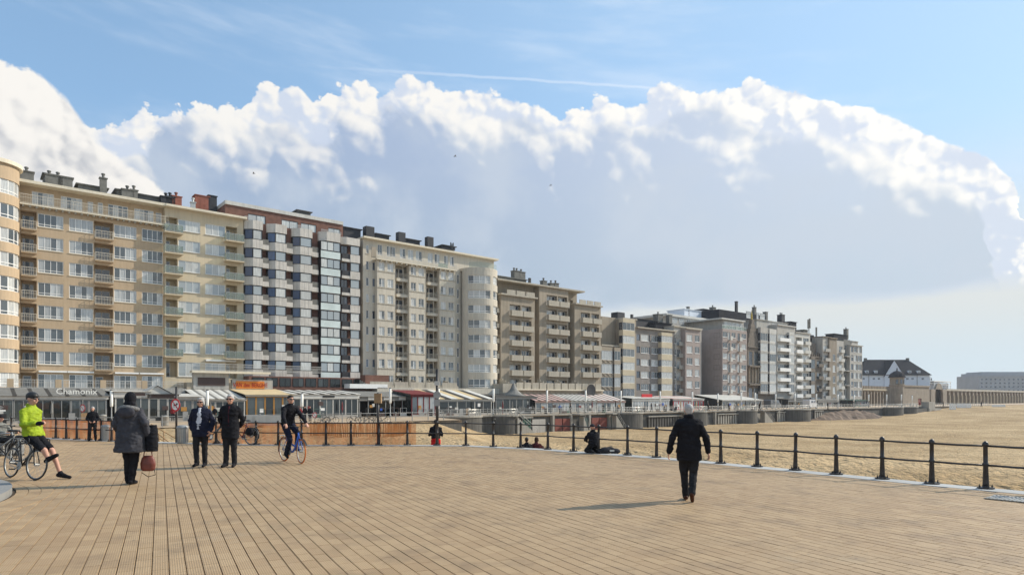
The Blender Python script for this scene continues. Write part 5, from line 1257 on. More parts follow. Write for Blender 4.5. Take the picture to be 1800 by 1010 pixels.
B = pavilion('shop_front', 'grey glass shop front under the white glazed houses', 1386, 1432, 5, 4, 700, 702, 705, ('awndark',), 'alu', glass='glassS', n=5)
B = pavilion('shop_front', 'pale ground floor shop front before the dark ornate house and its neighbours', 1438, 1498, 4, 3.5, 701, 703, 706, ('awngrey',), 'greyr', glass='glassA', n=7)

# grey delivery van
def van(px, d, label, m, L=5.4, flip=1):
    s_ = S(px, d); v = empty('parked_van', st(s_, d, ZP), RZ, label, 'van')
    prof = [(-.5, .35), (-.5, 2.25), (-.46, 2.4), (.22, 2.4), (.36, 1.55), (.5, 1.25), (.5, .35)]
    a = MB(); a.prism([(x_*L*flip, z_) for x_, z_ in (prof if flip < 0 else prof[::-1])], -1, 1); me = a.mesh('body', m)
    for vv_ in me.vertices: vv_.co = (vv_.co.x, vv_.co.z, vv_.co.y)
    me.flip_normals(); me.update(); link('body', me, v)
    for x_ in (-.3, .32):
        for y_ in (-.95, .75):
            w_ = MB(); w_.lathe([(.2, 0), (.34, .02), (.34, .2), (.2, .22)], n=14); o = w_.build('wheel', M['black'], v, (x_*L*flip, y_, .34)); o.rotation_euler = (rad(-90), 0, 0)
    a = MB(); a.quad((.235*L*flip, -.9, 2.3), (.235*L*flip, .9, 2.3), (.365*L*flip, .9, 1.6), (.365*L*flip, -.9, 1.6)); a.build('windscreen', M['glassD'], v, (.02*flip, 0, .03))
    MB().box(.1*L*flip, .24*L*flip, -1.02, -1.0, 1.5, 2.15).build('side_window', M['glassD'], v); MB().box(-.3*L, .0, -1.02, -1.0, 1.5, 2.1).build('side_window', M['glassD'], v)
    return v
van(1358, 10, 'dark grey van parked on the promenade right of the white tent cafe', mat('grey van paint', (.12, .125, .13), .35, .03, 1, coat=.6))
van(1424, 11, 'white van parked by the far promenade before the dark ornate house', mat('white van paint', (.6, .6, .6), .35, .03, 1, coat=.6), 4.6)
# concrete hut and white barriers where the dyke meets the sand
B = Bld('concrete_hut', 1634, 'pale concrete hut with two openings at the end of the sea wall', 'hut', d=20., z=-4.6)
zz = B.z(1645, 717, 20.); x_ = B.x
B.wall(0, x_(1655, 20.), 20., 0, zz, M['concrete_l'], [(x_(1638, 20.), x_(1642.5, 20.), 0, zz-.7, .5, True), (x_(1647, 20.), x_(1652, 20.), 0, zz-.7, .5, True)], back=3.); B.box('upper_block', 0, x_(1645, 20.), 17.5, 19.8, zz, zz+2.2, M['concrete_l']); B.box('side_wall', x_(1612, 20.), 0, 17, 19.5, 0, zz, M['concrete'])
for i, (pa, pb, py, lab) in enumerate(((1669, 1681, 713.5, 'short white barrier on the far sand left of the long one'), (1682, 1708, 713, 'long white slatted barrier on the far sand before the arcade'), (1744, 1768, 714.5, 'low white platform on the far sand near the right edge'))):
    D_ = 230+i*10; p = at(pa, py, D_); q = at(pb, py, D_); w_ = q.x-p.x; k = empty('sand_barrier', (p.x, D_, sand_z(p.x, D_)), 0, lab, 'barrier'); hh = max(.8, p.z-sand_z(p.x, D_)+.9)
    nn = max(3, int(w_/.8))
    for j in range(nn): MB().box(w_*j/nn, w_*(j+.8)/nn, 0, .1, .1, hh).build('slat', M['white'], k)
    MB().box(0, w_, .1, .2, hh*.6, hh*.75).build('rail', M['white'], k); MB().box(0, w_, -.2, .3, 0, .12).build('base', M['greyr'], k)
# gulls
for px, py, D_, lab in ((800, 275, 120, 'gull gliding in front of the grey cloud'), (446, 305, 110, 'gull gliding above the roof of the panel block'), (968, 326, 140, 'tiny gull low under the cloud bank')):
    c = at(px, py, D_); g_ = empty('gull', c, rad(20), lab, 'bird', 'gulls over the town')
    a = MB(); a.tube([(-.25, 0, 0), (-.1, 0, .02), (.1, 0, .02), (.28, 0, 0)], [.01, .06, .06, .01], 6); a.build('body', M['chimney'], g_)
    for sg in (-1, 1):
        a = MB(); a.quad((-.08, 0, .03), (.08, 0, .03), (.06, .28*sg, .14), (-.1, .28*sg, .14)); a.quad((-.1, .28*sg, .14), (.06, .28*sg, .14), (-.04, .6*sg, .08), (-.12, .6*sg, .08)); a.build('wing', M['chimney'], g_)

# thin sea haze over the beach: far things fade a little
hz = bpy.data.materials.new('sea haze'); hz.use_nodes = True; ht = hz.node_tree; ht.nodes.clear()
pv_ = ht.nodes.new('ShaderNodeVolumePrincipled'); pv_.inputs['Color'].default_value = (.86, .92, 1, 1); pv_.inputs['Density'].default_value = .00017; pv_.inputs['Anisotropy'].default_value = .3
ho = ht.nodes.new('ShaderNodeOutputMaterial'); ht.links.new(pv_.outputs[0], ho.inputs['Volume'])
tag(MB().box(-9600, 9600, -80, 9600, -6.5, 52).build('haze', hz), kind='stuff')

# ---------------------------------------------------------------- plaza railing
pz_ = empty('plaza_railing', EDGE[8], 0, 'dark painted two-rail railing round the plaza edge with round-headed posts', 'railing')
R0 = Vector(EDGE[8])
post_px = [(20, 766), (60, 768), (98, 770), (116.5, 771), (135, 772), (156, 773), (178, 774), (196, 775)], \
          [(345, 778.5), (380, 779.5), (414, 780), (450, 781), (489, 781.5), (530, 782), (573, 782), (617, 782), (666, 782), (716, 782), (768, 782.5), (819, 783), (867, 785), (915, 787), (963, 789.5), (1008, 793), (1052, 796), (1103, 799.5), (1154, 803.5), (1208, 808.5), (1267, 814),
           (1331, 820), (1398, 826), (1470, 833.5), (1551, 841.5), (1638, 850), (1733, 858.5), (1837, 868), (1952, 878.5)]
a = MB(); a.lathe([(.062, 0), (.055, .12), (.044, .44), (.056, .455), (.056, .50), (.042, .515), (.040, .84), (.056, .85), (.058, .885), (.045, .93), (.015, .955)], n=14); post_me = a.mesh('post', M['post'], True)
a = MB(); a.lathe([(.15, 0), (.15, .026), (.07, .03), (.06, .055)], n=18); plate_me = a.mesh('base_plate', M['post'])
a = MB(); a.lathe([(.018, .028), (.018, .055), (.009, .056), (.009, .085)], n=6); bolt_me = a.mesh('bolt', M['post'])
for run in post_px:
    P = [ground(*q) for q in run]
    for p in P:
        o = link('post', post_me, pz_, p-R0+Vector((0, 0, .008)), (random.gauss(0, .006), random.gauss(0, .006), random.random()*6)); link('base_plate', plate_me, o)
        for k in range(4): link('bolt', bolt_me, o, (.112*math.cos(k*math.pi/2+.7), .112*math.sin(k*math.pi/2+.7), 0))
    for h_, r_ in ((.868, .021), (.478, .021)):
        for p, q in zip(P, P[1:]):
            if (q-p).length > 4: continue
            a = MB(); m_ = (p+q)/2; a.tube([p-R0+Vector((0, 0, h_)), m_-R0+Vector((0, 0, h_-.008)), q-R0+Vector((0, 0, h_))], r_, 8); a.build('rail', M['post'], pz_, smooth=True)
# stair handrails going down to the sand, left of the litter bin
hr = empty('stair_handrail', ground(262, 778), 0, 'brown stair handrails leading down to the sand beside the litter bin', 'handrail'); h0 = ground(262, 778)
for (pa, ya), (pb, yb), dd in (((258, 746), (300, 779), 0), ((266, 745), (309, 770), 2.2)):
    D_ = 28+dd; p, q = at(pa, ya, D_)-h0, at(pb, yb, D_+1.0)-h0
    for k, off in enumerate((0, -.45)):
        a = MB(); a.tube([p+Vector((0, 0, off)), q+Vector((0, 0, off))], .025, 6); a.build('rail', M['wood'], hr)
    for t in (0, .5, 1):
        c = p.lerp(q, t); a = MB(); a.tube([c, Vector((c.x, c.y, c.z-1.05))], .03, 6); a.build('post', M['wood'], hr)
for k in range(7):
    D_ = 27.6+k*.4; p = at(296, 760, D_); MB().box(p.x-1.1, p.x+.5, D_, D_+.4, -1.2, -.10-.14*k).build('step', M['concrete_l'], hr, -h0)
# orange safety nets tied to the far side of the railing
def along(run, t):
    L = [(b-a).length for a, b in zip(run, run[1:])]; T = sum(L)*t
    for (a, b), l in zip(zip(run, run[1:]), L):
        if T <= l: return a.lerp(b, T/l)
        T -= l
    return run[-1]
def net(pxs, nv, label):
    run = [ground(px, py)+Vector((0, .13, 0)) for px, py in pxs]; n0 = run[len(run)//2]; nt = empty('safety_net', n0, 0, label, 'net'); a = MB()
    for i in range(nv+1):
        c = along(run, i/nv)-n0; sg = .015*math.sin(i*.7); w_ = .007; a.quad((c.x-w_, c.y+sg, .02), (c.x+w_, c.y+sg, .02), (c.x+w_, c.y+sg, .84), (c.x-w_, c.y+sg, .84)); a.quad((c.x-w_, c.y+sg+.006, .02), (c.x-w_, c.y+sg+.006, .84), (c.x+w_, c.y+sg+.006, .84), (c.x+w_, c.y+sg+.006, .02))
    tag(a.build('upright_strands', M['orange'], nt), kind='stuff')
    a = MB()
    for k in range(20):
        z_ = .02+.82*k/19; a.tube([along(run, t/20)-n0+Vector((0, .003, z_)) for t in range(21)], .006, 4)
    tag(a.build('cross_strands', M['orange'], nt), kind='stuff')
net(((338, 778), (414, 780), (489, 781.5), (573, 782), (666, 782), (730, 782)), 260, 'long orange plastic safety net tied behind the railing posts')
net(((60, 768), (98, 770), (135, 772), (178, 774), (198, 775)), 110, 'short orange plastic safety net behind the railing left of the first litter bin')
# chestnut paling sand fence on the beach behind the net
pf_ = empty('paling_fence', at(640, 760, 47.5)*1, 0, 'wooden paling sand fence curving across the sand behind the orange net', 'fence'); f0 = Vector((pf_.location.x, pf_.location.y, sand_z(pf_.location.x, 47.5))); pf_.location = f0
pm_ = MB().box(-.035, .035, -.012, .012, 0, 1.15).mesh('slat', M['wood'])
path = [at(546, 760, 50), at(600, 760, 47.5), at(680, 760, 47.5), at(722, 760, 53)]
for i in range(95):
    c = along(path, i/94); zz = sand_z(c.x, c.y); link('slat', pm_, pf_, (c.x-f0.x, c.y-f0.y, zz-f0.z-.1+random.uniform(-.04, .04)), (random.gauss(0, .03), random.gauss(0, .05), random.uniform(-.4, .4)))
for h_ in (.35, .85):
    a = MB(); a.tube([(lambda c: Vector((c.x, c.y, sand_z(c.x, c.y)+h_))-f0)(along(path, t/30)) for t in range(31)], .012, 4); a.build('wire', M['wood'], pf_)

# ---------------------------------------------------------------- signs, bins and bench
def pole(px, py, ytop, label, name='sign_pole', m='post', r=.045, D=None):
    c = ground(px, py); e = empty(name, c, 0, label, 'sign'); top = H+(HY-ytop)/F*c.y
    a = MB(); a.tube([(0, 0, 0), (0, 0, top)], r, 8); a.build('pole', M[m], e, smooth=True); return e, (lambda yy: H+(HY-yy)/F*c.y), c.y/F
e, zf, u = pole(310, 777.5, 679, 'red ringed no dogs sign on a dark pole above the litter bin')
rz_ = rad(-24); r_ = 11.5*u
def disc(mb, r0, r1, y, n=28, m=None):
    for k in range(n):
        a0, a1 = 2*math.pi*k/n, 2*math.pi*(k+1)/n
        mb.quad((r0*math.cos(a1), y, r0*math.sin(a1)), (r0*math.cos(a0), y, r0*math.sin(a0)), (r1*math.cos(a0), y, r1*math.sin(a0)), (r1*math.cos(a1), y, r1*math.sin(a1)))
def sign_disc(e, r, loc, rz, dog=False):
    a = MB(); a.lathe([(r, -.006), (r, .006)], n=28); o = a.build('sign_disc', M['red'], e, loc); o.rotation_euler = (rad(90), 0, rz)
    b = MB(); b.lathe([(r*.74, .006), (r*.74, .009)], n=24); b.build('white_field', M['white'], o); 
    a = MB(); a.box(-r*.8, r*.8, -r*.07, r*.07, .012, .015, Matrix.Rotation(rad(-45), 4, 'Z')); a.build('red_bar', M['red'], o)
    if dog:
        q = MB(); q.box(-.35*r, .3*r, -.12*r, .12*r, .0095, .0115); q.box(.18*r, .5*r, .05*r, .3*r, .0095, .0117); q.box(-.33*r, -.22*r, -.45*r, -.12*r, .0095, .0116); q.box(.12*r, .23*r, -.45*r, -.12*r, .0095, .0116); q.box(-.5*r, -.33*r, .08*r, .14*r, .0095, .0114); q.build('dog_pictogram', M['black'], o)
    return o
sign_disc(e, r_, (0, -.07, zf(711.5)), rz_, True)
e, zf, u = pole(664.5, 781.8, 690, 'brown box sign on a dark pole rising from the railing', m='post'); a = MB(); a.box(-6*u, 6*u, -.1, .1, zf(708), zf(691)); a.build('sign_box', M['wood'], e)
e, zf, u = pole(768.5, 782.3, 648, 'tall pole with several grey road signs behind the railing', m='post', r=.055)
a = MB(); a.box(-4.5*u, 4.5*u, -.08, -.06, zf(677), zf(669.5)); a.build('plate', M['offwhite'], e)
b = MB(); b.lathe([(6.5*u, -.006), (6.5*u, .006)], n=22); o = b.build('round_plate', M['alu'], e, (0, -.08, zf(693.5))); o.rotation_euler = (rad(90), 0, 0)
a = MB(); a.box(-5*u, 5*u, -.09, -.07, zf(713), zf(701)); a.build('plate', M['alu'], e)
def small_sign(px, py, z, ytop, label, kind, r_px, ysign):
    D_ = (H-z)*F/(py-HY); c = ground(px, py, z); e = empty('sign_pole', c, 0, label, 'sign'); u = D_/F; zq = lambda yy: H+(HY-yy)*u-z
    a = MB(); a.tube([(0, 0, 0), (0, 0, zq(ytop))], .04, 6); a.build('pole', M['alu'], e)
    if kind == 'red': sign_disc(e, r_px*u, (0, -.06, zq(ysign)), rad(-20))
    else:
        MB().box(-r_px*u, r_px*u, -.07, -.05, zq(ysign+r_px), zq(ysign-r_px)).build('blue_plate', M['sign_blue'], e); MB().box(-r_px*u, r_px*u, -.07, -.05, zq(ysign+r_px*4), zq(ysign+r_px*1.3)).build('white_plate', M['white'], e)
    return e
small_sign(553.5, 742, ZP, 723, 'small round red sign on the promenade right of the blue bike', 'red', 5, 729)
small_sign(145.5, 742, ZP, 700, 'narrow red and white round sign before the first cafe', 'red', 7, 717)
small_sign(25, 742, ZP, 690, 'blue and white parking sign at the far left of the first cafe', 'blue', 3, 701)
def bin_(px, py, h, r, label):
    c = ground(px, py); e = empty('litter_bin', c, 0, label, 'litter bin')
    a = MB(); a.lathe([(r*.92, 0), (r*.95, .03), (r, h*.78), (r*1.0, h*.8)], n=20); a.build('body', M['steel'], e, smooth=True)
    a = MB(); a.lathe([(r*1.08, h*.8), (r*1.1, h*.84), (r*1.02, h*.95), (r*.5, h)], n=20); a.build('lid', M['alu'], e, smooth=True)
    for k in range(14):
        an = k*2*math.pi/14; MB().box(-.012, .012, -.008, .008, .05, h*.78, Matrix.Translation((r*.985*math.cos(an), r*.985*math.sin(an), 0)) @ Matrix.Rotation(an+math.pi/2, 4, 'Z')).build('rib', M['alu'], e)
bin_(321, 778.5, .74, .21, 'grey steel litter bin under the no dogs sign'); bin_(187.5, 774, .70, .20, 'grey steel litter bin left of the grey hooded coat')
for px, py, lab in ((290, 748, 'stubby concrete bin on the promenade left of the no dogs sign'), (181, 745, 'stubby concrete bin on the promenade behind the standing onlooker')):
    c = ground(px, py, ZP); e = empty('concrete_bin', c, 0, lab, 'litter bin'); a = MB(); a.lathe([(.33, 0), (.36, .1), (.34, .85), (.38, .88), (.3, 1.0)], n=14); a.build('body', M['concrete_l'], e, smooth=True); a = MB(); a.lathe([(.2, .99), (.2, 1.03), (.1, 1.05)], n=12); a.build('lid', M['alu'], e)
for px, w_, lab in ((452, 2.0, 'left of two white concrete barrier blocks behind the railing'), (476, 3.0, 'right of two white concrete barrier blocks behind the railing')):
    c = ground(px, 747, ZP); e = empty('barrier_block', c, rad(12), lab, 'barrier'); a = MB(); a.prism([(-w_/2, -.3), (w_/2, -.3), (w_/2, .3), (-w_/2, .3)], 0, .25); a.prism([(-w_/2, -.18), (w_/2, -.18), (w_/2, .18), (-w_/2, .18)], .25, 1.0); a.build('body', M['offwhite'], e); MB().box(-w_*.3, -w_*.2, -.32, .32, 0, .1).build('foot', M['alu'], e)
# round stone plinth at the left edge and drain grate at the right edge
bench = empty('stone_plinth', BEN, 0, 'round grey stone plinth cut off by the left edge', 'plinth')
sm = mat('grey bluestone slabs', (.24, .235, .22), .75, .1, 1.2, .15, 40)
for k in range(24):
    a0, a1 = 2*math.pi*(k+.004)/24, 2*math.pi*(k+.996)/24; q = [(0.02*math.cos(a0), .02*math.sin(a0))]+[(BEN_R*math.cos(a0+(a1-a0)*t/5), BEN_R*math.sin(a0+(a1-a0)*t/5)) for t in range(6)]
    a = MB(); a.prism(q, -.02, .12, cap0=False); a.build('slab', sm, bench)
c = ground(1793, 879); gr = empty('drain_grate', c+Vector((0, 0, .012)), math.atan2(EDGE[-1].y-EDGE[-4].y, EDGE[-1].x-EDGE[-4].x), 'metal drain grate in the paving at the right edge', 'grate')
MB().box(-.45, .45, -.3, .3, -.03, -.002).build('pit', M['black'], gr)
for k in range(16): MB().box(-.45+.058*k, -.45+.058*k+.028, -.3, .3, -.002, .012).build('bar', M['steel'], gr)
for y_ in (-.3, .28): MB().box(-.47, .47, y_, y_+.02, -.004, .014).build('frame_bar', M['steel'], gr)

# ---------------------------------------------------------------- bicycles
def wheel(parent, x, r, tyre_m, rim_m, spokes=20, hub=.03):
    w_ = empty('wheel', (x, 0, r)); w_.parent = parent; n = 36
    def ring(R, t, nm, m, k=6):
        a = MB(); a.tube([((R)*math.cos(2*math.pi*i/n), 0, R*math.sin(2*math.pi*i/n)) for i in range(n)], t, k, True); return a.build(nm, m, w_, smooth=True)
    ring(r-.018, .018, 'tyre', tyre_m); ring(r-.042, .011, 'rim', rim_m)
    a = MB()
    for i in range(spokes):
        an = 2*math.pi*i/spokes; sd_ = .025 if i % 2 else -.025
        a.tube([(.02*math.cos(an+.8), sd_, .02*math.sin(an+.8)), ((r-.045)*math.cos(an), 0, (r-.045)*math.sin(an))], .0022, 3)
    tag(a.build('spokes', M['steel'], w_), kind='stuff')
    a = MB(); a.tube([(0, -.05, 0), (0, .05, 0)], hub, 8); a.build('hub', M['alu'], w_); return w_
def bicycle(name, loc, rz, label, fm, tyre=None, rim=None, style='city', steer=0., lean=0., rack=True, panniers=None, r=.345, guards=True):
    tyre = tyre or M['black']; rim = rim or M['steel']
    b = empty(name, loc, rz, label, 'bicycle'); b.rotation_euler = (lean, 0, rz)
    wheel(b, -.52, r, tyre, rim); fwx = .54
    a = MB(); t = .018; bb = Vector((-.08, 0, .29)); seat = Vector((-.26, 0, .84)); head = Vector((.36, 0, .86)); headl = Vector((.40, 0, .70)); rear = Vector((-.52, 0, r))
    if style == 'step': a.tube([headl+Vector((-.02, 0, .06)), Vector((.18, 0, .42)), Vector((.04, 0, .31)), bb], [.034, .034, .032, .03], 8); a.tube([Vector((.2, 0, .45)), Vector((-.18, 0, .56))], .022, 8)
    else: a.tube([headl, bb], .021, 8); a.tube([head+Vector((0, 0, -.03)), seat+Vector((.01, 0, -.05))], .018, 8)
    a.tube([bb, seat], t, 8); a.tube([headl, head], .022, 8)
    for s_ in (-.05, .05):
        a.tube([bb+Vector((0, s_*.6, 0)), rear+Vector((0, s_, 0))], .010, 6); a.tube([seat+Vector((.02, s_*.4, -.1)), rear+Vector((0, s_, 0))], .009, 6)
    a.build('frame', fm, b, smooth=True)
    a = MB()
    for s_ in (-.05, .05): a.tube([headl+Vector((0, s_*.6, 0)), Vector((fwx-.03, s_, r+.1)), Vector((fwx, s_, r))], .012, 6)
    a.tube([headl+Vector((0, -.04, 0)), headl+Vector((0, .04, 0))], .016, 6); a.build('fork', fm, b, smooth=True)
    fw = wheel(b, fwx, r, tyre, rim); fw.rotation_euler = (0, 0, steer)
    a = MB(); hz = 1.02 if style != 'road' else .93
    a.tube([head, (.35, 0, hz)], .014, 6)
    if style == 'road':
        a.tube([(.36, 0, hz), (.44, 0, hz)], .014, 6)
        for s_ in (-1, 1): a.tube([(.44, 0, hz), (.44, .2*s_, hz), (.53, .21*s_, hz-.01), (.55, .21*s_, hz-.09), (.47, .22*s_, hz-.14)], .013, 6)
    else:
        for s_ in (-1, 1): a.tube([(.35, 0, hz), (.36, .12*s_, hz+.03), (.30, .27*s_, hz+.02), (.18, .30*s_, hz)], .012, 6)
    a.build('handlebar', M['black'], b, smooth=True)
    a = MB(); a.tube([seat, seat+Vector((-.03, 0, .1))], .013, 6); a.build('seat_post', M['steel'], b)
    a = MB(); a.rings([[Vector((-.40+.30*k/6, yy*w_, .955+.02*math.cos(k)*0+zz)) for yy, zz in ((-1, -.02), (-.7, .015), (0, .025), (.7, .015), (1, -.02), (0, -.03))] for k, w_ in enumerate((.06, .085, .08, .055, .032, .022, .014))]); a.build('saddle', M['black'], b, smooth=True)
    cr = empty('crank', bb); cr.parent = b
    a = MB(); a.lathe([(.09, -.004), (.09, .004)], n=20); o = a.build('chainring', M['alu'], cr, (0, -.055, 0)); o.rotation_euler = (rad(90), 0, 0)
    for s_ in (-1, 1):
        a = MB(); an = .5 if s_ > 0 else .5+math.pi; e_ = Vector((.17*math.cos(an), .075*s_, .17*math.sin(an))); a.tube([(0, .06*s_, 0), e_], .011, 6); a.build('crank_arm', M['alu'], cr); MB().box(e_.x-.05, e_.x+.05, e_.y, e_.y+.09*s_, e_.z-.012, e_.z+.012).build('pedal', M['black'], cr)
    a = MB(); a.tube([bb+Vector((0, -.055, .085)), rear+Vector((0, -.05, .04))], .006, 4); a.tube([bb+Vector((0, -.055, -.085)), rear+Vector((0, -.05, -.04))], .006, 4); a.build('chain', M['alu'], b)
    if guards:
        for cx, a0, a1 in ((-.52, .25, 3.4), (fwx, .5, 2.9)):
            a = MB(); pts = [a0+(a1-a0)*k/12 for k in range(13)]
            for k in range(12):
                p0, p1 = pts[k], pts[k+1]; R = r+.018; a.quad((cx+R*math.cos(p0), -.028, r+R*math.sin(p0)), (cx+R*math.cos(p1), -.028, r+R*math.sin(p1)), (cx+R*math.cos(p1), .028, r+R*math.sin(p1)), (cx+R*math.cos(p0), .028, r+R*math.sin(p0)))
            a.build('mudguard', M['black'], b)
    if rack:
        a = MB(); z_ = 2*r+.06
        for s_ in (-.06, .06): a.tube([(-.28, s_, z_), (-.76, s_, z_)], .007, 5); a.tube([(-.52, s_, r), (-.45, s_, z_)], .006, 5); a.tube([(-.52, s_, r), (-.66, s_, z_)], .006, 5)
        for k in range(4): a.tube([(-.32-.14*k, -.06, z_), (-.32-.14*k, .06, z_)], .006, 5)
        a.build('carrier', M['steel'], b)
    if panniers:
        for s_ in (-1, 1):
            a = MB(); a.rings([[Vector((-.54+.17*math.cos(q)*k_, s_*(.08+dd), .52+.17*math.sin(q)*k_)) for q in [2*math.pi*j/10 for j in range(10)]] for k_, dd in ((.9, 0), (1., .03), (1., .11), (.85, .14))]); a.build('pannier', panniers, b, smooth=True)
    return b
# ---------------------------------------------------------------- people
TMP = bpy.data.scenes.new('tmp')
def remesh(mb, voxel, name, m, iters=6, fac=.5, fold=0.):
    me = mb.mesh(name, m); o = bpy.data.objects.new('tmp', me); TMP.collection.objects.link(o)
    r = o.modifiers.new('r', 'REMESH'); r.mode = 'VOXEL'; r.voxel_size = voxel; r.use_smooth_shade = True
    s_ = o.modifiers.new('s', 'SMOOTH'); s_.factor = fac; s_.iterations = iters
    vl = TMP.view_layers[0]; vl.update(); dg = vl.depsgraph; dg.update()
    out = bpy.data.meshes.new_from_object(o.evaluated_get(dg)); out.name = name
    bpy.data.objects.remove(o); bpy.data.meshes.remove(me)
    if not out.materials: out.materials.append(m)
    if fold:                                         # creases in the cloth
        off = Vector((random.random()*50, random.random()*50, 0)); co = [v.co.copy() for v in out.vertices]; no = [v.normal.copy() for v in out.vertices]
        for v, c, n_ in zip(out.vertices, co, no):
            q = c+off; f_ = mn.noise(Vector((q.x*9, q.y*9, q.z*16)))+.6*mn.noise(Vector((q.x*22, q.y*22, q.z*30))); v.co = c+n_*fold*f_
        out.update()
    out.polygons.foreach_set('use_smooth', [True]*len(out.polygons)); return out
def cap(mb, a, b, ra, rb, n=10):
    a, b = Vector(a), Vector(b); mb.tube([a, a.lerp(b, .33), a.lerp(b, .66), b], [ra, ra*.67+rb*.33, ra*.33+rb*.67, rb], n); mb.ball(a, ra, n); mb.ball(b, rb, n)
def torso(mb, J, prof, n=16):
    """loft along the spine; prof rows are (t, half width, half depth, forward shift)"""
    p, c = Vector(J['pelvis']), Vector(J['neck']); mid = Vector(J.get('mid', p.lerp(c, .5)))
    lat = (Vector(J['shR'])-Vector(J['shL'])); latp = (Vector(J['hipR'])-Vector(J['hipL']))
    R = []
    for t, w_, dp, fs in prof:
        q = (1-t)**2*p+2*t*(1-t)*mid+t*t*c if 0 <= t <= 1 else (p+(p-mid)*(-t)*2 if t < 0 else c+(c-mid)*(t-1)*2)
        l_ = latp.lerp(lat, max(0, min(1, t))).normalized(); ax = (c-p).normalized(); fw = ax.cross(l_).normalized()
        if t < .0: fw = Vector((0, 0, 1)).cross(l_).normalized()
        q = q-fw*fs*-1 if False else q+fw*fs
        R.append([q+l_*w_*math.cos(k)+fw*dp*math.sin(k) for k in (2*math.pi*j/n for j in range(n))])
    mb.rings(R)
def pose(**k):
    J = dict(pelvis=(0, 0, .96), neck=(0, .01, 1.50), head=(0, -.02, 1.635), shL=(-.185, .01, 1.43), shR=(.185, .01, 1.43), elL=(-.25, .03, 1.14), elR=(.25, .03, 1.14), wrL=(-.255, -.05, .90), wrR=(.255, -.05, .90),
             hipL=(-.09, 0, .93), hipR=(.09, 0, .93), knL=(-.10, -.02, .50), knR=(.10, -.02, .50), anL=(-.10, .02, .085), anR=(.10, .02, .085), toL=(-.115, -.16, .03), toR=(.115, -.16, .03), yaw=0., pitch=0.)
    J.update(k); return {a: (Vector(b) if isinstance(b, tuple) else b) for a, b in J.items()}
def headm(J): return Matrix.Translation(J['head']) @ Matrix.Rotation(J['yaw'], 4, 'Z') @ Matrix.Rotation(J['pitch'], 4, 'X')
def hand(mb, wr, el, inward, curl=.9):
    """palm, four fingers bent towards the palm side, and a thumb"""
    d = (wr-el).normalized(); side = (inward-d*inward.dot(d)).normalized(); w_ = d.cross(side)
    pc = wr+d*.05; m = Matrix((( *w_, 0), (*side, 0), (*d, 0), (0, 0, 0, 1))).transposed()
    mb.ball(pc, 1, 10, (.041, .018, .052), m); cap(mb, wr-d*.02, wr+d*.02, .026, .027, 8)
    for i, (o_, l_) in enumerate(((-.030, .066), (-.010, .076), (.011, .071), (.031, .056))):
        k0 = pc+w_*o_+d*.042; k1 = k0+(d*math.cos(.35*curl)+side*math.sin(.35*curl))*l_*.5; k2 = k1+(d*math.cos(1.1*curl)+side*math.sin(1.1*curl))*l_*.5
        cap(mb, k0, k1, .0115, .011, 6); cap(mb, k1, k2, .011, .0095, 6)
    t0 = wr+d*.025-w_*.034; t1 = t0+(d*.6-w_*.55+side*.4).normalized()*.036; cap(mb, t0, t1, .0135, .012, 6); cap(mb, t1, t1+(d*.8+side*.45).normalized()*.032, .012, .0105, 6)
SKIN = mat('skin', (.50, .27, .19), .55, .06, 12, spec=.4)
_ck = {}
def cloth(rgb, rough=.9, var=.25, bump=.35, bs=14.):
    k = (rgb, rough)
    if k not in _ck: _ck[k] = mat('cloth', rgb, rough, var, 7., bump, bs, spec=.15)
    return _ck[k]
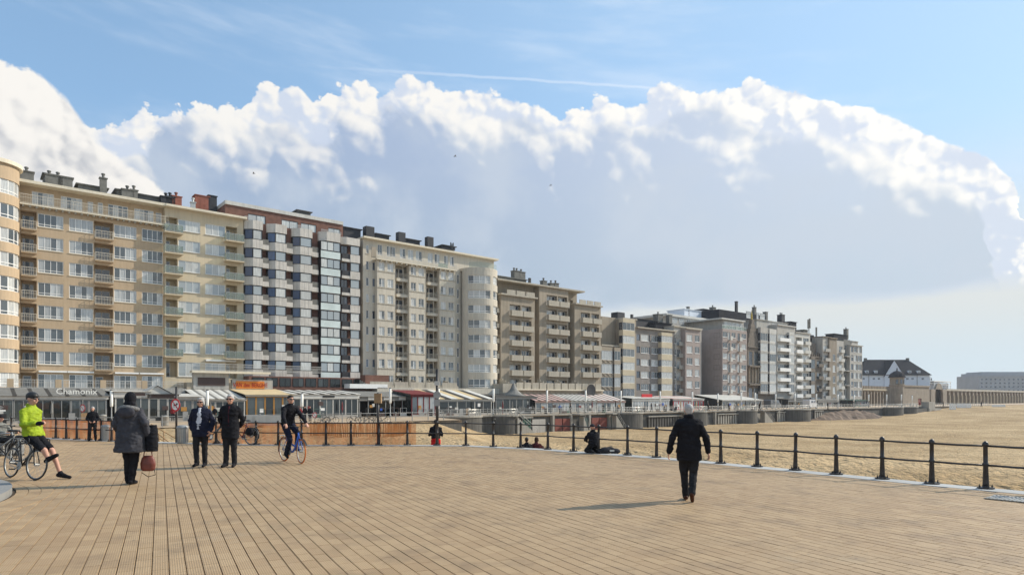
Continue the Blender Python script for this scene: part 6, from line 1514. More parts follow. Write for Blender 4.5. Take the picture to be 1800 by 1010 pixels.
def person(label, loc, rz, J, sc=1., jacket=None, trousers=None, shoes=None, hair=None, skin=SKIN, vox=.012, build_=1., jt=None, hem=-.12, bulk=.022, sleeves='long', legs='long', glasses=False, hairstyle='short', gloves=None, collar=True, extra=None, group=None):
    e = empty('person', loc, rz, label, 'person', group); e.scale = (sc, sc, sc)
    b = MB(); bl = build_
    torso(b, J, [(-.12, .09, .08, 0), (-.04, .15*bl, .105*bl, 0), (.12, .155*bl, .11*bl, 0), (.35, .14*bl, .10*bl, 0), (.6, .14*bl, .10*bl, 0), (.8, .145*bl, .09, 0), (.92, .10, .07, 0), (1., .055, .055, 0)])
    for s_ in 'LR':
        sh, el, wr, hp, kn, an, to = (J[q+s_] for q in ('sh', 'el', 'wr', 'hip', 'kn', 'an', 'to'))
        lf = .74 if legs == 'long' else 1.
        cap(b, sh+(J['neck']-sh)*.2-Vector((0, 0, .04)), el, .038*bl, .034, 10); cap(b, el, wr, .034, .027, 10); cap(b, hp, kn, .085*bl*lf, .056*lf, 10); cap(b, kn, an, .054*lf, .037, 10)
        if legs != 'long': cap(b, kn.lerp(an, .28)+Vector((0, .012, 0)), kn.lerp(an, .45)+Vector((0, .01, 0)), .052, .046, 8); cap(b, an, to, .038, .03, 8)
        inw = (J['pelvis']-wr); inw.z = 0; hand(b, wr, el, J.get('palm'+s_, inw if inw.length > .01 else Vector((0, -1, 0))), J.get('curl'+s_, .9))
    hm = headm(J); hp_ = J['head']
    cap(b, J['neck']-Vector((0, 0, .05)), hp_-Vector((0, 0, .06)), .056, .052, 10)
    b.ball((0, 0, 0), 1, 14, (.076, .094, .112)); nb = len(b.v)
    def head_part(c, sc_, n=10): 
        b.ball(c, 1, n, sc_)
    i0 = nb-len([1])*0
    # head shapes are laid out round the head centre and then turned with it
    start = None
    b2 = MB(); b2.ball((0, .012, .022), 1, 16, (.077, .095, .098)); b2.ball((0, -.022, -.045), 1, 12, (.058, .066, .068)); b2.ball((0, -.05, -.088), 1, 8, (.03, .03, .022))
    b2.tube([(0, -.085, .025), (0, -.106, -.012), (0, -.112, -.026), (0, -.09, -.036)], [.010, .013, .016, .010], 8); b2.ball((0, -.082, .03), 1, 8, (.05, .016, .012)); b2.ball((0, -.086, -.060), 1, 8, (.026, .012, .007)); b2.ball((0, -.084, -.073), 1, 8, (.022, .012, .007))
    for s_ in (-1, 1): b2.ball((.078*s_, .012, -.005), 1, 8, (.012, .02, .034)); b2.ball((.042*s_, -.066, -.03), 1, 8, (.024, .022, .022))
    k = len(b.v)-14*(max(4, 14*2//3)+1)                 # replace the plain head ball by the shaped one
    b.v = b.v[:k]; b.f = [f for f in b.f if max(f) < k]; b.mi = b.mi[:len(b.f)]
    off = len(b.v); b.v += [tuple(hm @ Vector(v)) for v in b2.v]; b.f += [tuple(off+i for i in f) for f in b2.f]; b.mi += [0]*len(b2.f)
    body = link('body', remesh(b, vox, 'body', skin, 3, .45), e)
    for s_ in (-1, 1):
        q = MB(); q.ball(hm @ Vector((.031*s_, -.083, .008)), .010, 6); q.build('eye', M['black'], body)
    def turned(mb_): mb_.v = [tuple(hm @ Vector(v)) for v in mb_.v]; return mb_
    if hair:
        h = MB()
        if hairstyle == 'short':
            h.ball((0, .022, .040), 1, 14, (.084, .098, .088)); h.ball((0, .06, -.01), 1, 10, (.074, .05, .07)); h.ball((0, -.045, .085), 1, 8, (.06, .04, .03))
        elif hairstyle == 'fringe':
            h.ball((0, .02, .035), 1, 14, (.088, .10, .092)); h.ball((0, .055, -.04), 1, 10, (.085, .055, .075)); h.ball((0, -.05, .085), 1, 8, (.065, .045, .03)); [h.ball((.075*s_, .01, -.02), 1, 8, (.022, .05, .06)) for s_ in (-1, 1)]
        elif hairstyle == 'hood':
            h.ball((0, .015, .02), 1, 14, (.105, .115, .135)); h.ball((0, .05, -.08), 1, 10, (.11, .08, .08))
        elif hairstyle == 'cap':
            h.ball((0, .012, .05), 1, 14, (.088, .103, .078)); h.ball((0, -.115, .05), 1, 10, (.062, .06, .012))
        elif hairstyle == 'helmet':
            h.ball((0, .01, .062), 1, 14, (.092, .125, .085)); h.ball((0, -.07, .055), 1, 8, (.07, .05, .03)); h.ball((0, .09, .02), 1, 8, (.06, .04, .05))
        link('hair' if hairstyle in ('short', 'fringe') else {'hood': 'hat', 'cap': 'cap', 'helmet': 'helmet'}[hairstyle], remesh(turned(h), .011, 'hair', hair, 3), e)
    if glasses:
        g_ = MB(); [g_.ball((.034*s_, -.094, .010), 1, 8, (.030, .010, .020)) for s_ in (-1, 1)]; g_.box(-.012, .012, -.104, -.096, .012, .018); [g_.box(.062*s_-.004, .062*s_+.016, -.09, .02, .010, .020) for s_ in (-1, 1)]; turned(g_).build('sunglasses', M['black'], e)
    if jacket:
        c = MB(); k = bulk; T = jt or [(hem, .17*bl+k, .125*bl+k, 0), (0., .172*bl+k, .13*bl+k, 0), (.15, .165*bl+k, .125*bl+k, 0), (.35, .15*bl+k, .115*bl+k, 0), (.6, .172*bl+k, .12*bl+k, 0), (.78, .188*bl+k, .114*bl+k, 0), (.88, .178*bl+k*.8, .10+k*.8, 0), (.95, .125*bl+k*.6, .082+k*.7, 0), (1., .072+k*.5, .072+k*.5, 0), (1.06, .06+k*.5, .066+k*.5, 0)]
        torso(c, J, T)
        for s_ in 'LR':
            sh, el, wr = (J[q+s_] for q in ('sh', 'el', 'wr')); end = wr if sleeves == 'long' else el
            cap(c, sh+(J['neck']-sh)*.14-Vector((0, 0, .03)), el, .054*bl+k*.7, .048+k*.6, 10); cap(c, J['neck'].lerp(sh, .25)-Vector((0, 0, .035)), sh-Vector((0, 0, .03)), .052+k*.4, .050+k*.6, 8)
            if sleeves == 'long': cap(c, el, wr.lerp(el, .04), .048+k*.6, .037+k*.6, 10)
            c.ball(el+(el-(sh+wr)/2).normalized()*.006, .05+k*.6, 8)
        if collar: c.tube([J['neck']+Vector((.062*math.cos(q), .062*math.sin(q)-.0, .03+.018*math.sin(q))) for q in [2*math.pi*j/12 for j in range(12)]], .02+k*.3, 6, True)
        link('jacket', remesh(c, vox, 'jacket', jacket, 7, .5, .015), e)
    if trousers:
        c = MB(); torso(c, J, [(-.14, .10*bl, .10, 0), (-.05, .165*bl, .125*bl, 0), (.08, .165*bl, .122*bl, 0), (.2, .152*bl, .115*bl, 0)])
        for s_ in 'LR':
            hp, kn, an = (J[q+s_] for q in ('hip', 'kn', 'an'))
            if legs == 'long': cap(c, hp, kn, .102*bl, .076, 10); cap(c, kn, an, .074, .062, 10); c.ball(an, .063, 8)
            else: cap(c, hp, hp.lerp(kn, .82), .098*bl, .076, 10)
        link('trousers' if legs == 'long' else 'shorts', remesh(c, vox, 'trousers', trousers, 4, .5, .010), e)
    if shoes:
        for s_ in 'LR':
            an, to = J['an'+s_], J['to'+s_]; c = MB(); d = (to-an); fl = Vector((d.x, d.y, 0)).normalized(); heel = an-fl*.05; heel.z = an.z-.045 if d.z > -.12 else an.z-.03
            heel = an+(to-an).normalized()*-.02+Vector((0, 0, -.035)); cap(c, an+Vector((0, 0, .02)), an-Vector((0, 0, .02)), .047, .045, 8); cap(c, heel-fl*.025, to+fl*.02, .044, .036, 10); cap(c, an, to, .045, .034, 8)
            link('shoe', remesh(c, .011, 'shoe', shoes, 3), e)
    if gloves:
        for s_ in gloves[1]:
            g_ = MB(); wr, el = J['wr'+s_], J['el'+s_]; d = (wr-el).normalized(); cap(g_, wr-d*.03, wr+d*.07, .04, .045, 8); cap(g_, wr+d*.05, wr+d*.10+Vector((0, -.02, 0)), .04, .03, 8); link('glove', remesh(g_, .011, 'glove', gloves[0], 3), e)
    return e
BLK = cloth((.012, .012, .015)); NAVY = cloth((.014, .016, .032)); CHAR = cloth((.02, .02, .022)); GREYHAIR = mat('grey hair', (.42, .40, .38), .7, .25, 60, .5, 90); DARKHAIR = mat('dark hair', (.02, .016, .013), .6, .2, 60, .4, 90); BROWNSH = cloth((.06, .022, .012), .6)

# man in black walking away
J = pose(elL=(-.29, .04, 1.15), elR=(.29, .05, 1.15), wrL=(-.34, -.03, .89), wrR=(.345, -.02, .885), knL=(-.075, .02, .50), anL=(-.04, .22, .17), toL=(-.05, .14, .03), knR=(.08, -.08, .49), anR=(.05, -.10, .085), toR=(.06, -.28, .03), head=(0, -.03, 1.63))
p = ground(1211, 880); person('grey haired man in a black jacket walking away on the right', p, rad(168), J, .985, BLK, CHAR, BROWNSH, GREYHAIR, build_=1.12, bulk=.028, hem=-.42, hairstyle='short')
# woman in the grey hooded coat, walking away
gc = cloth((.052, .052, .060), .95)
J = pose(elL=(-.29, .05, 1.18), elR=(.27, .0, 1.17), wrL=(-.33, -.02, .93), wrR=(.30, -.16, 1.02), knL=(-.07, -.03, .5), knR=(.07, -.04, .5), anL=(-.03, .02, .085), toL=(-.03, -.15, .03), anR=(.07, -.08, .085), toR=(.09, -.24, .03))
J2 = dict(J); JT = [(-.62, .295, .23, 0), (-.3, .275, .21, 0), (0., .255, .19, 0), (.2, .235, .175, 0), (.45, .215, .16, 0), (.7, .225, .155, 0), (.83, .225, .14, 0), (.92, .17, .12, 0), (1.0, .10, .10, 0)]
p = ground(229, 851); wo_ = person('woman in a grey hooded winter coat walking away on the left', p, rad(186), J, 1.10, gc, BLK, BLK, BLK, hairstyle='hood', build_=1.15, bulk=.035, jt=JT, collar=False)
h = MB(); fur = mat('pale fur trim', (.18, .175, .17), .95, .4, 40, .8, 60)
h.tube([(.17*math.cos(q), .03+.14*math.sin(q), 1.43+.06*math.sin(q)) for q in [2*math.pi*j/18 for j in range(18)]], .045, 8, True); link('fur_collar', remesh(h, .014, 'fur_collar', fur, 3), wo_)
h = MB(); h.ball((0, .16, 1.40), 1, 12, (.16, .07, .12)); link('hood', remesh(h, .014, 'hood', cloth((.05, .05, .06)), 3), wo_)
fwd = Matrix.Rotation(rad(186), 4, 'Z')
def held(name, label, cat, q, sc): return empty(name, Vector(p)+fwd @ (Vector(q)*1.10), rad(186), label, cat)
k = held('coat', 'black coat carried over the arm of the woman in grey', 'coat', (-.37, -.06, .63), 1); 
h = MB(); h.rings([[Vector((.11*math.cos(q)*w_, .10*math.sin(q)*w_+fy, z_)) for q in [2*math.pi*j/12 for j in range(12)]] for z_, w_, fy in ((.0, 1.05, 0), (.1, 1.15, .01), (.3, 1.15, 0), (.45, 1.0, -.02), (.56, .75, -.04))]); o = link('cloth', remesh(h, .016, 'cloth', BLK, 5, .5, .012), k)
MB().box(-.02, .02, -.08, -.07, .1, .3).build('lapel', CHAR, k)
bagm = mat('brown leather', (.16, .035, .022), .45, .25, 8, .3, 20, spec=.5)
k = held('handbag', 'red brown leather handbag hanging from the arm of the woman in grey', 'handbag', (-.29, -.08, .25), 1)
h = MB(); h.rings([[Vector((.15*math.cos(q)*w_, .08*math.sin(q)*w_, z_)) for q in [2*math.pi*j/14 for j in range(14)]] for z_, w_ in ((.0, .7), (.04, 1.), (.16, 1.06), (.28, .86), (.33, .55))]); link('body', remesh(h, .013, 'body', bagm, 3), k)
for s_ in (-1, 1):
    h = MB(); h.tube([(.09*s_, 0, .31), (.07*s_, .0, .42), (.03*s_, 0, .52), (0, 0, .60)], .011, 6); h.build('handle', bagm, k)
h = MB(); h.tube([(-.13, 0, .02), (-.16, .03, -.08), (-.02, .04, -.12), (.12, .02, -.03)], .008, 5); h.build('strap', BLK, k)
# couple walking towards us
J = pose(elL=(-.27, .06, 1.17), elR=(.28, .06, 1.15), wrL=(-.20, -.02, .95), wrR=(.24, -.04, .92), knL=(-.09, -.08, .51), anL=(-.08, -.05, .10), toL=(-.10, -.22, .05), knR=(.09, 0, .5), anR=(.08, .06, .09), toR=(.09, -.11, .03))
p = ground(353, 820); e = person('woman in sunglasses, navy jacket and white sweater walking towards us', p, rad(8), J, 1.05, NAVY, CHAR, BLK, GREYHAIR, glasses=True, hairstyle='fringe', hem=-.36, build_=1.08, bulk=.03)
h = MB(); torso(h, J, [(-.02, .13, .17, -.0), (.2, .125, .172, 0), (.5, .125, .168, 0), (.75, .11, .165, 0), (.92, .07, .125, 0), (1.0, .05, .105, 0)]); h.v = [v if v[1] < -.02 else (v[0], -.02, v[2]) for v in h.v]; link('sweater', remesh(h, .012, 'sweater', mat('white knit', (.52, .53, .58), .95, .12, 9, .5, 40), 5, .5, .003), e)
J = pose(elL=(-.27, .08, 1.15), elR=(.27, .09, 1.15), wrL=(-.17, .16, .97), wrR=(.18, .16, .97), knL=(-.08, -.06, .51), anL=(-.085, -.06, .09), toL=(-.11, -.23, .04), knR=(.09, -.03, .5), anR=(.085, .03, .09), toR=(.10, -.14, .03))
p = ground(405, 820); e = person('grey haired man in a long black coat and sunglasses walking beside the woman', p, rad(6), J, 1.10, BLK, CHAR, BLK, GREYHAIR, glasses=True, hem=-.52, build_=1.05, bulk=.028)
h = MB(); torso(h, J, [(.05, .035, .17, 0), (.3, .035, .162, 0), (.6, .035, .165, 0), (.85, .04, .15, 0), (.97, .06, .10, 0)]); h.v = [v if v[1] < -.02 else (v[0], -.02, v[2]) for v in h.v]; link('scarf', remesh(h, .012, 'scarf', cloth((.05, .012, .018)), 3), e)
# hi-vis cyclist perched on his bicycle
hv = mat('hi-vis yellow jacket', (.27, .36, .010), .75, .25, 7, .9, 16)
J = pose(pelvis=(0, .0, .90), hipL=(-.09, 0, .87), hipR=(.09, 0, .87), neck=(0, .05, 1.45), mid=(0, .06, 1.18), head=(0, .01, 1.60), shL=(-.185, .05, 1.37), shR=(.185, .05, 1.37), elR=(.25, .13, 1.09), wrR=(.2, -.02, .88), elL=(-.24, .02, 1.08), wrL=(-.16, -.24, 1.06),
         knR=(.11, -.33, .56), anR=(.12, -.50, .11), toR=(.13, -.68, .04), knL=(-.10, -.36, .58), anL=(-.09, -.42, .42), toL=(-.09, -.60, .50), palmR=Vector((0, 0, -1)))
J['elL'] = Vector((-.24, -.02, 1.10)); J['wrL'] = Vector((-.18, -.25, 1.12))
p = ground(58, 842); person('cyclist in a bright yellow jacket and black helmet perched on his bicycle', p, rad(82), J, 1.13, hv, BLK, BLK, M['black'], legs='short', hairstyle='helmet', gloves=(BLK, 'L'), hem=-.06, bulk=.024, glasses=True)
bicycle('road_bicycle', Vector((-11.12, 14.85, 0)), rad(-28), 'black road bicycle under the cyclist in yellow', M['black'], style='road', rack=False, guards=False, steer=rad(8), lean=rad(-6))
bicycle('touring_bicycle', ground(6, 818), rad(172), 'black touring bicycle with carrier at the far left edge', M['black'], lean=rad(4), rack=True)
bicycle('touring_bicycle', ground(-6, 812), rad(10), 'second touring bicycle mostly cut off behind the one at the far left edge', M['alu'], lean=rad(-4), rack=True)
# seated man at the far left
J = pose(pelvis=(0, .05, .50), hipL=(-.1, .0, .50), hipR=(.1, .0, .50), neck=(0, .16, 1.02), mid=(0, .16, .76), head=(0, .12, 1.17), shL=(-.19, .14, .96), shR=(.19, .14, .96), elL=(-.26, -.05, .74), wrL=(-.22, -.30, .72), elR=(.26, -.02, .74), wrR=(.2, -.27, .72), knL=(-.12, -.42, .50), anL=(-.12, -.40, .09), toL=(-.12, -.58, .03), knR=(.12, -.42, .50), anR=(.12, -.40, .09), toR=(.12, -.58, .03), pitch=.15)
c = ground(6, 800); person('man in a black cap and grey jacket sitting behind the bicycles', c, rad(80), J, 1.02, cloth((.17, .17, .155), .9, .4), CHAR, BLK, BLK, hairstyle='cap', bulk=.03)
e = empty('stone_bench', c+Vector((-.15, 0, 0)), 0, 'low stone bench under the seated man at the left edge', 'bench'); MB().box(-.35, .3, -.7, .7, .06, .41).build('seat_block', sm, e); MB().box(-.3, .25, -.6, .6, 0, .06).build('foot', M['concrete'], e)
# cyclist on the blue bicycle
b_ = ground(514, 812); rz_b = rad(-46)
bicycle('city_bicycle', b_, rz_b, 'blue step-through bicycle with orange tyres under its rider', mat('blue frame', (.02, .09, .42), .35, .05, 2, coat=.5), mat('orange tyre', (.50, .13, .02), .6, .08, 4), M['steel'], style='step', steer=rad(-6), guards=True)
J = pose(pelvis=(-.28, 0, 1.03), hipL=(-.26, .09, 1.0), hipR=(-.26, -.09, 1.0), neck=(-.13, 0, 1.55), mid=(-.24, 0, 1.3), head=(-.10, 0, 1.69), shL=(-.15, .19, 1.47), shR=(-.15, -.19, 1.47), elL=(.02, .27, 1.23), elR=(.02, -.27, 1.23), wrL=(.20, .29, 1.06), wrR=(.20, -.29, 1.06), knL=(.10, .11, .78), anL=(.04, .10, .38), toL=(.18, .12, .33), knR=(.08, -.10, .62), anR=(-.16, -.10, .22), toR=(-.04, -.12, .14), yaw=rad(90), palmL=Vector((0, 0, -1)), palmR=Vector((0, 0, -1)))
# this pose is laid out along +x, the way the bicycle points
person('person in a dark jacket and sunglasses riding a blue bicycle towards us', b_, rz_b, J, 1.06, BLK, NAVY, BLK, DARKHAIR, glasses=True, hairstyle='short', hem=-.05, bulk=.024)
# two bicycles leaning on the railing behind the couple
bicycle('city_bicycle', ground(379, 779)+Vector((0, -.35, 0)), rad(68), 'black bicycle leaning on the railing between the walking couple', M['black'], lean=rad(5))
bicycle('city_bicycle', ground(428, 780)+Vector((0, -.3, 0)), rad(160), 'maroon bicycle with black pannier bags leaning right of the walking man', M['awnred'], panniers=BLK, lean=rad(5))
# people at the railing and on the sand
J = pose(elL=(-.26, -.02, 1.14), wrL=(-.14, -.14, 1.02), elR=(.26, -.02, 1.14), wrR=(.14, -.14, 1.02), knL=(-.13, -.03, .5), anL=(-.14, .02, .085), toL=(-.17, -.14, .03), anR=(.12, .02, .085), toR=(.15, -.14, .03))
person('onlooker in dark clothes standing at the railing near the left bin', ground(163, 774.5), rad(25), J, .84, BLK, CHAR, BLK, GREYHAIR, vox=.016)
c = Vector(((766-CX)/F*27.2, 27.2, 0)); c.z = sand_z(c.x, c.y)
J = pose(elL=(-.24, -.04, 1.15), wrL=(-.12, -.18, 1.2), elR=(.24, -.04, 1.15), wrR=(.12, -.18, 1.2)); J['anL'].z = J['anR'].z = .085
person('person in a black coat and red trousers standing on the sand behind the sign pole', c, rad(190), J, 1.06, BLK, cloth((.55, .02, .02), .8, .15), BLK, DARKHAIR, vox=.016, hem=.14, bulk=.02)
# someone kneeling on the kerb, with bags
J = pose(pelvis=(0, .02, .30), hipL=(-.1, 0, .28), hipR=(.1, 0, .28), neck=(0, -.04, .76), mid=(0, .04, .52), head=(0, -.06, .90), shL=(-.17, -.02, .69), shR=(.17, -.02, .69), elL=(-.22, -.16, .48), wrL=(-.1, -.32, .42), elR=(.22, -.16, .48), wrR=(.1, -.32, .42), knL=(-.12, -.32, .08), knR=(.12, -.32, .08), anL=(-.11, .1, .09), anR=(.11, .1, .09), toL=(-.11, .26, .06), toR=(.11, .26, .06), yaw=rad(-50))
c = ground(1043, 796.5); person('person in a dark hat kneeling on the kerb by the railing', c, rad(200), J, .96, BLK, CHAR, CHAR, cloth((.03, .03, .035)), hairstyle='cap', vox=.014, bulk=.03)
c = ground(1072, 796.5); e = empty('bag', c, rad(10), 'heap of dark bags on the kerb beside the kneeling person', 'bag'); h = MB(); h.ball((-.15, 0, .1), 1, 10, (.24, .16, .12)); h.ball((.18, .02, .07), 1, 10, (.2, .15, .1)); h.ball((.0, .02, .16), 1, 10, (.16, .1, .07)); link('body', remesh(h, .018, 'body', cloth((.03, .03, .035)), 3), e); MB().box(-.05, .1, -.16, -.14, .08, .13).build('label_patch', M['offwhite'], e)
J = pose(pelvis=(0, .05, .12), hipL=(-.1, 0, .12), hipR=(.1, 0, .12), neck=(0, .10, .62), mid=(0, .16, .36), head=(0, .06, .77), shL=(-.18, .09, .56), shR=(.18, .09, .56), elL=(-.25, -.05, .36), wrL=(-.14, -.25, .34), elR=(.25, -.05, .36), wrR=(.14, -.25, .34), knL=(-.12, -.40, .42), knR=(.12, -.40, .42), anL=(-.12, -.62, .09), anR=(.12, -.62, .09), toL=(-.12, -.78, .05), toR=(.12, -.78, .05))
for px, D_, rz_, j_, hr_, lab in ((926, 29.0, 175, BLK, DARKHAIR, 'person in black sitting on the sand, left of the seated pair'), (944, 29.2, 160, cloth((.07, .018, .02)), cloth((.05, .03, .02)), 'person in a maroon coat sitting on the sand, right of the seated pair')):
    c = Vector(((px-CX)/F*D_, D_, 0)); c.z = sand_z(c.x, c.y)+.04; person(lab, c, rad(rz_), J, 1.04, j_, CHAR, BLK, hr_, vox=.018, hairstyle='short' if px < 930 else 'fringe')

# ---------------------------------------------------------------- small figures, bicycles and scooters on the promenade
def far_walker(kind):
    J = pose(knL=(-.09, -.1, .5), anL=(-.09, -.14, .09), toL=(-.1, -.3, .05), knR=(.09, .02, .5), anR=(.09, .16, .12), toR=(.1, .02, .03), elL=(-.26, .08, 1.15), wrL=(-.24, .02, .93), elR=(.26, .0, 1.15), wrR=(.25, -.12, .95))
    cl = {'dark': (BLK, CHAR), 'navy': (NAVY, BLK), 'red': (cloth((.22, .03, .03)), CHAR), 'pale': (cloth((.35, .33, .30)), NAVY), 'blue': (cloth((.12, .18, .38)), CHAR)}[kind]
    return person('x', (0, 0, -50), 0, J, 1., cl[0], cl[1], BLK, DARKHAIR, vox=.024, hem=-.2, bulk=.03)
proto = {k: far_walker(k) for k in ('dark', 'navy', 'red', 'pale', 'blue')}
PP = [(113, 742, 'dark', 100, 'walker in black before the first cafe, left of two'), (131, 742, 'dark', 95, 'walker in black before the first cafe, right of two'), (284.5, 738.5, 'dark', 170, 'lone walker in black before the white kiosk with the gable'), (304, 739.5, 'red', 20, 'walker in dark red half hidden by the no dogs sign'), (377.5, 739, 'dark', 0, 'dark figure between the heads of the walking couple'),
      (528, 739, 'red', 40, 'walker in red right of the blue bike rider'), (536, 740, 'dark', 0, 'walker in black beside the small round red sign, left of two'), (545, 741, 'dark', 15, 'walker in black beside the small round red sign, right of two'), (717, 729, 'dark', 60, 'dark figure standing by the maroon kiosk'), (886, 726, 'pale', 30, 'figure in a pale top among the red planters'), (984, 726, 'blue', 200, 'figure in a light blue top under the pink striped awning'),
      (1003, 726, 'dark', 60, 'dark figure between the pink and white striped awnings'), (1060, 725, 'dark', 100, 'dark figure under the white and black striped awning'), (1145, 723, 'navy', 90, 'figure in navy before the white snack kiosk'), (1206, 722, 'red', 90, 'figure in red before the red and white shop front'), (1245, 721.5, 'dark', 90, 'dark figure before the blank mauve wall'), (1281, 721, 'navy', 70, 'figure in navy left of the white tent cafe entrance'), (1322, 720.5, 'dark', 80, 'dark figure right of the white tent cafe'),
      (1335, 720.5, 'dark', 280, 'dark figure at the rear of the grey van'), (1455, 719, 'dark', 45, 'dark figure before the slim grey house near the far end'), (1617, 715.5, 'red', 0, 'small figure in red by the red gallery door'), (1658, 714, 'dark', 60, 'tiny dark figure left of the white barrier on the sand'), (1725, 714.5, 'dark', 90, 'tiny dark figure before the arcade near the right')]
for px, py, kd, a_, lab in PP:
    t_ = copy_tree(proto[kd]); t_.location = ground(px, py, ZP); t_.rotation_euler = (0, 0, rad(a_)); t_['label'] = lab; t_['group'] = 'people on the promenade'; t_.scale = (1, 1, random.uniform(.95, 1.05))
for k in proto.values():
    for c in list(k.children_recursive): bpy.data.objects.remove(c)
    bpy.data.objects.remove(k)
pb = bicycle('parked_bicycle', (0, 0, -50), 0, 'x', M['black'], rack=False)
for px, a_, lab in ((567, 20, 'leftmost bicycle parked on the promenade behind the net'), (582, 5, 'second bicycle from the left parked on the promenade behind the net'), (622, 170, 'third bicycle parked on the promenade, left of the brown box sign'), (644, 15, 'fourth bicycle parked on the promenade, nearest the brown box sign on its left'), (653, 190, 'bicycle parked just left of the brown box sign pole'), (673, 10, 'rightmost bicycle parked just right of the brown box sign pole')):
    t_ = copy_tree(pb); t_.location = ground(px, 743, ZP); t_.rotation_euler = (rad(3), 0, rad(a_)); t_['label'] = lab; t_['group'] = 'bicycles parked on the promenade'
for c in list(pb.children_recursive): bpy.data.objects.remove(c)
bpy.data.objects.remove(pb)
def scooter():
    e = empty('parked_scooter', (0, 0, -50), 0, 'x', 'scooter')
    for x_ in (-.55, .6):
        a = MB(); a.tube([(.2*math.cos(2*math.pi*i/16), 0, .2*math.sin(2*math.pi*i/16)) for i in range(16)], .07, 6, True); a.build('wheel', M['black'], e, (x_, 0, .25))
    a = MB(); a.rings([[Vector((x_, .17*w_*math.cos(q), z_+.17*h_*math.sin(q))) for q in [2*math.pi*j/8 for j in range(8)]] for x_, z_, w_, h_ in ((-.8, .6, .6, .6), (-.5, .58, 1., 1.3), (-.15, .5, 1., 1.2), (.1, .3, .9, .5), (.35, .35, .9, .6))]); a.build('body', M['chimblack'], e, smooth=True)
    a = MB(); a.tube([(.6, 0, .25), (.45, 0, .75), (.38, 0, 1.05)], .05, 6); a.tube([(.38, -.33, 1.08), (.42, 0, 1.05), (.38, .33, 1.08)], .022, 5); a.build('steering', M['alu'], e)
    a = MB(); a.box(.44, .5, -.22, .22, .35, .95); a.build('leg_shield', M['black'], e); MB().box(.46, .49, -.2, .2, 1.1, 1.45).build('windscreen', M['offwhite'], e)
    a = MB(); a.ball((-.35, 0, .84), 1, 8, (.38, .14, .07)); a.build('seat', M['black'], e, smooth=True); return e
sc_ = scooter()
ORD = 'First Second Third Fourth Fifth Sixth Seventh Eighth Ninth Tenth Eleventh Twelfth Thirteenth Fourteenth'.lower().split()
for i in range(13):
    t_ = copy_tree(sc_); px = 664+i*4.6; t_.location = ground(px, 730.5-.12*i, ZP); t_.rotation_euler = (0, rad(0), rad(70+random.uniform(-14, 14))); t_['label'] = ORD[i]+' dark scooter from the left in the row before the olive grey cafe awning'; t_['group'] = 'scooters parked in a row'
for c in list(sc_.children_recursive): bpy.data.objects.remove(c)
bpy.data.objects.remove(sc_)
for px, lab in ((878.5, 'left red planter with a shrub at the dark bar'), (892, 'middle red planter with a shrub at the dark bar'), (899, 'right red planter with a shrub at the dark bar')):
    c = ground(px, 727, ZP); e = empty('planter', c, RZ, lab, 'planter', 'red planters'); a = MB(); a.lathe([(.3, 0), (.42, .85), (.44, .9), (.36, .88)], n=12); a.build('pot', M['red'], e)
    a = MB(); rn = random.Random(px)
    for k in range(60):
        q = Vector((rn.gauss(0, .25), rn.gauss(0, .25), 1.15+rn.gauss(0, .25))); v = Vector((rn.gauss(0, 1), rn.gauss(0, 1), rn.gauss(0, 1))).normalized()*.09; w_ = v.cross(Vector((0, .3, 1))).normalized()*.05; a.quad(q-v, q+w_, q+v, q-w_)
    a.build('foliage', M['leaf'], e)
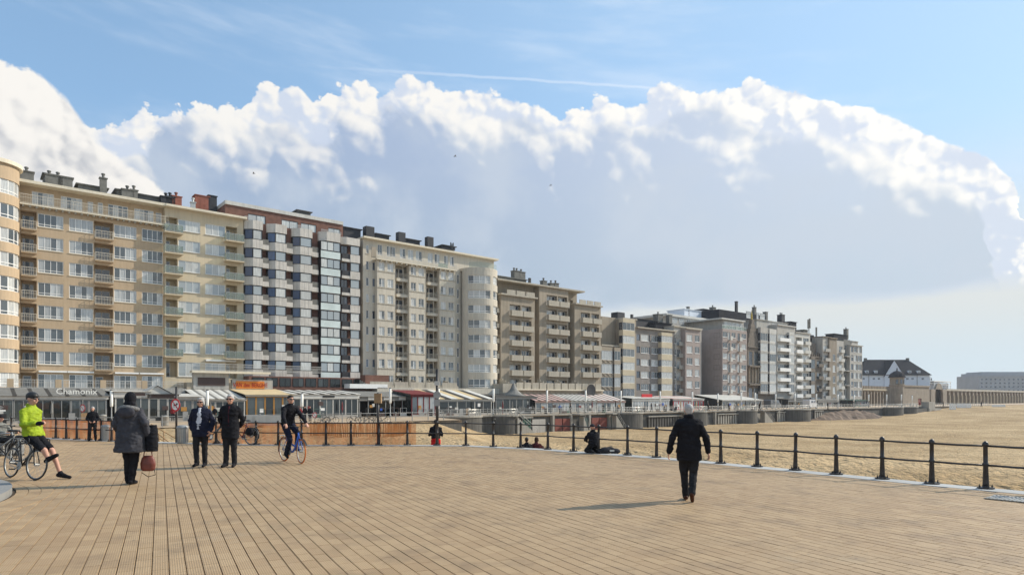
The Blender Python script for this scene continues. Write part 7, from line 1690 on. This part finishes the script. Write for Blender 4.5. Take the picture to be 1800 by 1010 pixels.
# cafe tables and chairs crowd the first terrace
ch = MB(); ch.box(-.2, .2, -.2, .2, .42, .46); ch.box(-.2, .2, .17, .21, .46, .88)
leg = MB().box(-.016, .016, -.016, .016, 0, .42).mesh('leg', M['black']); seat_me = MB().box(-.2, .2, -.2, .2, .42, .46).mesh('seat', M['black']); back_me = MB().box(-.2, .2, .17, .21, .47, .88).mesh('backrest', M['black'])
rn = random.Random(5)
for i in range(14):
    px = 92+i*6.6; c = ground(px, 737.2+rn.uniform(-.7, .9), ZP); e = empty('cafe_chair', c, rn.uniform(0, 6.28), ORD[i]+' black chair from the left among the seats outside the first cafe', 'chair', 'chairs outside the first cafe')
    link('seat', seat_me, e); link('backrest', back_me, e)
    for sx_ in (-.17, .17):
        for sy_ in (-.17, .17): link('leg', leg, e, (sx_, sy_, 0))
Js = pose(pelvis=(0, .05, .50), hipL=(-.1, .0, .50), hipR=(.1, .0, .50), neck=(0, .10, 1.02), mid=(0, .12, .76), head=(0, .06, 1.17), shL=(-.19, .08, .96), shR=(.19, .08, .96), elL=(-.25, -.05, .74), wrL=(-.16, -.28, .74), elR=(.25, -.02, .74), wrR=(.16, -.27, .74), knL=(-.12, -.42, .50), anL=(-.12, -.40, .09), toL=(-.12, -.58, .03), knR=(.12, -.42, .50), anR=(.12, -.40, .09), toR=(.12, -.58, .03))
sp = [person('x', (0, 0, -50), 0, Js, 1., j_, CHAR, BLK, h_, vox=.026, bulk=.03) for j_, h_ in ((BLK, DARKHAIR), (NAVY, GREYHAIR), (cloth((.14, .03, .03)), DARKHAIR), (cloth((.22, .20, .17)), GREYHAIR))]
for i in range(12):
    px = 95+i*7.6; t_ = copy_tree(sp[(i*3) % 4]); t_.location = ground(px, 736.6+rn.uniform(-.6, .6), ZP); t_.rotation_euler = (0, 0, rn.uniform(-2.2, 2.2)); t_['label'] = ORD[i]+' guest from the left seated on the terrace of the first cafe'; t_['group'] = 'guests seated outside the first cafe'
    c = t_.location; e = empty('stool', c+Vector((0, 0, 0)), t_.rotation_euler.z, ORD[i]+' low stool from the left under a guest at the first cafe', 'stool', 'stools under the cafe guests'); MB().box(-.18, .18, -.12, .24, .36, .40).build('seat', M['black'], e); MB().box(-.05, .05, .0, .1, 0, .36).build('leg', M['black'], e)
for i, px in enumerate((946, 955, 968, 992, 1012, 1024, 1036, 1054, 1072, 1086, 1120, 1132, 1168, 1188)):
    t_ = copy_tree(sp[i % 4]); t_.location = ground(px, 725.5-(px-946)*.012, ZP); t_.rotation_euler = (0, 0, rn.uniform(0, 6.2)); t_['label'] = ORD[i]+' guest from the left seated behind the sea wall railing under the striped awnings'; t_['group'] = 'guests seated under the striped awnings'
    c = t_.location; e = empty('stool', c, t_.rotation_euler.z, ORD[i]+' low stool from the left under a guest behind the sea wall railing', 'stool', 'stools under the awning guests'); MB().box(-.18, .18, -.12, .24, .36, .40).build('seat', M['black'], e); MB().box(-.05, .05, .0, .1, 0, .36).build('leg', M['black'], e)
for k in sp:
    for c in list(k.children_recursive): bpy.data.objects.remove(c)
    bpy.data.objects.remove(k)
bpy.data.scenes.remove(TMP)
